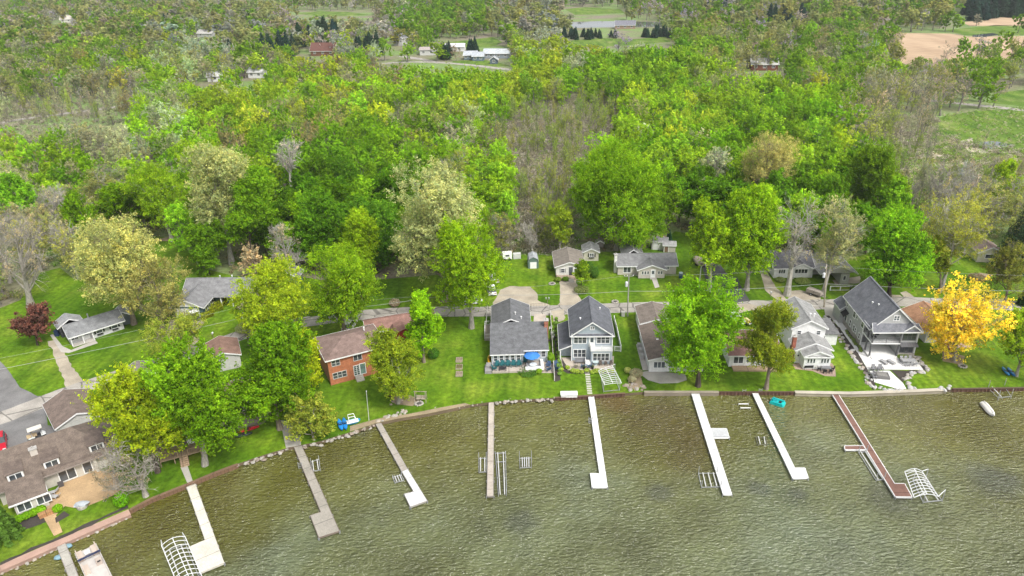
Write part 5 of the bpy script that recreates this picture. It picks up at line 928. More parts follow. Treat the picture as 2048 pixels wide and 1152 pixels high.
# side terrace behind the cottage
for lab, x, y, a, m_, k in (('white armchair at the far left of the terrace behind the cottage', 4.6, 123.0, 90, WHC, 'dining'), ('grey sofa at the back of the terrace behind the cottage', 5.9, 123.9, 0, GRL, 'sofa'), ('white armchair at the far right of the terrace behind the cottage', 7.3, 123.1, -90, WHC, 'dining'), ('white chair at the right edge in the middle of the terrace', 7.5, 121.2, -90, WHC, 'dining'), ('white chair at the right edge near the white table', 7.5, 119.7, -90, WHC, 'dining'),
                               ('dark chair left of the white terrace table', 4.6, 118.2, 90, BLKC, 'dining'), ('dark chair right of the white terrace table', 6.8, 118.4, -90, BLKC, 'dining')): chair(lab, (x, y), R(a), m_, k)
table('square white table at the near end of the terrace', (5.7, 118.2), 0, WHITE, 1.5, 1.1); table('low black table in the middle of the terrace', (5.9, 120.6), 0, BLKC, 1.4, 1.1, .45); table('grey coffee table before the terrace sofa', (5.9, 122.9), 0, GRL, 1.3, .7, .45)
# two-storey house patio
chair('dark grey patio sofa against the two-storey house wall', (11.9, 110.6), R(0), GRYC, 'sofa'); chair('blue adirondack chair on the tan patio, left of two', (12.3, 109.0), R(170), BLU); chair('blue adirondack chair on the tan patio, right of two', (13.4, 109.0), R(190), BLU); chair('tan adirondack chair at the left edge of the patio', (11.0, 109.1), R(180), M('fabric', (.42, .38, .3)))
table('round glass-topped table on the tan patio', (14.6, 109.9), 0, M('plain', (.55, .66, .66), .2), 1.1); chair('black chair behind the round glass table', (14.3, 110.6), R(0), BLKC, 'dining')
for i in range(3): chair(f'brown patio chair, {["left", "middle", "right"][i]} of three along the bay windows', (15.5 + i * .95, 109.75), R(0), M('fabric', (.16, .13, .11)), 'dining')
for px, pl in (((1168, 738), 'left'), ((1185, 738), 'right')):
    d = thing('planter', f'black planter at the patio edge, {pl} of the stepping stones', 'planter', G(*px)); MB().lathe([(.2, 0), (.28, .6), (.24, .6), (.2, .5)], n=10).build('pot', BLACK, d); MB().blob((0, 0, .62), (.22, .22, .15), 2).build('plant', M('plain', (.06, .1, .02)), d)
for i in range(10):
    v = 744 + i * 4.7; o = MB().prism([(-.42, -.2), (.4, -.24), (.44, .2), (-.38, .24)], 0, .05).build('stepping_stone', M('concrete', (.56, .54, .46))); o.location = (*G(1174.5 + i * .55, v), GZ - .03); o.rotation_euler[2] = R((i * 37) % 14 - 7); tag(o, 'flat pale stepping stone in the path from patio to white dock', 'stepping stone', 'stepping stones to the white dock')
d = thing('storage_box', 'long white storage box on the seawall lawn', 'storage box', G(1138, 793), R(-1)); MB().box(-1.35, 1.35, -.35, .45, 0, .55).build('body', M('siding', (.66, .66, .65)), d); MB().slab([(-1.42, -.42, .56), (1.42, -.42, .56), (1.42, .5, .76), (-1.42, .5, .76)], .06).build('lid', M('plain', (.72, .72, .71)), d)
# white house patio
table('dark patio table on the paver patio of the white house', G(1651, 741), R(-15), GRYC, 1.6, 1.0)
for i, (dx, dy, a) in enumerate(((-.5, -.85, 180), (.5, -.85, 180), (-.5, .85, 0), (.5, .85, 0), (-1.15, 0, 90), (1.15, 0, -90))):
    p = G(1651, 741); chair(f'dark patio chair at the white house table, {["near left", "near right", "far left", "far right", "left end", "right end"][i]}', (p[0] + dx, p[1] + dy), R(a - 15), BLKC, 'dining', group='chairs at the white house table')
chair('black bench under the sunroom windows of the white house', G(1616, 738), R(180), BLKC, 'bench')
# modern house terrace
for px, pl in (((1769, 727), 'left'), ((1784, 727), 'right')): chair(f'grey chaise longue on the white terrace, {pl} of two', G(*px), R(-160), GRL, 'chaise')
table('long grey dining table on the white terrace', G(1816, 727), R(-5), GRL, 2.4, 1.0); p = G(1816, 727)
for i in range(6): chair(f'grey dining chair, {["near left", "near middle", "near right", "far left", "far middle", "far right"][i]} of the long terrace table', (p[0] - .75 + (i % 3) * .75, p[1] + (-.8 if i < 3 else .8)), R(180 if i < 3 else 0), GRL, 'dining', group='chairs at the terrace table')
d = thing('fire_pit', 'square dark stone fire pit on the lower terrace', 'fire pit', G(1763, 753), R(-12)); MB().box(-1.15, 1.15, -.9, .9, 0, .4).build('surround', M('gravel', (.16, .155, .15)), d); MB().box(-.8, .8, -.55, .55, .4, .47).build('gravel_bed', M('gravel', (.28, .27, .25)), d)
for px, a, pl in (((1748, 741), 10, 'far left'), ((1760, 741), -10, 'far right'), ((1743, 750), 80, 'left'), ((1746, 757), 100, 'near left')): chair(f'grey adirondack chair, {pl} of the square fire pit', G(*px), R(a), GRYC)
table('small dark table on the upper balcony', (65.3, 112.2), 0, BLKC, 1.2, z=GZ + 2.95)
chair('dark chair left of the balcony table', (64.6, 111.6), R(80), BLKC, 'dining', z=GZ + 2.95)
# left house
for px, a, pl in (((104, 988), 15, 'upper'), ((109, 996), -15, 'lower')): chair(f'pale grey chaise longue on the flagstones, {pl} of two', G(*px), R(-80 + a), M('fabric', (.5, .5, .5)), 'chaise')
d = thing('wooden_bench', 'orange-brown wooden bench box at the head of the flagstone path', 'bench', G(93, 1030), R(40)); MB().box(-.85, .85, -.35, .35, 0, .5).build('box', M('plank', (.42, .22, .10)), d); MB().box(-.9, .9, -.4, .4, .5, .56).build('lid', M('plank', (.46, .25, .11)), d)
d = thing('covered_grill', 'grey-covered fire pit set on the octagonal stone patio', 'fire pit', G(165, 1014), R(15)); MB().lathe([(.7, 0), (.72, .4), (.6, .45)], n=12).build('ring', STONE, d); MB().blob((0, 0, .5), (1.0, .55, .35), 5).build('cover', M('fabric', (.42, .45, .48)), d)
# garden things
for i, v in enumerate((721, 735, 749)):
    d = thing('raised_bed', f'timber-edged raised garden bed on the lawn, {["farthest", "middle", "nearest"][i]} of three', 'garden bed', G(918.5, v), R(0)); m = MB()
    for x0, x1, y0, y1 in ((-.6, .6, -.75, -.68), (-.6, .6, .68, .75), (-.6, -.53, -.68, .68), (.53, .6, -.68, .68)): m.box(x0, x1, y0, y1, 0, .28)
    m.build('timber_edge', M('plank', (.42, .36, .26)), d); MB().box(-.52, .52, -.67, .67, 0, .2).build('soil', M('gravel', (.16, .14, .06) if i == 1 else (.30, .24, .17)), d)
d = thing('garden_swing', 'wooden swing seat hanging in its frame near the olive tree', 'swing', G(842, 802), R(-5)); m = MB()
for x in (-.95, .95): m.bar((x, -.6, 0), (x, 0, 1.9), .05).bar((x, .6, 0), (x, 0, 1.9), .05)
m.bar((-1.1, 0, 1.9), (1.1, 0, 1.9), .06); m.build('frame', M('plank', (.42, .36, .28)), d); s = MB().box(-.75, .75, -.25, .25, .5, .56).box(-.75, .75, .22, .28, .56, 1.0).build('seat', M('plank', (.45, .39, .3)), d); MB().bar((-.7, 0, .55), (-.7, 0, 1.88), .02).bar((.7, 0, .55), (.7, 0, 1.88), .02).build('chain', GALV, s)
d = thing('flag_pole', 'bare pale flagpole leaning on the lawn by the brick house', 'flagpole', G(738, 841)); d.rotation_euler[1] = R(2); MB().bar((0, 0, 0), (0, 0, 5.6), .05, .035, n=8).build('pole', M('plain', (.6, .6, .56)), d); MB().blob((0, 0, 5.65), (.08, .08, .08), 1, 6, amp=0).build('finial', WHITE, d)
ROCKM = [MB().blob((0, 0, 0), (.5, .42, .33), k, 8, amp=.24).build('boulder', m_) for k, m_ in enumerate((M('concrete', (.36, .33, .28)), M('concrete', (.44, .41, .36)), M('concrete', (.33, .27, .22)), M('concrete', (.42, .36, .29)), M('concrete', (.50, .49, .47))))]
ROCK = [o.data for o in ROCKM]; [bpy.data.objects.remove(o) for o in ROCKM]
def rock(px, s, k, label, group, z=GZ - .1, rnd=random.Random(4)):
    o = bpy.data.objects.new('boulder', ROCK[k % 5]); COL.objects.link(o); p = px[1:] if px[0] == 'w' else G(*px); o.location = (p[0], p[1], z); o.scale = (s * rnd.uniform(.8, 1.3), s * rnd.uniform(.8, 1.2), s * rnd.uniform(.6, 1.0)); o.rotation_euler = (rnd.uniform(-.2, .2), rnd.uniform(-.2, .2), rnd.uniform(0, 6)); tag(o, label, 'rock', group)
def rock_line(pxs, n, smin, smax, ks, label, group, jit=.3, z=GZ - .1, seed=1):
    rg = random.Random(seed); pts = [G(*p) for p in pxs]; seg = [math.hypot(b[0] - a[0], b[1] - a[1]) for a, b in zip(pts, pts[1:])]; T = sum(seg)
    for i in range(n):
        t = (i + rg.random() * .6) / n * T; j = 0
        while j < len(seg) - 1 and t > seg[j]: t -= seg[j]; j += 1
        a, b = pts[j], pts[j + 1]; q = t / seg[j]; rock(('w', a[0] + (b[0] - a[0]) * q + rg.gauss(0, jit), a[1] + (b[1] - a[1]) * q + rg.gauss(0, jit)), rg.uniform(smin, smax), rg.choice(ks), label, group, z)
rock_line([(0, 1140), (90, 1101), (255, 1028)], 60, 0.28, 0.56, (0, 1, 3), 'rounded brown stone at the foot of the pinkish seawall', 'stones below the pinkish seawall', z=.1, seed=2)
rock_line([(478, 927), (520, 913), (575, 897)], 26, 0.31, 0.74, (0, 1, 2), 'flat grey stone on the bank left of the old wooden dock', 'stones left of the old wooden dock', z=.35, seed=3)
rock_line([(610, 888), (640, 884), (700, 866), (750, 847)], 34, 0.31, 0.81, (0, 1, 2), 'grey ledge stone on the bank between the old dock and the white-ended dock', 'stones between two docks', z=.35, seed=5)
rock_line([(762, 840), (790, 829), (820, 822)], 16, 0.43, 0.87, (1, 3), 'pale boulder in the heap near the olive tree', 'pale boulders near the olive tree', z=GZ, seed=6)
rock_line([(850, 820), (930, 810), (975, 804)], 20, 0.25, 0.56, (0, 2, 3), 'small brown stone on the bare bank left of the straight tan dock', 'stones on the bare bank', z=.45, seed=7)
rock_line([(990, 804), (1040, 800), (1108, 795)], 36, 0.31, 0.74, (0, 1, 3), 'tan stone along the bank right of the straight tan dock', 'stones on the bank below the cottage', z=.45, seed=8)
rock_line([(1256, 772), (1270, 776), (1286, 774)], 16, 0.56, 0.99, (3, 1, 2), 'big tan boulder in the pile between the steel wall and concrete wall', 'boulder pile at the seawall', jit=.6, z=GZ, seed=9)
rock_line([(1652, 633), (1688, 682), (1730, 748), (1746, 779)], 58, 0.43, 0.93, (1, 4, 3), 'pale boulder in the row edging the long white path', 'boulders edging the white path', jit=.25, z=GZ + .05, seed=10)
rock_line([(1830, 712), (1853, 736), (1856, 742), (1822, 748), (1808, 759), (1815, 769), (1828, 778)], 36, 0.62, 1.05, (1, 4), 'large white-grey boulder stepping round the right of the terrace', 'boulders right of the terrace', jit=.25, z=GZ + .05, seed=11)
rock_line([(1750, 772), (1772, 779), (1806, 780)], 14, 0.50, 0.87, (4,), 'flat white stone below the fire pit terrace', 'white stones below the terrace', z=GZ, seed=12)
rock_line([(1880, 776), (1893, 771), (1900, 776)], 8, 0.50, 0.93, (4,), 'white slab stone at the gap in the right seawall', 'white slabs at the seawall gap', z=GZ, seed=13)
rock_line([(784, 806), (792, 802), (806, 806)], 14, 0.31, 0.62, (2,), 'reddish stone around the olive tree foot', 'stones at the olive tree foot', z=GZ, seed=14)
for px, lab in (((1104, 568), 'stone fire ring on the back lawn beside the gravel drive'), ((589, 847), 'dark stone fire ring beside the grass path'), ((838, 808), 'stone fire ring near the wooden swing'), ((1230, 604), 'pale stone ring by the road'), ((1925, 733), 'low stone fire ring on the right lawn')):
    d = thing('fire_ring', lab, 'fire pit', G(*px)); m = MB()
    for k in range(10): a = k * math.pi / 5; m.blob((.6 * math.cos(a), .6 * math.sin(a), .12), (.22, .18, .16), k, 6)
    m.build('stone_ring', M('concrete', (.42, .39, .34)), d); MB().lathe([(.45, 0), (.45, .05)], n=10).build('ash', M('gravel', (.10, .095, .09)), d)
ptz('mulch_bed', [[(1652, 631), (1658, 631), (1683, 662), (1719, 712), (1736, 740), (1752, 772), (1746, 780), (1728, 745), (1688, 680)], [(1689, 660), (1697, 656), (1728, 700), (1722, 706)], [(1826, 709), (1832, 711), (1856, 738), (1847, 740)], [(1781, 740.5), (1856, 740.5), (1823, 747), (1807, 758), (1807, 765)], [(1124, 716), (1126, 742), (1135, 747), (1230, 747), (1226, 742), (1136, 741)], [(34, 1040), (86, 1016), (92, 1044), (40, 1062)], [(110, 1036), (128, 1022), (140, 1030), (112, 1046)], [(1109, 640), (1116, 640), (1122, 760), (1109, 764)], [(0, 1125), (255, 1010), (257, 1016), (0, 1131)]], M('gravel', (.065, .055, .048)), GZ - .001)
# seawalls ------------------------------------------------------------------
def seawall(label, px, w_, z0, z1, mat, corr=False, cap=None):
    pts = [G(*p) for p in px]; d = thing('seawall', label, 'seawall', pts[0], 0, z=0); l = [(x - pts[0][0], y - pts[0][1]) for x, y in pts]
    if corr:
        q = []
        for a, b in zip(l, l[1:]):
            L = math.hypot(b[0] - a[0], b[1] - a[1]); k = max(2, int(L / .3)); nx, ny = (b[1] - a[1]) / L, -(b[0] - a[0]) / L
            for i in range(k): t = i / k; o = .12 if i % 2 else 0; q.append((a[0] + (b[0] - a[0]) * t + nx * o, a[1] + (b[1] - a[1]) * t + ny * o))
        l2 = q + [l[-1]]
    else: l2 = l
    m = MB()
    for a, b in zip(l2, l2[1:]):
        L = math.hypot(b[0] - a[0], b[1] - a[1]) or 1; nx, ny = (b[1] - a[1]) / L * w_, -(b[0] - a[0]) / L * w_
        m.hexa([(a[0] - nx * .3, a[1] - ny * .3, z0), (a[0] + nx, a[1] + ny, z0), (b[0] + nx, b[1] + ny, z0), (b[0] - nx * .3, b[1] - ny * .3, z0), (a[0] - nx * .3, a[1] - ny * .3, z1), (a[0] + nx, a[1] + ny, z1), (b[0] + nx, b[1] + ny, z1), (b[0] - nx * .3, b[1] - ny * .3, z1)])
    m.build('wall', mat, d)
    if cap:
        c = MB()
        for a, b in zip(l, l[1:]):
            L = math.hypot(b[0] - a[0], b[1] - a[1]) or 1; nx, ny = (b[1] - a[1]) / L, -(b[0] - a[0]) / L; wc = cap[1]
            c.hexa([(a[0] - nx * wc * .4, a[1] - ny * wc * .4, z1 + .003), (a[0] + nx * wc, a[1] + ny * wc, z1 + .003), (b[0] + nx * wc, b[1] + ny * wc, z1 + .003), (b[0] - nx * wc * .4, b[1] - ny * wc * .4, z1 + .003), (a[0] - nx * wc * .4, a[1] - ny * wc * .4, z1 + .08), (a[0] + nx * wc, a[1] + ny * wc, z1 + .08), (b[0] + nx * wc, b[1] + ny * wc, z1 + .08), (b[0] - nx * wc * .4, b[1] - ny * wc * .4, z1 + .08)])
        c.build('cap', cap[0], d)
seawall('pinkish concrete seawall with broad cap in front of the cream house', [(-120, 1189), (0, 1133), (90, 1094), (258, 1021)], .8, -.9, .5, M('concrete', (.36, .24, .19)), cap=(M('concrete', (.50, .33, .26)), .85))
seawall('brown timber seawall between the pinkish wall and the rocky bank', [(258, 1020), (300, 998), (375, 968), (430, 945), (475, 928)], .25, -.9, .62, M('corrug', (.17, .10, .06), .9), cap=(M('plank', (.24, .15, .10)), .3))
seawall('rusty steel seawall below the white storage box', [(1110, 795), (1180, 791), (1250, 786)], .1, -.9, .6, RUST, True, (M('plain', (.16, .10, .07)), .25))
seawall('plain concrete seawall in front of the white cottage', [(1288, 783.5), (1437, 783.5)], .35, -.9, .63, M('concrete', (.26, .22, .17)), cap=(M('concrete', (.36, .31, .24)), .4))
seawall('rusty corrugated steel seawall beside the white dock', [(1437.5, 783.5), (1589, 783.5)], .12, -.9, .6, RUST, True, (M('plain', (.12, .07, .05)), .22))
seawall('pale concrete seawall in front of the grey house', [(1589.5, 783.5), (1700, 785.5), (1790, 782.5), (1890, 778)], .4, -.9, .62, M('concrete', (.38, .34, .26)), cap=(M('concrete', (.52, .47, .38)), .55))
seawall('dark corrugated steel seawall at the right edge', [(1904, 777), (1930, 777), (2048, 775), (2300, 768)], .12, -.9, .6, RUST, True, (M('plain', (.12, .08, .06)), .25))
# fences, poles, mailboxes ------------------------------------------------------------------
def fence(label, px, h, mat, name='fence', bal=True, step=.2, r=.03, solid=False):
    pts = [G(*p) for p in px]; d = thing(name, label, 'fence', pts[0]); l = [(x - pts[0][0], y - pts[0][1]) for x, y in pts]
    if solid:
        m = MB()
        for a, b in zip(l, l[1:]): L = math.hypot(b[0] - a[0], b[1] - a[1]); nx, ny = (b[1] - a[1]) / L * .04, -(b[0] - a[0]) / L * .04; m.hexa([(a[0] - nx, a[1] - ny, .05), (a[0] + nx, a[1] + ny, .05), (b[0] + nx, b[1] + ny, .05), (b[0] - nx, b[1] - ny, .05), (a[0] - nx, a[1] - ny, h), (a[0] + nx, a[1] + ny, h), (b[0] + nx, b[1] + ny, h), (b[0] - nx, b[1] - ny, h)])
        m.build('panel', mat, d)
        for a, b in zip(l, l[1:]):
            L = math.hypot(b[0] - a[0], b[1] - a[1]); k = max(1, int(L / 2.2))
            for i in range(k + 1): t = i / k; x, y = a[0] + (b[0] - a[0]) * t, a[1] + (b[1] - a[1]) * t; MB().box(x - .07, x + .07, y - .07, y + .07, 0, h + .1).build('post', mat, d)
    else: rail(d, l, 0, h, mat, bal, 'rail', step, r)
    return d
fence('low cream boundary fence between the cottage and the two-storey house', [(1100.6, 628), (1104, 680), (1109, 761)], .8, M('plain', (.66, .63, .56)), solid=True)
fence('white vinyl fence along the right of the two-storey house', [(1228, 641), (1233, 660), (1241.7, 700)], 1.0, WHITE, solid=True); fence('white picket gate panel at the corner of the two-storey house', [(1229, 702), (1241.5, 703)], 1.0, WHITE, 'garden_gate', step=.12, r=.04)
fence('white rail fence along the lawn behind the grey house', [(1660, 581), (1700, 581), (1740, 580)], 1.0, WHITE, bal=False, r=.06); fence('thin black wire fence along the road behind the terrace', [(1062, 617), (1090, 616), (1100, 617)], 1.1, BLACK, 'wire_fence', step=.5, r=.015)
fence('pale stair rail beside the rear deck of the cottage', [(975, 620), (972, 655)], .9, M('plain', (.66, .64, .6)), 'hand_rail', bal=False)
POLEM = M('bark', (.30, .25, .20)); POLEG = M('bark', (.40, .38, .35))
def pole(label, base, h, mat, lean=(0, 0), arm=0.0, trans=False, rz=0, cable=6.0):
    b = G(*base); d = thing('utility_pole', label, 'utility pole', b); MB().bar((0, 0, -.3), (lean[0], lean[1], h), .16, .11, n=10).build('pole', mat, d)
    if arm:
        ax = MB().bar((lean[0] - arm * math.cos(rz), lean[1] - arm * math.sin(rz), h - .5), (lean[0] + arm * math.cos(rz), lean[1] + arm * math.sin(rz), h - .5), .07, n=4).build('crossarm', mat, d)
        for t in (-.95, -.3, .95): MB().lathe([(.05, h - .43), (.08, h - .35), (.04, h - .25)], (lean[0] + t * arm * math.cos(rz), lean[1] + t * arm * math.sin(rz)), 6).build('insulator', WHITE, ax)
    if trans:
        x, y = lean[0] * .8 - .42, lean[1] * .8; MB().lathe([(.05, h - 2.7), (.26, h - 2.65), (.28, h - 1.8), (.2, h - 1.65), (.05, h - 1.6)], (x, y - .12), 10).build('transformer', M('plain', (.66, .68, .69), .4), d)
    return (b[0] + lean[0] * cable / h, b[1] + lean[1] * cable / h, GZ + cable), (b[0] + lean[0], b[1] + lean[1], GZ + h - .3)
p1, q1 = pole('leaning brown utility pole with transformer among the left trees', (497, 690), 8.6, POLEM, (.6, .2), .0, True, cable=6); p2, q2 = pole('short grey utility pole by the road left of the tall tree', (910, 632), 5.4, POLEG, (0, 0), cable=5)
p3, q3 = pole('grey utility pole with transformer behind the two-storey house', (1255, 632), 9.4, POLEG, (-.15, 0), .9, True, 0, 5.6); p4, q4 = pole('tall weathered utility pole with transformer and crossarm near the dark-grey house', (1648.5, 614), 9.3, M('bark', (.44, .38, .29)), (-1.0, .3), 1.0, True, R(60), 5.2)
p5, q5 = pole('slim silver light pole on the back lawn beside the asphalt drive', (1397, 579), 5.6, M('plain', (.55, .57, .56), .4, .3), (.1, 0), cable=5.3)
def wire(a, b, sag, r=.022):
    pts = [tuple(a[i] + (b[i] - a[i]) * t - (sag * 4 * t * (1 - t) if i == 2 else 0) for i in range(3)) for t in [k / 10 for k in range(11)]]
    return pts
pe_ = (*G(2500, 640), GZ + 6); p0 = (*G(-260, 860), GZ + 6.5)
for lab, spans, r in (('pale telephone cable strung along the road from pole to pole', [(p0, p1, .5), (p1, p2, .6), (p2, p3, .5), (p3, p4, .5), (p4, pe_, .8)], .032), ('thin power wire above the telephone cable', [((p0[0], p0[1], p0[2] + 2), q1, .6), (q1, (p2[0], p2[1], p2[2] + .35), .5), ((p2[0], p2[1], p2[2] + .35), q3, .4), (q3, q4, .6), (q4, (pe_[0], pe_[1], pe_[2] + 3), .9)], .014)):
    m = MB()
    for a, b, s_ in spans: m.path(wire(a, b, s_), r, n=4)
    tag(m.build('overhead_cable', M('plain', (.42, .43, .42))), lab, 'cable')
def mailbox(label, px, col=(.05, .05, .05), n=1):
    d = thing('mailbox', label, 'mailbox', G(*px)); MB().box(-.05, .05, -.05, .05, 0, 1.0).build('post', M('plain', (.25, .2, .16)), d)
    for i in range(n): x = (i - (n - 1) / 2) * .6; MB().box(x - .14, x + .14, -.25, .25, 1.0, 1.15).bar((x, -.25, 1.15), (x, .25, 1.15), .14, n=8).build('box', M('plain', col, .5), d)
mailbox('black mailbox at the road edge beside the big lawn', (245, 738)); mailbox('white mailbox on a post by the left road bend', (427, 676), (.75, .75, .75)); mailbox('pair of mailboxes by the road behind the terrace', (1095, 606), (.45, .45, .45), 2); mailbox('black mailbox across the road from the asphalt drive', (1510, 628)); mailbox('white mailbox at the foot of the gravel drive', (1541, 594), (.7, .7, .7))
d = thing('trash_bin', 'blue lidded bin beside the beige bungalow', 'bin', G(1361, 556)); MB().lathe([(.38, 0), (.45, 1.2), (.1, 1.25)], n=10).build('body', M('plain', (.02, .09, .16)), d); MB().lathe([(.48, 1.2), (.45, 1.35), (.05, 1.42)], n=10).build('lid', M('plain', (.5, .6, .62)), d)
d = thing('trash_bin', 'navy bin beside the pale ranch house', 'bin', G(116, 671)); MB().box(-.4, .4, -.4, .4, 0, 1.1).build('body', M('plain', (.02, .04, .10)), d); MB().box(-.44, .44, -.46, .44, 1.1, 1.18).build('lid', M('plain', (.02, .04, .10)), d)
d = thing('tarp_pile', 'blue tarpaulin pile in the open carport', 'tarpaulin', G(1689, 560)); MB().blob((0, 0, .5), (1.1, .8, .7), 7).build('cover', M('fabric', (.03, .06, .28)), d)
chair('yellow wooden bench on the far right lawn', G(1969, 564), R(180), M('plank', (.50, .40, .16)), 'bench')
d = thing('yellow_scooter', 'small yellow play slide under the golden tree', 'toy slide', G(1877, 705), R(30)); MB().hexa([(-.3, -.2, .3), (.3, -.2, .9), (.3, .2, .9), (-.3, .2, .3), (-.3, -.2, .36), (.3, -.2, .96), (.3, .2, .96), (-.3, .2, .36)]).build('chute', M('plain', (.75, .5, .03)), d); MB().box(.25, .33, -.2, .2, 0, .9).box(-.32, -.25, -.2, .2, 0, .3).build('support', M('plain', (.7, .45, .03)), d)
d = thing('utility_box', 'pale utility meter box at the foot of the grey pole', 'utility box', G(1246, 632)); MB().box(-.35, .35, -.3, .3, 0, 1.0).build('cabinet', M('plain', (.42, .42, .38)), d); MB().bar((-.5, 0, 0), (-.5, 0, 1.8), .06).build('post', BLACK, d)
d = thing('bird_house', 'tiny grey wooden shed on legs at the wood edge', 'playhouse', G(1199, 497)); MB().box(-.9, .9, -.6, .6, .5, 1.7).build('wall', M('siding', (.25, .22, .2)), d); gable(d, -.9, .9, -.6, .6, 1.7, 2.3, 'y', .15, M('roof', (.3, .26, .25)), M('siding', (.25, .22, .2))); MB().box(-.8, -.65, -.5, -.35, 0, .5).box(.65, .8, -.5, -.35, 0, .5).box(-.8, -.65, .35, .5, 0, .5).box(.65, .8, .35, .5, 0, .5).build('leg', WOODT, d)
# ================================================================== trees
def leaf_mat(name, use_obj):
    m = bpy.data.materials.new(name); m.use_nodes = True; t = m.node_tree; t.nodes.clear(); L = t.links.new
    at = t.nodes.new('ShaderNodeAttribute'); at.attribute_name = 'tint'; c = at.outputs['Color']
    if use_obj: oi = t.nodes.new('ShaderNodeObjectInfo'); c = mix(t, 1.0, c, oi.outputs['Color'], 'MULTIPLY')
    df = t.nodes.new('ShaderNodeBsdfDiffuse'); tr = t.nodes.new('ShaderNodeBsdfTranslucent'); mx = t.nodes.new('ShaderNodeMixShader'); mx.inputs[0].default_value = .48
    c = mix(t, 1.0, c, (1.26, 1.25, 1.22), 'MULTIPLY'); L(c, df.inputs[0]); L(mix(t, 1.0, c, (1.0, 1.0, .9), 'MULTIPLY'), tr.inputs[0]); L(df.outputs[0], mx.inputs[1]); L(tr.outputs[0], mx.inputs[2])
    o = t.nodes.new('ShaderNodeOutputMaterial'); L(mx.outputs[0], o.inputs[0]); return m
LEAF = leaf_mat('leaf_surface', True); LEAFS = leaf_mat('woodland_surface', False)
def unit(a): return a / np.maximum(np.linalg.norm(a, axis=1, keepdims=True), 1e-6)
def quads(c, nrm, size, rg, asp=.6):
    n = len(c); r = unit(rg.normal(size=(n, 3))); t = unit(np.cross(nrm, r)); b = np.cross(nrm, t); s = size[:, None]
    v = np.empty((n, 4, 3)); v[:, 0] = c - t * s; v[:, 1] = c + b * s * asp; v[:, 2] = c + t * s; v[:, 3] = c - b * s * asp
    return v
def np_mesh(name, verts, nper, tint=None, mat=None):
    """faces of nper vertices each, no sharing"""
    v = verts.reshape(-1, 3).astype(np.float32); nf = len(v) // nper; me = bpy.data.meshes.new(name)
    me.vertices.add(len(v)); me.vertices.foreach_set('co', v.ravel()); me.loops.add(len(v)); me.loops.foreach_set('vertex_index', np.arange(len(v), dtype=np.int32))
    me.polygons.add(nf); me.polygons.foreach_set('loop_start', np.arange(0, len(v), nper, dtype=np.int32)); me.polygons.foreach_set('loop_total', np.full(nf, nper, np.int32)) if bpy.app.version < (4, 1) else None
    if tint is not None:
        a = me.attributes.new('tint', 'FLOAT_COLOR', 'FACE'); a.data.foreach_set('color', np.concatenate([tint, np.ones((nf, 1))], 1).astype(np.float32).ravel())
    me.materials.append(mat) if mat else None
    me.update(); me.validate(); return me
def tubes(seg, n):
    """seg (k,8): p, q, r1, r2 -> quads"""
    seg = np.asarray(seg, float); p, q, r1, r2 = seg[:, 0:3], seg[:, 3:6], seg[:, 6], seg[:, 7]
    d = unit(q - p); a = unit(np.cross(d, np.where(np.abs(d[:, 2:3]) > .9, [[1., 0, 0]], [[0, 0, 1.]]))); b = np.cross(d, a)
    th = np.arange(n) * 2 * np.pi / n; ring = a[:, None] * np.cos(th)[None, :, None] + b[:, None] * np.sin(th)[None, :, None]
    A = p[:, None] + ring * r1[:, None, None]; B = q[:, None] + ring * r2[:, None, None]
    return np.stack([A, np.roll(A, -1, 1), np.roll(B, -1, 1), B], 2).reshape(-1, 4, 3)
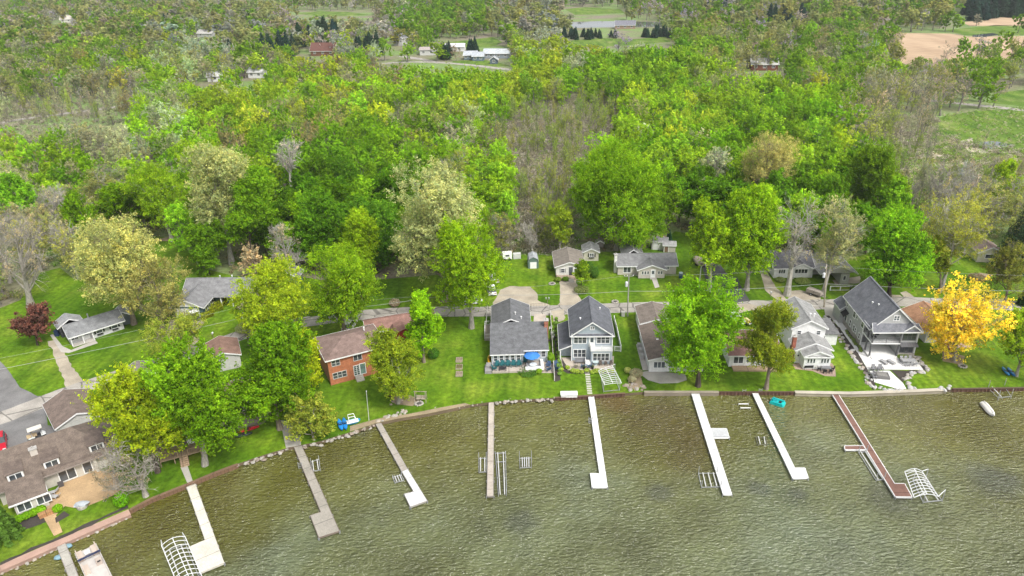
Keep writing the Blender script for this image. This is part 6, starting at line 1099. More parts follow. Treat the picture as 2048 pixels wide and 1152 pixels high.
def crown(kind, h, w, zb, rg, n_shoot, leaf, off=(0, 0), lobes=None, limb=1.0, twig=0, align=.6, var=1.0):
    """returns leaf quads, tints, branch quads. h total height, w crown width, zb height of the lowest leaves"""
    zb = min(zb, h * .7); rz = (h - zb) / 2; zc = (h + zb) / 2; rx = w / 2; nl = lobes or int(10 + rx * 1.6)
    C = []; RD = []
    for i in range(nl):
        pz = (i + rg.uniform(0, 1)) / nl * 1.44 - .72; ph = rg.uniform(0, 6.283) + i * 2.4; kr = rg.uniform(.12, .80) ** .6 * (1 - abs(pz) ** 2.6) ** .5 * .77
        p = np.array([kr * math.cos(ph), kr * math.sin(ph), pz]); tz = (p[2] + 1) / 2
        pr = {'dome': 1.0, 'cone': 1.3 - tz * 1.0, 'vase': .55 + tz * .62, 'tall': 1.0}[kind]
        lr = rg.uniform(.26, .44) * min(rx, rz * 1.2) * (1.3 if nl < 10 else 1); C.append((p[0] * rx * pr * (1 - .0) + off[0] * tz, p[1] * rx * pr + off[1] * tz, zc + p[2] * rz)); RD.append(lr * (1.0 if kind != 'cone' else 1.15 - .55 * tz))
    C = np.array(C); RD = np.array(RD)
    # sprays of twigs on every limb, each with its own shoots
    nt_ = max(10, int(n_shoot / (11 if var == 1 else 5))); tl = rg.integers(0, nl, nt_); td = unit(rg.normal(size=(nt_, 3)) + [0, 0, .25]); tc_ = C[tl] + td * (RD[tl] * rg.uniform(.35, 1.0, nt_) ** .6)[:, None]
    ta = unit(td * .75 + [0, 0, .55] + rg.normal(size=(nt_, 3)) * .35 + unit(tc_ - [off[0] * .5, off[1] * .5, zb + (h - zb) * .3]) * .5); tln = rg.uniform(.7, 1.5, nt_) * (.085 * w ** .85 + .38)
    li = rg.integers(0, nt_, n_shoot); d = td[li]; f = rg.uniform(-.35, 1, n_shoot); base = tc_[li] + ta[li] * (f * tln[li])[:, None] + rg.normal(size=(n_shoot, 3)) * (tln[li] * .24 * (1.12 - .75 * np.clip(f, 0, 1)))[:, None]
    ax = unit(ta[li] + rg.normal(size=(n_shoot, 3)) * .45); ln = rg.uniform(.5, 1.2, n_shoot) * (.055 * w ** .8 + .16)
    m = 6; tt = (np.arange(m) + .5) / m; P = base[:, None] + ax[:, None] * (tt[None, :, None] * ln[:, None, None]); P = P + rg.normal(size=P.shape) * (.2 * ln)[:, None, None]
    P = P.reshape(-1, 3); N = unit(np.repeat(d, m, 0) * align + rg.normal(size=P.shape) * .62 + [0, 0, .4]); S = leaf * rg.uniform(.6, 1.35, len(P))
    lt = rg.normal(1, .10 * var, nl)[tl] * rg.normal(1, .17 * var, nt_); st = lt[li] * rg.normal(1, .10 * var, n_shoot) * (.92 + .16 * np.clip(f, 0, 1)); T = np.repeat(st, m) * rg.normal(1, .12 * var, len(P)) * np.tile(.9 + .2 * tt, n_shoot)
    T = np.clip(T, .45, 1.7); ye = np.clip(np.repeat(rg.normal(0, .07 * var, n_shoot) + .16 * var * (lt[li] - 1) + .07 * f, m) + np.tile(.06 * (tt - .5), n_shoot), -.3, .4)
    tint = np.stack([T * (1 + ye), T, T * (1 - ye * .6)], 1)
    keep = P[:, 2] > .25; P, N, S, tint = P[keep], N[keep], S[keep], tint[keep]
    # skeleton
    tr = max(.10, .0155 * h + .008 * w) * limb; s5 = []; s3 = []; top = np.array([off[0] * .6, off[1] * .6, zb + (h - zb) * .62]); z0 = np.array([0, 0, -.25]); k = 6; prev = z0; bend = rg.normal(size=2) * .02 * h
    spine = [np.array([bend[0] * math.sin(t * 3) + top[0] * t ** 1.5, bend[1] * math.sin(t * 3) + top[1] * t ** 1.5, -.25 + (top[2] + .25) * t]) for t in np.linspace(0, 1, k + 1)]
    rad = [tr * (1.45 if i == 0 else (1 - .8 * i / k)) for i in range(k + 1)]
    for i in range(k): s5.append((*spine[i], *spine[i + 1], rad[i], rad[i + 1]))
    for c, r_ in zip(C, RD):
        t = np.clip((c[2] - .35 * np.hypot(c[0], c[1]) - .12 * h) / max(top[2], .1), .22, .95); f = t * k; i = min(int(f), k - 1); a = spine[i] + (spine[i + 1] - spine[i]) * (f - i); r0 = (rad[i] + (rad[i + 1] - rad[i]) * (f - i)) * .5
        mid = a * .45 + c * .55 + [0, 0, -.06 * np.linalg.norm(c - a)]; s5.append((*a, *mid, r0, r0 * .55)); s5.append((*mid, *c, r0 * .55, r0 * .28))
        for q in range(4 + twig):
            dd = rg.normal(size=3) + [0, 0, .7]; dd /= np.linalg.norm(dd); st_ = mid + (c - mid) * rg.uniform(.2, 1); e = st_ * .25 + (c + dd * r_ * rg.uniform(.7, 1.1)) * .75; s3.append((*st_, *e, r0 * .22 + .012, .022))
            for z in range(twig):
                d2 = dd + rg.normal(size=3) * .75 + [0, 0, .2]; d2 /= np.linalg.norm(d2); b2 = st_ + (e - st_) * rg.uniform(.35, 1); e2 = b2 + d2 * r_ * rg.uniform(.35, .8); s3.append((*b2, *e2, .028, .014))
                if twig > 2:
                    for y in range(2): d3 = d2 + rg.normal(size=3) * .7; d3 /= np.linalg.norm(d3); b3 = b2 + (e2 - b2) * rg.uniform(.4, 1); s3.append((*b3, *(b3 + d3 * r_ * rg.uniform(.2, .45)), .018, .010))
    br = np.concatenate([tubes(s5, 7).reshape(-1, 4, 3), tubes(s3, 3).reshape(-1, 4, 3)])
    return quads(P, N, S, rg), tint, br
def conifer(h, w, rg, n, leaf):
    z = h * (1 - np.sqrt(rg.uniform(0.0, .96, n))) * .97 + h * .03; tier = np.floor(z / h * 13) / 13 * h; fr = (z - tier) / (h / 13); rmax = w / 2 * (1 - z / h) ** .85 * (1.1 - .38 * fr); a = rg.uniform(0, 2 * np.pi, n); arm = np.round(a / (2 * np.pi) * 9) / 9 * 2 * np.pi; a = a * .45 + arm * .55
    r = rmax * rg.uniform(.25, 1, n) ** .6; P = np.stack([r * np.cos(a), r * np.sin(a), z - .18 * r], 1); N = unit(np.stack([np.cos(a) * .5, np.sin(a) * .5, np.ones(n)], 1) + rg.normal(size=(n, 3)) * .4)
    T = np.clip(rg.normal(1, .22, n), .5, 1.7); tint = np.stack([T, T, T * rg.normal(1, .08, n)], 1); br = tubes([(0, 0, -.2, 0, 0, h * .9, .02 * h + .05, .03)], 6)
    return quads(P, N, leaf * rg.uniform(.6, 1.3, n), rg, .45), tint, br
# kinds: colour, trunk colour, builder settings
BK = {'brown': M('bark', (.27, .22, .17)), 'grey': M('bark', (.38, .35, .30)), 'pale': M('bark', (.47, .445, .385)), 'dark': M('bark', (.09, .07, .055))}
CLS = {'deep': ((.100, .230, .010), 'dense', 'brown', 'deep green tree'), 'green': ((.170, .328, .013), 'dense', 'brown', 'fresh green tree'), 'lime': ((.245, .410, .022), 'soft', 'grey', 'lime green tree'), 'yell': ((.33, .44, .030), 'soft', 'grey', 'yellow-green tree'),
       'olive': ((.285, .330, .090), 'airy', 'grey', 'thin olive tree'), 'cream': ((.385, .45, .23), 'airy', 'grey', 'cream-budding tree'), 'tan': ((.305, .325, .18), 'airy', 'grey', 'tan-budding tree'), 'rust': ((.29, .265, .12), 'airy', 'brown', 'rusty budding tree'),
       'bare': ((.36, .34, .25), 'bare', 'grey', 'bare grey tree'), 'sapl': ((.27, .36, .07), 'airy', 'grey', 'thin lime sapling'), 'conif': ((.028, .072, .034), 'conif', 'dark', 'dark conifer')}
def build_tree(kind, h, w, zb, seed, mul=1.0, off=(0, 0), shape='dome', lf=1.0):
    rg = np.random.default_rng(seed)
    if kind == 'conif': return conifer(h, w, rg, int(4600 * mul), .29 * lf)
    ar = (w * (h - zb)) / 90.0
    if kind == 'dense': return crown(shape, h, w, zb, rg, int(2900 * mul * ar ** .8), .20 * lf, off, twig=0)
    if kind == 'soft': return crown(shape, h, w, zb, rg, int(2600 * mul * ar ** .8), .178 * lf, off, twig=1)
    if kind == 'airy': return crown(shape, h, w, zb, rg, int(1150 * mul * ar ** .8), .14 * lf, off, twig=3)
    return crown(shape, h, w, zb, rg, int(120 * mul * ar ** .8), .12 * lf, off, twig=3, lobes=int(12 + w), limb=1.5)
def tree_thing(name, label, xy, data, color, rz=0.0, scale=1.0, group=None, cat='tree'):
    (lm, bmesh_) = data; t = thing(name, label, cat, xy, rz, group)
    if isinstance(scale, tuple): t.scale = scale
    else: t.scale = (scale,) * 3
    b = bpy.data.objects.new('trunk', bmesh_); COL.objects.link(b); b.parent = t
    c = bpy.data.objects.new('crown', lm); COL.objects.link(c); c.parent = t; c.color = (*color, 1); return t
def tree_data(args, bark):
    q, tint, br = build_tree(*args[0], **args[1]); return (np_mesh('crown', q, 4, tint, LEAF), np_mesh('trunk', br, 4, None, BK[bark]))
# ---- the trees one can tell apart: class, trunk foot, crown left/right, crown top/bottom in the photo, shape, bark, label
PICK = [
 ('lime', (316, 944), 172, 345, 762, 925, 'dome', 'dark', 1.25, (.185, .28, .012), 'big yellow-green maple over the deck cabin at lower left', 'maple_tree'),
 ('green', (410, 930), 290, 478, 700, 930, 'dome', 'grey', 1.3, None, 'huge green maple beside the weathered deck and red kayak', 'maple_tree'),
 ('bare', (292, 992), 158, 312, 880, 1000, 'dome', 'grey', 3.0, (.17, .175, .12), 'pale bare ornamental tree leaning over the stone patio', 'ornamental_tree'),
 ('green', (560, 858), 470, 645, 655, 868, 'dome', 'brown', 1.3, (.070, .21, .008), 'large green maple between grey garage and old wooden dock', 'maple_tree'),
 ('yell', (606, 800), 560, 660, 672, 800, 'dome', 'grey', 1.1, (.24, .34, .012), 'yellow-lime maple touching the left corner of the brick house', 'maple_tree'),
 ('yell', (628, 880), 580, 668, 798, 884, 'dome', 'grey', 1.3, (.19, .26, .035), 'drooping yellow willow bush by the old wooden dock', 'willow_tree'),
 ('lime', (555, 698), 464, 635, 545, 690, 'dome', 'brown', 1.3, (.195, .30, .015), 'wide lime-green tree by the road below the ranch house', 'maple_tree'),
 ('lime', (692, 672), 608, 772, 508, 655, 'dome', 'brown', 1.3, (.13, .255, .010), 'wide green tree over the road above the brick house', 'maple_tree'),
 ('lime', (848, 724), 805, 892, 580, 722, 'cone', 'brown', 1.5, (.125, .31, .008), 'neat bright green pyramidal tree right of the red barn', 'maple_tree'),
 ('yell', (796, 806), 738, 850, 655, 800, 'dome', 'grey', 1.6, (.15, .235, .016), 'feathery olive-yellow tree at the right end of the brick house', 'elm_tree'),
 ('lime', (943, 656), 866, 1012, 436, 632, 'tall', 'grey', 1.4, (.135, .29, .010), 'tall bright green tree on the lawn left of the blue-grey cottage', 'ash_tree'),
 ('cream', (888, 602), 772, 968, 333, 570, 'dome', 'brown', 2.1, (.24, .31, .13), 'giant cream-budding cottonwood towering behind the tall green tree', 'cottonwood_tree'),
 ('green', (1232, 500), 1136, 1332, 300, 500, 'dome', 'grey', 1.5, (.090, .25, .009), 'broad green tree standing behind the beige bungalow', 'maple_tree'),
 ('lime', (1396, 772), 1313, 1488, 570, 778, 'dome', 'dark', 1.5, (.115, .29, .010), 'huge bright green maple at the water right of the white cottage', 'maple_tree'),
 ('yell', (1532, 778), 1478, 1595, 600, 768, 'tall', 'brown', 1.6, (.15, .22, .016), 'tall drooping olive birch between the red roof and white house', 'birch_tree'),
 ('cream', (1908, 722), 1838, 2030, 588, 722, 'vase', 'grey', 1.4, (.49, .47, .05), 'golden yellow honey locust in front of the orange-roofed bungalow', 'locust_tree'),
 ('lime', (2032, 752), 1992, 2095, 622, 742, 'dome', 'grey', 1.2, (.17, .29, .015), 'green tree cut by the right edge beside the blue kayaks', 'maple_tree'),
 ('lime', (1419, 582), 1362, 1462, 408, 548, 'dome', 'grey', 1.4, (.165, .30, .010), 'lime tree left of the asphalt drive', 'lime_tree'),
 ('lime', (1493, 580), 1438, 1565, 368, 562, 'dome', 'grey', 1.4, (.155, .30, .010), 'lime tree right of the asphalt drive', 'lime_tree'),
 ('bare', (1574, 590), 1533, 1645, 396, 545, 'vase', 'pale', 2.0, (.25, .27, .17), 'white-barked bare sycamore in front of the black-roofed white house', 'sycamore_tree'),
 ('tan', (1645, 592), 1628, 1745, 398, 560, 'vase', 'pale', 1.3, (.22, .27, .12), 'half-bare sycamore with tan buds beside the tall utility pole', 'sycamore_tree'),
 ('green', (1778, 594), 1718, 1858, 420, 585, 'dome', 'dark', 1.4, (.095, .29, .012), 'lush bright green maple behind the dark grey house', 'maple_tree'),
 ('olive', (1881, 580), 1826, 1992, 396, 540, 'vase', 'pale', 1.3, (.21, .26, .04), 'tall twin-trunked thin olive tree on the far right lawn', 'cottonwood_tree'),
 ('conif', (2040, 540), 1978, 2100, 335, 530, 'dome', 'dark', 2.4, (.030, .062, .030), 'great dark pine cut by the right edge', 'pine_tree'),
 ('olive', (2008, 606), 1966, 2052, 488, 596, 'dome', 'brown', 1.8, (.13, .165, .03), 'dull olive small tree near the yellow bench at right', 'small_tree'),
 ('tan', (75, 690), 38, 116, 618, 680, 'dome', 'dark', 2.4, (.115, .062, .048), 'round purple-red maple beside the pale ranch house', 'maple_tree'),
 ('cream', (268, 648), 130, 335, 456, 612, 'vase', 'brown', 2.2, (.27, .33, .11), 'broad yellow-flowering oak behind the dark slate shed', 'oak_tree'),
 ('olive', (322, 664), 255, 382, 520, 655, 'dome', 'brown', 1.7, (.20, .23, .07), 'grey-green tree crowding the left of the long ranch house', 'small_tree'),
 ('bare', (62, 614), -15, 112, 412, 590, 'dome', 'grey', 1.6, (.24, .24, .15), 'grey leafless tree at the left lawn edge', 'ash_tree'),
 ('olive', (352, 738), 290, 428, 640, 722, 'dome', 'brown', 2.0, (.19, .27, .035), 'low green-olive tree at the road above the huge maples', 'small_tree'),
 ('lime', (344, 482), 246, 372, 342, 452, 'dome', 'pale', 1.2, (.14, .26, .012), 'green tree on twin pale trunks at the top of the left clearing', 'ash_tree'),
 ('cream', (464, 528), 368, 515, 282, 480, 'vase', 'pale', 1.7, (.26, .33, .13), 'tall pale cottonwood on thin trunks behind the long ranch house', 'cottonwood_tree'),
 ('bare', (577, 562), 522, 612, 438, 552, 'cone', 'pale', 1.8, (.25, .25, .16), 'bare grey feathery tree at the wood edge behind the ranch house', 'ash_tree'),
 ('lime', (716, 574), 658, 778, 414, 562, 'cone', 'grey', 1.6, (.155, .28, .010), 'layered yellow-green tree at the wood edge behind the road', 'maple_tree'),
 ('rust', (1530, 425), 1462, 1592, 275, 385, 'dome', 'brown', 1.8, (.25, .28, .09), 'golden-tan budding tree among the green wood at right of centre', 'oak_tree'),
 ('deep', (1748, 455), 1688, 1800, 288, 440, 'dome', 'brown', 1.5, (.060, .165, .010), 'dark green round tree at the right end of the green wood', 'oak_tree'),
 ('bare', (588, 420), 548, 628, 278, 345, 'vase', 'pale', 1.5, (.36, .36, .32), 'silvery dead tree crown rising from the deep green wood', 'dead_tree'),
 ('bare', (1066, 508), 1020, 1085, 440, 500, 'vase', 'pale', 1.0, (.22, .21, .16), 'leaning grey bare tree behind the green gambrel shed', 'dead_tree'),
 ('lime', (1163, 576), 1146, 1178, 520, 568, 'cone', 'brown', 1.8, (.11, .23, .012), 'small green tree at the right corner of the taupe-roofed house', 'small_tree'),
 ('conif', (1337, 492), 1327, 1347, 458, 490, 'dome', 'dark', 1.0, None, 'little dark spruce behind the two sheds', 'spruce_tree'),
 ('conif', (8, 1078), -34, 42, 985, 1070, 'dome', 'dark', 2.4, (.06, .13, .02), 'dense evergreen clipped by the left edge below the cream house', 'cedar_tree'),
 ('conif', (2046, 610), 2036, 2062, 556, 604, 'dome', 'dark', 1.2, (.02, .06, .018), 'dark column evergreen at the right edge by the road', 'cedar_tree'),
 ('lime', (1120, 512), 1092, 1150, 405, 490, 'dome', 'grey', 1.3, (.17, .27, .02), 'slim lime tree at the wood edge behind the taupe-roofed house', 'birch_tree'),
 ('olive', (1080, 500), 1060, 1110, 430, 500, 'dome', 'grey', 1.3, None, 'small olive tree beside the leaning bare trunk', 'small_tree'),
 ('green', (1880, 585), 1836, 1876, 470, 560, 'dome', 'brown', 1.2, (.10, .2, .015), 'dense green tree left of the twin-trunked olive tree', 'small_tree'),
 ('deep', (755, 545), 690, 800, 400, 545, 'dome', 'dark', 1.4, (.042, .150, .012), 'very dark green tree at the wood edge above the road', 'oak_tree'), ('deep', (640, 540), 590, 690, 380, 535, 'dome', 'dark', 1.4, (.045, .160, .010), 'dark green tree right of the bare feathery tree', 'oak_tree'),
 ('deep', (418, 548), 372, 452, 440, 545, 'dome', 'dark', 1.4, (.055, .170, .010), 'low-branched green tree at the right end of the left clearing', 'oak_tree'), ('deep', (505, 540), 470, 560, 330, 500, 'dome', 'dark', 1.4, (.060, .185, .010), 'green tree right of the tall pale cottonwood', 'oak_tree'),
 ('tan', (510, 566), 472, 530, 502, 556, 'dome', 'brown', 1.5, (.28, .28, .17), 'pale flowering bush-like tree behind the long ranch roof', 'small_tree'), ('deep', (880, 545), 830, 910, 440, 540, 'dome', 'dark', 1.2, (.05, .16, .012), 'dark green tree behind the giant cottonwood trunk', 'oak_tree'),
]
OCC = []      # ground discs already taken by a trunk or building
PICKPX = []
for i, (cl, foot, u0, u1, vt, vb, shape, bark, mul, col, lab, nm) in enumerate(PICK):
    x, y = G(*foot); d = PX(x, y, 6)[2]; h_ = max(2.2, ZP(x, y, vt) - GZ); w_ = max(1.6, (u1 - u0) * d / FPX)
    zbv = ZP(x, y - w_ * .25, vb) - GZ; zb = min(max(.4, zbv), h_ * .6); uc = PX(x, y, GZ + (h_ + zb) / 2)[0]; off = (((u0 + u1) / 2 - uc) * d / FPX, 0)
    c0, kind, bk, _ = CLS[cl]
    if nm == 'cedar_tree' or nm == 'spruce_tree': kind = 'conif'
    mul *= 1.45; lf = {'locust_tree': .8, 'birch_tree': .8, 'elm_tree': .8}.get(nm, 1.0) * .82
    if cl in ('tan', 'cream') and mul > 2: lf = 1.15
    data = tree_data(((kind, h_, w_ * 1.0, zb, 100 + i), dict(mul=mul, off=off, shape=shape, lf=lf)), bark)
    tree_thing(nm, lab, (x, y), data, tuple(min(.88, q * k) for q, k in zip(col, (2.05 if cl == 'green' else 2.5 if cl == 'deep' else 1.75 if cl == 'lime' and col[0] / col[1] < .5 else 1.55, 1.62 if cl == 'deep' else 1.36, 1.4))) if col else c0); OCC.append((x + off[0] * .5, y, w_ * .33)); PICKPX.append((u0, u1, vt, vb, y))
# ---- forest: prototypes per kind
rgF = np.random.default_rng(77); PROT = {}
for kind, n in (('dense', 6), ('soft', 6), ('airy', 5), ('bare', 4), ('conif', 2)):
    for k in range(n):
        h_ = 14.0; w_ = [9.5, 11, 8.5, 10.5, 9, 12][k] if kind != 'conif' else 6.5
        PROT[kind, k] = tree_data(((kind, h_, w_, [3.0, 4.0, 2.5][k % 3], 500 + k + 17 * len(PROT)), dict(mul=.9, shape=['dome', 'dome', 'tall', 'vase', 'cone', 'dome'][k])), {'dense': 'brown', 'soft': 'grey', 'airy': 'grey', 'bare': 'pale' if k % 2 else 'grey', 'conif': 'dark'}[kind])
NPROT = {'dense': 6, 'soft': 6, 'airy': 5, 'bare': 4, 'conif': 2}
CTRL = [((60, 60), 'olive3 green2 bare1 tan1'), ((60, 150), 'green2 olive3 tan1 rust.5 bare1'), ((150, 110), 'green2 lime2 olive2 rust.5 tan.6'), ((40, 250), 'tan2 cream1 bare1 lime1'), ((160, 190), 'bare3 tan2 lime1 rust.7'), ((60, 310), 'lime2 tan2 olive1'), ((150, 290), 'tan3 lime2 cream1'), ((225, 270), 'tan3 cream2 lime1'), ((330, 250), 'cream2 lime2 tan1'), ((330, 340), 'lime2 green1 tan1'),
        ((90, 370), 'green2 lime2 tan1'), ((30, 440), 'tan2 olive2 bare2'), ((170, 430), 'olive2 bare2 green1'), ((300, 420), 'lime2 green3'), ((440, 230), 'lime3 yell2'), ((520, 290), 'green3 lime2 rust.5'), ((620, 330), 'deep4 green2'), ((560, 420), 'deep4 green1'), ((700, 310), 'green3 deep2'), ((650, 400), 'deep4 green1'), ((830, 290), 'lime2 green2'), ((770, 400), 'deep3 green2'), ((980, 340), 'lime3 olive1'), ((960, 420), 'lime2 green2'),
        ((700, 200), 'lime3 olive1 yell1'), ((560, 180), 'yell2 lime2 tan.7'), ((900, 180), 'lime3 green1 yell1'), ((640, 240), 'olive1 lime2 rust.5 green1'), ((850, 245), 'olive2 cream1 bare1 lime1'), ((1050, 170), 'lime3 yell2'), ((1130, 200), 'lime2 olive2 bare2'), ((1250, 150), 'green2 lime2'), ((1100, 120), 'cream2 yell2 lime1'), ((1350, 130), 'lime3 green1'), ((1450, 150), 'olive2 tan1 lime2'), ((1230, 230), 'lime3 yell1 olive1'), ((1400, 250), 'lime3 yell1 rust.4'), ((1550, 230), 'lime3 green2'), ((1640, 260), 'lime2 green2 yell1'),
        ((1250, 330), 'green3 lime1'), ((1350, 320), 'lime2 green2 cream.6'), ((1450, 300), 'lime2 deep1 green2'), ((1500, 400), 'deep3 green1'), ((1620, 330), 'green2 lime2'), ((1640, 420), 'green2 lime1'), ((1740, 380), 'deep2 green2'), ((1760, 220), 'olive3 bare2 cream1'), ((1700, 130), 'lime2 olive1 tan1 green1'), ((1850, 190), 'bare4 olive2'), ((1850, 400), 'olive2 lime1 bare2'), ((1900, 330), 'bare3 tan1'), ((1980, 420), 'olive3 tan1 lime1'), ((1960, 150), 'green2 bare1 olive1'), ((1000, 480), 'olive2 green1'),
        ((700, 60), 'olive2 bare2 tan1 cream1'), ((900, 60), 'green4 olive1'), ((500, 60), 'olive2 green1 tan1'), ((250, 60), 'green2 olive2 tan1 yell.5'), ((1100, 40), 'tan2 olive2'), ((1300, 30), 'olive2 green1 bare1'), ((1500, 40), 'olive3 bare1 green1'), ((1700, 60), 'olive2 green2 bare.5'), ((1950, 60), 'green1 olive2'), ((200, 15), 'olive2 bare2 green1'), ((600, 15), 'bare2 olive2 green1'), ((480, 120), 'green2 olive1 lime1 tan1'), ((400, 140), 'cream2 olive1 lime1'), ((650, 140), 'yell2 lime1 rust1'), ((700, 150), 'tan2 rust1 lime1')]
CTRL = [(np.array(p, float), [(re_.rstrip('0123456789.'), float(re_[len(re_.rstrip('0123456789.')):])) for re_ in s.split()]) for p, s in CTRL]
CXY = np.array([p for p, _ in CTRL])
def pick_class(u, v, rg):
    d = np.hypot((CXY[:, 0] - u - rg.normal() * 30), (CXY[:, 1] - v - rg.normal() * 18) * 1.5); w_ = CTRL[int(np.argmin(d))][1]; r = rg.random() * sum(q for _, q in w_)
    for c, q in w_:
        r -= q
        if r <= 0: return c
    return w_[0][0]
def in_poly(P, x, y):
    c = False; j = len(P) - 1
    for i in range(len(P)):
        if (P[i][1] > y) != (P[j][1] > y) and x < (P[j][0] - P[i][0]) * (y - P[i][1]) / (P[j][1] - P[i][1]) + P[i][0]: c = not c
        j = i
    return c
W_ = lambda poly: [(p[1], p[2]) if p[0] == 'w' else G(*p) for p in poly]
CLEAR = [W_(lawn_poly), W_([(1765, 64), (1900, 64), (1935, 60), (2300, 60), (2300, 118), (2048, 120), (1960, 124), (1900, 136), (1840, 140), (1800, 134), (1775, 100)]), W_([(1890, 33), (2300, 25), (2300, 62), (1890, 62)]),
         W_([(1850, 262), (1880, 232), (1950, 218), (2060, 212), (2300, 212), (2300, 335), (2048, 305), (1960, 294), (1870, 304)]), W_([(1960, 212), (1985, 182), (2060, 175), (2300, 170), (2300, 216), (2048, 215)]), W_([(1120, 70), (1280, 72), (1350, 70), (1350, 86), (1240, 98), (1120, 100)]),
         W_([(1135, 42), (1440, 44), (1440, 53), (1140, 55)]), W_([(865, 84), (985, 72), (1010, 84), (1030, 135), (860, 138), (770, 130), (800, 108), (860, 108)]), W_([(1120, 14), (1240, 14), (1255, 28), (1120, 32)]), W_([(365, 6), (560, 6), (560, 20), (365, 20)]), W_([(580, 22), (745, 22), (745, 33), (580, 34)]), W_([(252, 143), (292, 140), (300, 158), (258, 162)]), W_([(1695, 22), (1752, 20), (1762, 36), (1705, 38)])]
THIN = [W_([(985, 300), (1010, 245), (1060, 225), (1180, 212), (1262, 222), (1235, 265), (1185, 300), (1155, 350), (1142, 420), (1132, 490), (1055, 490), (1015, 400)]), W_([(1770, 300), (1850, 262), (1960, 290), (2300, 330), (2300, 440), (1980, 420), (1860, 430), (1790, 460), (1750, 380)]), W_([(-40, 300), (-40, 225), (120, 205), (290, 196), (300, 235), (150, 262)]), W_([(1750, 260), (1770, 235), (1860, 225), (1880, 250), (1840, 300), (1770, 330)])]
# things that must stay visible: photo rectangle and the distance of the thing
KEEP = [((1045, 300, 1130, 350), 215), ((1045, 350, 1130, 400), 188), ((1040, 400, 1115, 435), 172), ((1060, 232, 1215, 268), 290), ((1055, 265, 1170, 300), 250), ((1780, 66, 2048, 114), 395), ((20, 212, 262, 246), 290), ((600, 94, 662, 112), 460), ((775, 76, 808, 92), 500), ((822, 97, 862, 112), 450), ((880, 96, 1005, 128), 420), ((1205, 46, 1275, 57), 600), ((1120, 38, 1480, 52), 600), ((1765, 66, 2048, 104), 380), ((1950, 176, 2048, 216), 300), ((1870, 230, 2048, 300), 240), ((1500, 118, 1560, 140), 380), ((120, 36, 145, 46), 680), ((395, 66, 425, 74), 600), ((415, 152, 440, 163), 380), ((492, 146, 520, 154), 390), ((770, 112, 900, 128), 430), ((1130, 78, 1345, 92), 480), ((900, 124, 1020, 136), 420), ((1940, 505, 1985, 522), 150), ((1925, 32, 2048, 56), 600), ((1130, 16, 1240, 28), 800)]
MARSHK = (215, 188, 172, 290, 250)
KEEP = [k for k in KEEP if k[1] in MARSHK or k[0] in ((1780, 66, 2048, 114), (1765, 66, 2048, 104), (1950, 176, 2048, 216), (1870, 230, 2048, 300), (1940, 505, 1985, 522))] + [(r, G((r[0] + r[2]) / 2, r[3])[1] - 3) for r in ((20, 222, 262, 248), (604, 92, 655, 110), (776, 78, 806, 91), (822, 99, 862, 112), (880, 98, 1005, 129), (1205, 46, 1275, 58), (1145, 43, 1300, 51), (1500, 122, 1555, 140), (110, 36, 145, 46), (388, 64, 425, 73), (408, 154, 440, 163), (492, 148, 524, 155), (770, 116, 900, 128), (1140, 80, 1340, 90), (900, 124, 1020, 134), (1925, 34, 2048, 50), (1130, 16, 1240, 27), (590, 24, 740, 32))]
TR = []; rg = np.random.default_rng(5); cell = {}
def far_enough(x, y, r):
    k = 12.0; a, b = int(x // k), int(y // k)
    for i in (-1, 0, 1):
        for j in (-1, 0, 1):
            for (px, py, pr) in cell.get((a + i, b + j), ()):
                if (px - x) ** 2 + (py - y) ** 2 < (r + pr) ** 2: return False
    return True
for (x, y, r) in OCC: cell.setdefault((int(x // 12), int(y // 12)), []).append((x, y, r))
def try_tree(x, y, cls=None, hh=None, force=False):
    u, v, d = PX(x, y, GZ)
    if not (-70 < u < 2118 and v < 640) or y > 1350 or v < -25: return False
    if not force:
        for P in CLEAR:
            if in_poly(P, x, y): return False
    thin = any(in_poly(P, x, y) for P in THIN)
    if thin and not force and rg.random() < .66: return False
    f = 1 + max(0, (y - 300)) / 900
    h_ = hh or rg.uniform(9.5, 16.5) * (1 if y < 420 else 1.05); w_ = h_ * rg.uniform(.58, .92) * (1 if y < 420 else 1.12)
    if thin: h_ *= .72; w_ = h_ * rg.uniform(.3, .45)
    r = w_ * .30 * f
    if not force and not far_enough(x, y, r): return False
    uc, vc, _ = PX(x, y, GZ + h_ * .6); c = cls or pick_class(uc, vc, rg)
    if thin and c in ('lime', 'green', 'yell', 'deep', 'olive'): c = 'sapl' if rg.random() < .6 else 'olive'
    if c == 'conif': w_ = h_ * rg.uniform(.55, .85)
    hw = w_ / 2 * FPX / d; vt = PX(x, y, GZ + h_)[1]
    for (a0, b0, a1, b1), yy in (() if force and cls != 'conif' else KEEP):
        if thin and yy in MARSHK: continue
        if y < yy and u + hw > a0 and u - hw < a1 and vt < b1 and v > b0: return False
    if c == 'bare': h_ *= .95
    cell.setdefault((int(x // 12), int(y // 12)), []).append((x, y, r)); TR.append((x, y, h_, w_, c, uc, vc, thin)); return True
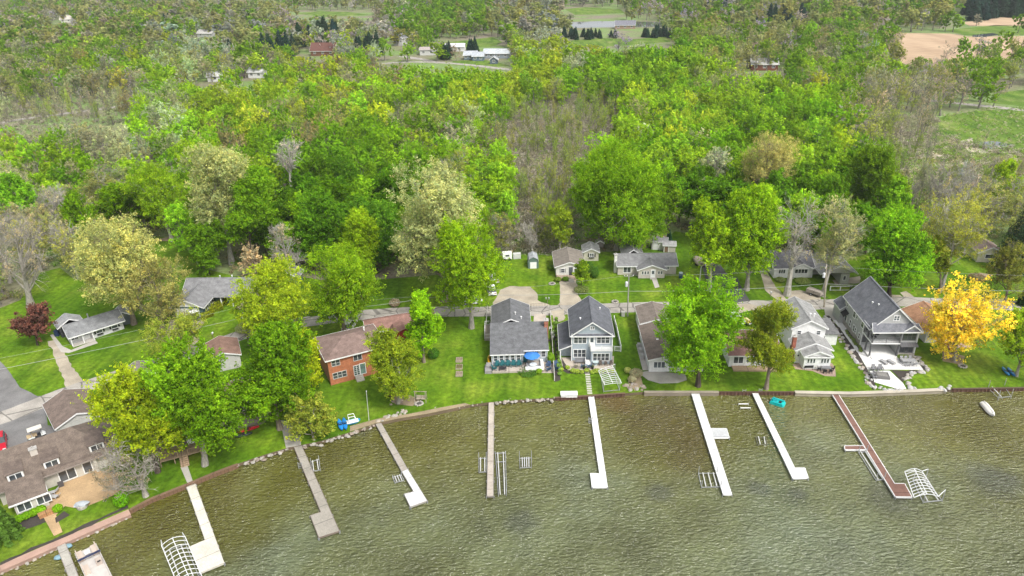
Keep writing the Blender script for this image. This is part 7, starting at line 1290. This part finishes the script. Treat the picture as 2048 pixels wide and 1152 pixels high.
# explicit evergreens and screens far off
for (u0, v0, u1, v1, n, hmin, hmax) in ((1020, 84, 1090, 78, 16, 6, 9), (1090, 80, 1160, 74, 18, 6, 9), (1160, 76, 1250, 72, 24, 5, 8), (1250, 75, 1350, 72, 22, 6, 9), (1355, 70, 1385, 68, 6, 8, 10), (1470, 64, 1600, 60, 20, 7, 10), (1540, 50, 1610, 46, 8, 12, 18), (1540, 66, 1590, 62, 6, 10, 14), (1940, 38, 2060, 26, 26, 14, 20), (1930, 30, 2060, 20, 20, 14, 20), (528, 130, 590, 110, 12, 12, 20), (600, 92, 690, 84, 8, 14, 22), (715, 122, 760, 108, 9, 12, 16), (875, 118, 900, 114, 7, 8, 10), (940, 104, 952, 103, 4, 9, 11), (335, 66, 350, 62, 3, 12, 18), (0, 82, 60, 78, 9, 9, 13), (95, 20, 120, 12, 3, 12, 17), (1410, 30, 1460, 18, 4, 12, 18), (430, 128, 480, 118, 4, 10, 14)):
    for i in range(n):
        t = (i + rg.random() * .8) / n; try_tree(*G(u0 + (u1 - u0) * t + rg.normal() * 5, v0 + (v1 - v0) * t + rg.normal() * 2), 'conif', rg.uniform(hmin, hmax), True)
for (u, v, h_, c) in ((1868, 140, 7, 'bare'), (1990, 132, 9, 'green'), (1830, 142, 8, 'green'), (2040, 134, 10, 'green'), (1905, 64, 14, 'green'), (1890, 62, 12, 'deep'), (1952, 52, 8, 'tan'), (2035, 66, 13, 'deep'), (1895, 144, 7, 'green'), (1925, 142, 8, 'green'), (1960, 138, 8, 'olive'), (1850, 148, 8, 'green'), (1880, 152, 8, 'lime'), (1910, 154, 9, 'deep'), (1945, 152, 9, 'green'), (1980, 150, 9, 'olive'), (2015, 148, 9, 'green'), (770, 122, 15, 'lime'), (815, 124, 12, 'lime'), (876, 122, 12, 'lime'), (912, 122, 10, 'rust'), (893, 121, 5, 'deep'), (1235, 128, 20, 'bare'), (1295, 75, 7, 'conif'), (1275, 118, 10, 'cream'), (440, 145, 13, 'lime'), (465, 128, 16, 'conif')): try_tree(*G(u, v), c, h_, True)
# poisson fill, nearest ground first
for (y0, y1, st) in ((118, 200, 3.4), (200, 300, 3.8), (300, 450, 4.6), (450, 700, 6.2), (700, 1280, 8.5)):
    y = y0
    while y < y1:
        hw = y * .80 + 40
        for x in np.arange(-hw, hw, st): try_tree(x + rg.uniform(-st, st) * .5, y + rg.uniform(-st, st) * .5)
        y += st
TR.sort(key=lambda t: t[1])
NIND = max(0, 296 - len(PICK))
vis = [t for t in TR if -10 < t[5] < 2058]
ind = vis[:NIND]; idset = set(map(id, ind)); rest = [t for t in TR if id(t) not in idset]
# labels: colour and kind, the landmark nearest in the photo, then order from the left among the same
LMK = [((40, 420), 'at the left edge above the big lawn'), ((120, 470), 'at the wood edge left of the flowering oak'), ((210, 430), 'in the wood straight behind the flowering oak'), ((130, 360), 'in the wood far above the purple maple'), ((300, 400), 'left of the twin pale trunks above the clearing'), ((250, 320), 'deep in the wood above the left clearing'), ((50, 300), 'in the far left wood below the gravel road'), ((400, 360), 'just left of the tall pale cottonwood'), ((480, 420), 'around the foot of the tall pale cottonwood'), ((440, 270), 'beyond the top of the tall pale cottonwood'),
       ((560, 460), 'around the bare feathery tree'), ((560, 340), 'left of the silvery dead crown'), ((640, 330), 'right of the silvery dead crown'), ((630, 440), 'in the dark wood above the wide road trees'), ((720, 400), 'behind the layered yellow-green tree'), ((740, 300), 'deep in the wood left of the giant cottonwood'), ((830, 460), 'under the left side of the giant cottonwood'), ((870, 300), 'beyond the giant cream cottonwood'), ((980, 420), 'between the giant cottonwood and the brown marsh'), ((960, 300), 'at the left rim of the brown marsh'), ((1050, 470), 'behind the green gambrel shed'), ((1080, 350), 'standing alone in the brown marsh'), ((1130, 260), 'at the far end of the brown marsh'),
       ((1160, 420), 'left of the broad tree behind the bungalow'), ((1200, 300), 'beyond the broad tree behind the bungalow'), ((1330, 430), 'right of the broad tree behind the bungalow'), ((1300, 280), 'at the right rim of the brown marsh'), ((1400, 360), 'beyond the lime tree left of the drive'), ((1470, 290), 'left of the golden-tan budding tree'), ((1540, 420), 'behind the white-barked sycamore'), ((1620, 300), 'right of the golden-tan budding tree'), ((1650, 400), 'behind the half-bare sycamore'), ((1730, 430), 'beneath the dark green round tree'), ((1750, 290), 'beyond the dark green round tree'), ((1830, 420), 'right of the dark green round tree'), ((1900, 420), 'behind the twin-trunked olive tree'), ((1880, 320), 'in the pale reed marsh at right'), ((1980, 430), 'left of the great dark pine'), ((2010, 330), 'beyond the great dark pine'), ((1800, 500), 'behind the lush bright green maple')]
LXY = np.array([p for p, _ in LMK], float); grp = {}
for t in ind: grp.setdefault((t[4], int(np.argmin(np.hypot(LXY[:, 0] - t[5], (LXY[:, 1] - t[6]) * 1.3)))), []).append(t)
ORD = ['first', 'second', 'third', 'fourth', 'fifth', 'sixth', 'seventh', 'eighth', 'ninth', 'tenth', 'eleventh', 'twelfth', 'thirteenth', 'fourteenth', 'fifteenth', 'sixteenth']
NMC = {'conif': 'conifer_tree', 'bare': 'bare_tree'}
for (c, li), ts in grp.items():
    ts.sort(key=lambda t: t[5])
    for i, (x, y, h_, w_, cl, uc, vc, thin) in enumerate(ts):
        col, kind, _, nm = CLS[cl]; k = int(rgF.integers(0, NPROT[kind])); J = np.array([1 + rgF.normal(0, .07), 1, 1 + rgF.normal(0, .15)]) * rgF.normal(1, .12)
        hn = 'slender ' if thin else ('tall ' if h_ > 14 else 'low ' if h_ < 10.5 else '')
        lab = f'{hn}{nm} {LMK[li][1]}' + ('' if len(ts) == 1 else f', {ORD[min(i, 15)]} from left')
        pw_ = [9.5, 11, 8.5, 10.5, 9, 12][k] if kind != 'conif' else 6.5; s_w = w_ / pw_
        tree_thing(NMC.get(cl, 'leafy_tree'), lab, (x, y), PROT[kind, k], tuple(np.clip(np.array(col) * J, 0, 1)), float(rgF.uniform(0, 6.28)), (s_w, s_w, h_ / 14.0), 'trees of the wood behind the houses')
# ---- the far wood: one mass
LOD = {}
def lod(kind, k, n_leaf, leaf):
    key = (kind, k, n_leaf)
    if key not in LOD:
        rr = np.random.default_rng(900 + k * 7 + n_leaf)
        if kind == 'conif': q, t, b = conifer(1.0 * 14, 6.0, rr, n_leaf, leaf)
        else: q, t, b = crown(['dome', 'tall', 'vase', 'dome'][k % 4], 14, 10, 2.5, rr, max(10, n_leaf // 6), leaf, twig=2 if kind in ('airy', 'bare') else 0, lobes=9, align=1.2, var=.5)
        LOD[key] = (q, t, b)
    return LOD[key]
V = []; T = []; BV = []; BT = []
for (x, y, h_, w_, cl, uc, vc, thin) in rest:
    col, kind, bk, _ = CLS[cl]; near = y < 330; mid = y < 520
    n = (4300 if near else 2700 if mid else 1350); lf = (.265 if near else .41 if mid else .68)
    if kind == 'airy' and mid: n = int(n * .75); lf *= .72
    if kind == 'bare': n = int(n * .30); lf *= .6
    q, t, b = lod(kind, int(rgF.integers(0, 4)), n, lf); a = rgF.uniform(0, 6.28); R_ = np.array([[math.cos(a), -math.sin(a), 0], [math.sin(a), math.cos(a), 0], [0, 0, 1]]); S_ = np.array([w_ / (10 if kind != 'conif' else 6), w_ / (10 if kind != 'conif' else 6), h_ / 14]); o = np.array([x, y, GZ])
    V.append((q * S_) @ R_.T + o); J = np.array([1 + rgF.normal(0, .07), 1, 1 + rgF.normal(0, .15)]) * rgF.normal(1, .13 if near else .09) * (np.array([.95, .93, 1.25]) if y > 430 else 1); T.append(np.clip(t * np.array(col) * J, 0, 1))  # distant crowns muted, a haze tint put into their leaf colour
    bb = b if (near or kind in ('bare', 'airy')) else b[:60]
    if y > 450: bb = b[:42] if kind != 'bare' else b[:160]
    BV.append((bb * S_) @ R_.T + o)
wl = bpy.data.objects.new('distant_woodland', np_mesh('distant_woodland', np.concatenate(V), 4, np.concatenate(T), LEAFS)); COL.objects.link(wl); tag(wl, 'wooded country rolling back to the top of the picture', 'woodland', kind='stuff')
wt = bpy.data.objects.new('woodland_trunks', np_mesh('woodland_trunks', np.concatenate(BV), 4, None, M('bark', (.24, .22, .19)))); COL.objects.link(wt); wt.parent = wl; wt['kind'] = 'stuff'
print('TREES', len(TR), 'individual', len(ind) + len(PICK), 'far', len(rest), 'quads', sum(map(len, V)), sum(map(len, BV)))
# ---- undergrowth and brush
V = []; T = []
def brush(n, poly, hmin, hmax, cols, leaf, seed, per=45, y_max=420):
    r = np.random.default_rng(seed); xs = [p[0] for p in poly]; ys = [p[1] for p in poly]; c = 0; tries = 0
    while c < n and tries < n * 30:
        tries += 1; x = r.uniform(min(xs), max(xs)); y = r.uniform(min(ys), min(max(ys), y_max))
        if not in_poly(poly, x, y): continue
        u, v, _ = PX(x, y, 1)
        if not -40 < u < 2090: continue
        if any(in_poly(P, x, y) for P in CLEAR[:1]): continue
        c += 1; s = r.uniform(hmin, hmax); k = per; p = r.normal(size=(k, 3)) * [.33 * s, .33 * s, .22 * s] + [0, 0, .42 * s]; p[:, 2] = np.abs(p[:, 2]); nn = unit(r.normal(size=(k, 3)) + [0, 0, .4])
        V.append(quads(p + [x, y, GZ], nn, leaf * r.uniform(.5, 1.4, k), r, .3)); cc = np.array(cols[r.integers(0, len(cols))]) * r.normal(1, .15); T.append(np.clip(cc[None] * r.normal(1, .2, (k, 1)), .01, 1))
_tw = [(.31, .28, .225), (.27, .25, .205), (.36, .33, .27), (.27, .29, .14), (.29, .265, .22)]
DIL = lambda P, k: [(sum(p[0] for p in P) / len(P) * (1 - k) + x * k, sum(p[1] for p in P) / len(P) * (1 - k) + y * k) for x, y in P]
brush(4600, DIL(THIN[0], 1.3), .8, 2.6, _tw, .30, 1); brush(1100, THIN[1], .6, 2.4, _tw + [(.5, .46, .36), (.20, .32, .06), (.22, .34, .06), (.18, .30, .05)], .28, 2); brush(500, THIN[2], .6, 2.0, _tw, .35, 3); brush(500, THIN[3], .6, 2.2, _tw, .3, 4)
WOOD = W_([(-150, 640), (40, 600), (150, 560), (262, 520), (360, 478), (470, 552), (720, 562), (1000, 512), (1215, 503), (1350, 462), (1440, 500), (1620, 540), (1760, 500), (1800, 455), (2060, 520), (2300, 600), (2300, 330), (1000, 280), (-150, 330)])
brush(4200, WOOD, .6, 2.4, [(.15, .27, .03), (.24, .25, .08), (.30, .25, .15), (.12, .23, .03), (.33, .29, .18)], .30, 5, per=40)
brush(700, CLEAR[3], .25, .9, [(.22, .34, .06), (.18, .30, .05), (.42, .40, .28), (.30, .34, .12)], .22, 9, per=26)
ug = bpy.data.objects.new('undergrowth', np_mesh('undergrowth', np.concatenate(V), 4, np.concatenate(T), LEAFS)); COL.objects.link(ug); tag(ug, 'brown and green brush on the marsh and wood floor', 'undergrowth', kind='stuff')
# ---- shrubs and hedges
def shrub(name, label, px, w_, h_, col, seed=1, d_=None, group=None, rz=0.0, flat=False, n=420, leaf=.11):
    rr = np.random.default_rng(seed); d_ = d_ or w_
    p = rr.uniform(-1, 1, (n * 3, 3)) if flat else unit(rr.normal(size=(n * 3, 3))) * rr.uniform(.45, 1, (n * 3, 1)) ** .4
    if flat: k = np.abs(p).max(1); p = p / k[:, None] * rr.uniform(.75, 1, (len(p), 1)); 
    P = p * [w_ / 2, d_ / 2, h_ / 2] + [0, 0, h_ / 2]; P[:, 2] = np.maximum(P[:, 2], .03); N = unit(p + rr.normal(size=p.shape) * .5); T = np.clip(rr.normal(1, .2, len(P)), .5, 1.6); tint = np.stack([T * rr.normal(1, .08, len(P)), T, T], 1)
    t = thing(name, label, 'hedge' if flat else 'shrub', px[1:] if px[0] == 'w' else G(*px), rz, group); c = bpy.data.objects.new('foliage', np_mesh('foliage', quads(P, N, leaf * rr.uniform(.6, 1.3, len(P)), rr), 4, tint, LEAF)); COL.objects.link(c); c.parent = t; c.color = (*[min(.9, q * 1.5) for q in col], 1)
    m = MB()
    for k in range(5): a = k * 1.26; m.bar((0, 0, -.05), (w_ * .3 * math.cos(a), d_ * .3 * math.sin(a), h_ * .7), .03, .012, n=4)
    m.build('stem', BK['brown'], t); return t
for px, w_, d_, lab in (((437, 612), 3.6, 1.6, 'flat-topped yew hedge along the ranch house, farthest of three'), ((427, 622), 4.0, 1.8, 'flat-topped yew hedge along the ranch house, the middle one'), ((416, 634), 2.4, 1.1, 'flat-topped yew hedge along the ranch house, nearest the drive')): shrub('clipped_hedge', lab, px, w_, 1.2, (.17, .19, .012), 3, d_, 'hedges along the ranch house', R(35), True)
for px, w_, h_, col, lab in (((246, 1012), 2.0, 2.4, (.12, .28, .01), 'round bright green bush on the seawall below the bare tree'), ((117, 1022), 1.3, 1.0, (.14, .27, .01), 'small green bush right of the wooden bench box'), ((82, 1024), 1.5, .9, (.14, .27, .01), 'low green bush under the sunroom, the right one'), ((68, 1030), 1.4, .9, (.13, .25, .01), 'low green bush under the sunroom, second from right'), ((54, 1036), 1.3, .9, (.12, .24, .01), 'low green bush under the sunroom, third from right'), ((40, 1042), 1.3, .9, (.13, .26, .01), 'low green bush under the sunroom, the left one'),
                             ((786, 790), 1.9, 1.0, (.12, .09, .04), 'brown tangled bush at the foot of the olive tree'), ((790, 612), 2.4, 1.6, (.26, .22, .16), 'bare grey bush on the verge above the road'), ((1163, 585), 3.4, 1.4, (.13, .16, .05), 'dull olive bush in front of the small green tree'), ((1178, 552), 2.4, 3.6, (.04, .10, .015), 'dark evergreen shrub right of the taupe-roofed house'), ((1190, 556), 1.8, 3.0, (.06, .13, .02), 'tall dark shrub beside the tiny cream cottage'), ((1102, 538), 1.8, 1.0, (.10, .18, .02), 'small green bush at the left of the taupe-roofed house'), ((1116, 562), 1.6, .9, (.14, .2, .03), 'low bush at the porch, the left one'), ((1131, 561), 1.6, .9, (.10, .18, .02), 'low bush at the porch, the right one'),
                             ((1272, 752), 2.4, 1.3, (.25, .235, .15), 'clump of dry straw-coloured grass above the boulder pile'), ((1264, 763), 1.6, 1.0, (.25, .235, .15), 'smaller dry grass clump above the boulder pile'), ((1102, 726), 1.3, 2.2, (.14, .24, .02), 'green shrub at the corner of the cottage patio'), ((1078, 746), 1.1, .8, (.16, .26, .02), 'little round bush in front of the deck bench'), ((1055, 745), 3.8, .5, (.06, .13, .02), 'low green planting along the cottage deck front'),
                             ((1806, 716), 2.2, .6, (.16, .22, .04), 'low green planting at the stone base of the grey house'), ((480, 618), 1.6, 1.4, (.3, .28, .22), 'bare twiggy bush on the ranch lawn'), ((488, 665), 3.2, 2.0, (.26, .28, .13), 'pale bush at the foot of the leaning utility pole'), ((868, 716), 2.2, 2.0, (.05, .13, .015), 'dark round bush right of the pyramidal tree'), ((150, 665), 1.2, .7, (.10, .13, .04), 'low heather bush beside the ranch house path'), ((320, 585), 3.0, 3.0, (.14, .22, .03), 'green bush under the grey-green tree'), ((1715, 585), 2.6, 2.0, (.10, .16, .03), 'round bush beside the white rail fence'), ((1952, 560), 3.6, 1.4, (.16, .12, .07), 'brown brush heap near the yellow bench'),
                             ((1560, 562), 2.2, .8, (.2, .24, .08), 'pale low shrub left of the white house steps'), ((1605, 565), 3.4, .8, (.22, .26, .08), 'pale low shrub row right of the white house steps'), ((1985, 590), 3.0, 4.0, (.12, .17, .03), 'tall olive bush at the right lawn edge'), ((1255, 745), 1.2, 1.0, (.3, .32, .1), 'small yellow shrub right of the two-storey house patio')):
    shrub('garden_shrub', lab, px, w_, h_, col, int(px[0]))
rs = random.Random(8)
for i in range(11): shrub('patio_plant', 'small yellow-green clump edging the tan patio of the two-storey house', (1124 + i * 10.2 + rs.uniform(-2, 2), 746 + rs.uniform(-3, 1) + (0 if i > 1 else -6)), rs.uniform(.8, 1.3), .6, (.24, .30, .05), i, group='clumps edging the tan patio', n=120)
for i in range(14): shrub('border_plant', 'leafy plant in the border along the low cream fence', (1112.5 + .5 * i + rs.uniform(-1, 1), 640 + i * 8.5), rs.uniform(.6, 1.1), .7, (.16, .26, .05), i + 40, group='border plants along the cream fence', n=110)
for i in range(10): shrub('bed_plant', 'small plant in the dark bed beside the grey house wall', (1692 + i * 3.4 + rs.uniform(-2, 2), 664 + i * 4.3), rs.uniform(.4, .8), .45, (.15, .2, .06), i + 70, group='plants beside the grey house', n=80)
# ================================================================== the air between: far woods fade a little
hz = MB().box(-1500, 1500, -150, 1500, -2.0, 95).build('haze', [bpy.data.materials.new('haze_volume')]); tag(hz, kind='stuff'); hm = hz.data.materials[0]; hm.use_nodes = True; ht = hm.node_tree; ht.nodes.clear()
pv = ht.nodes.new('ShaderNodeVolumePrincipled'); pv.inputs['Color'].default_value = (.93, .95, .97, 1); pv.inputs['Density'].default_value = .0001; pv.inputs['Anisotropy'].default_value = .2
ho = ht.nodes.new('ShaderNodeOutputMaterial'); ht.links.new(pv.outputs[0], ho.inputs['Volume'])
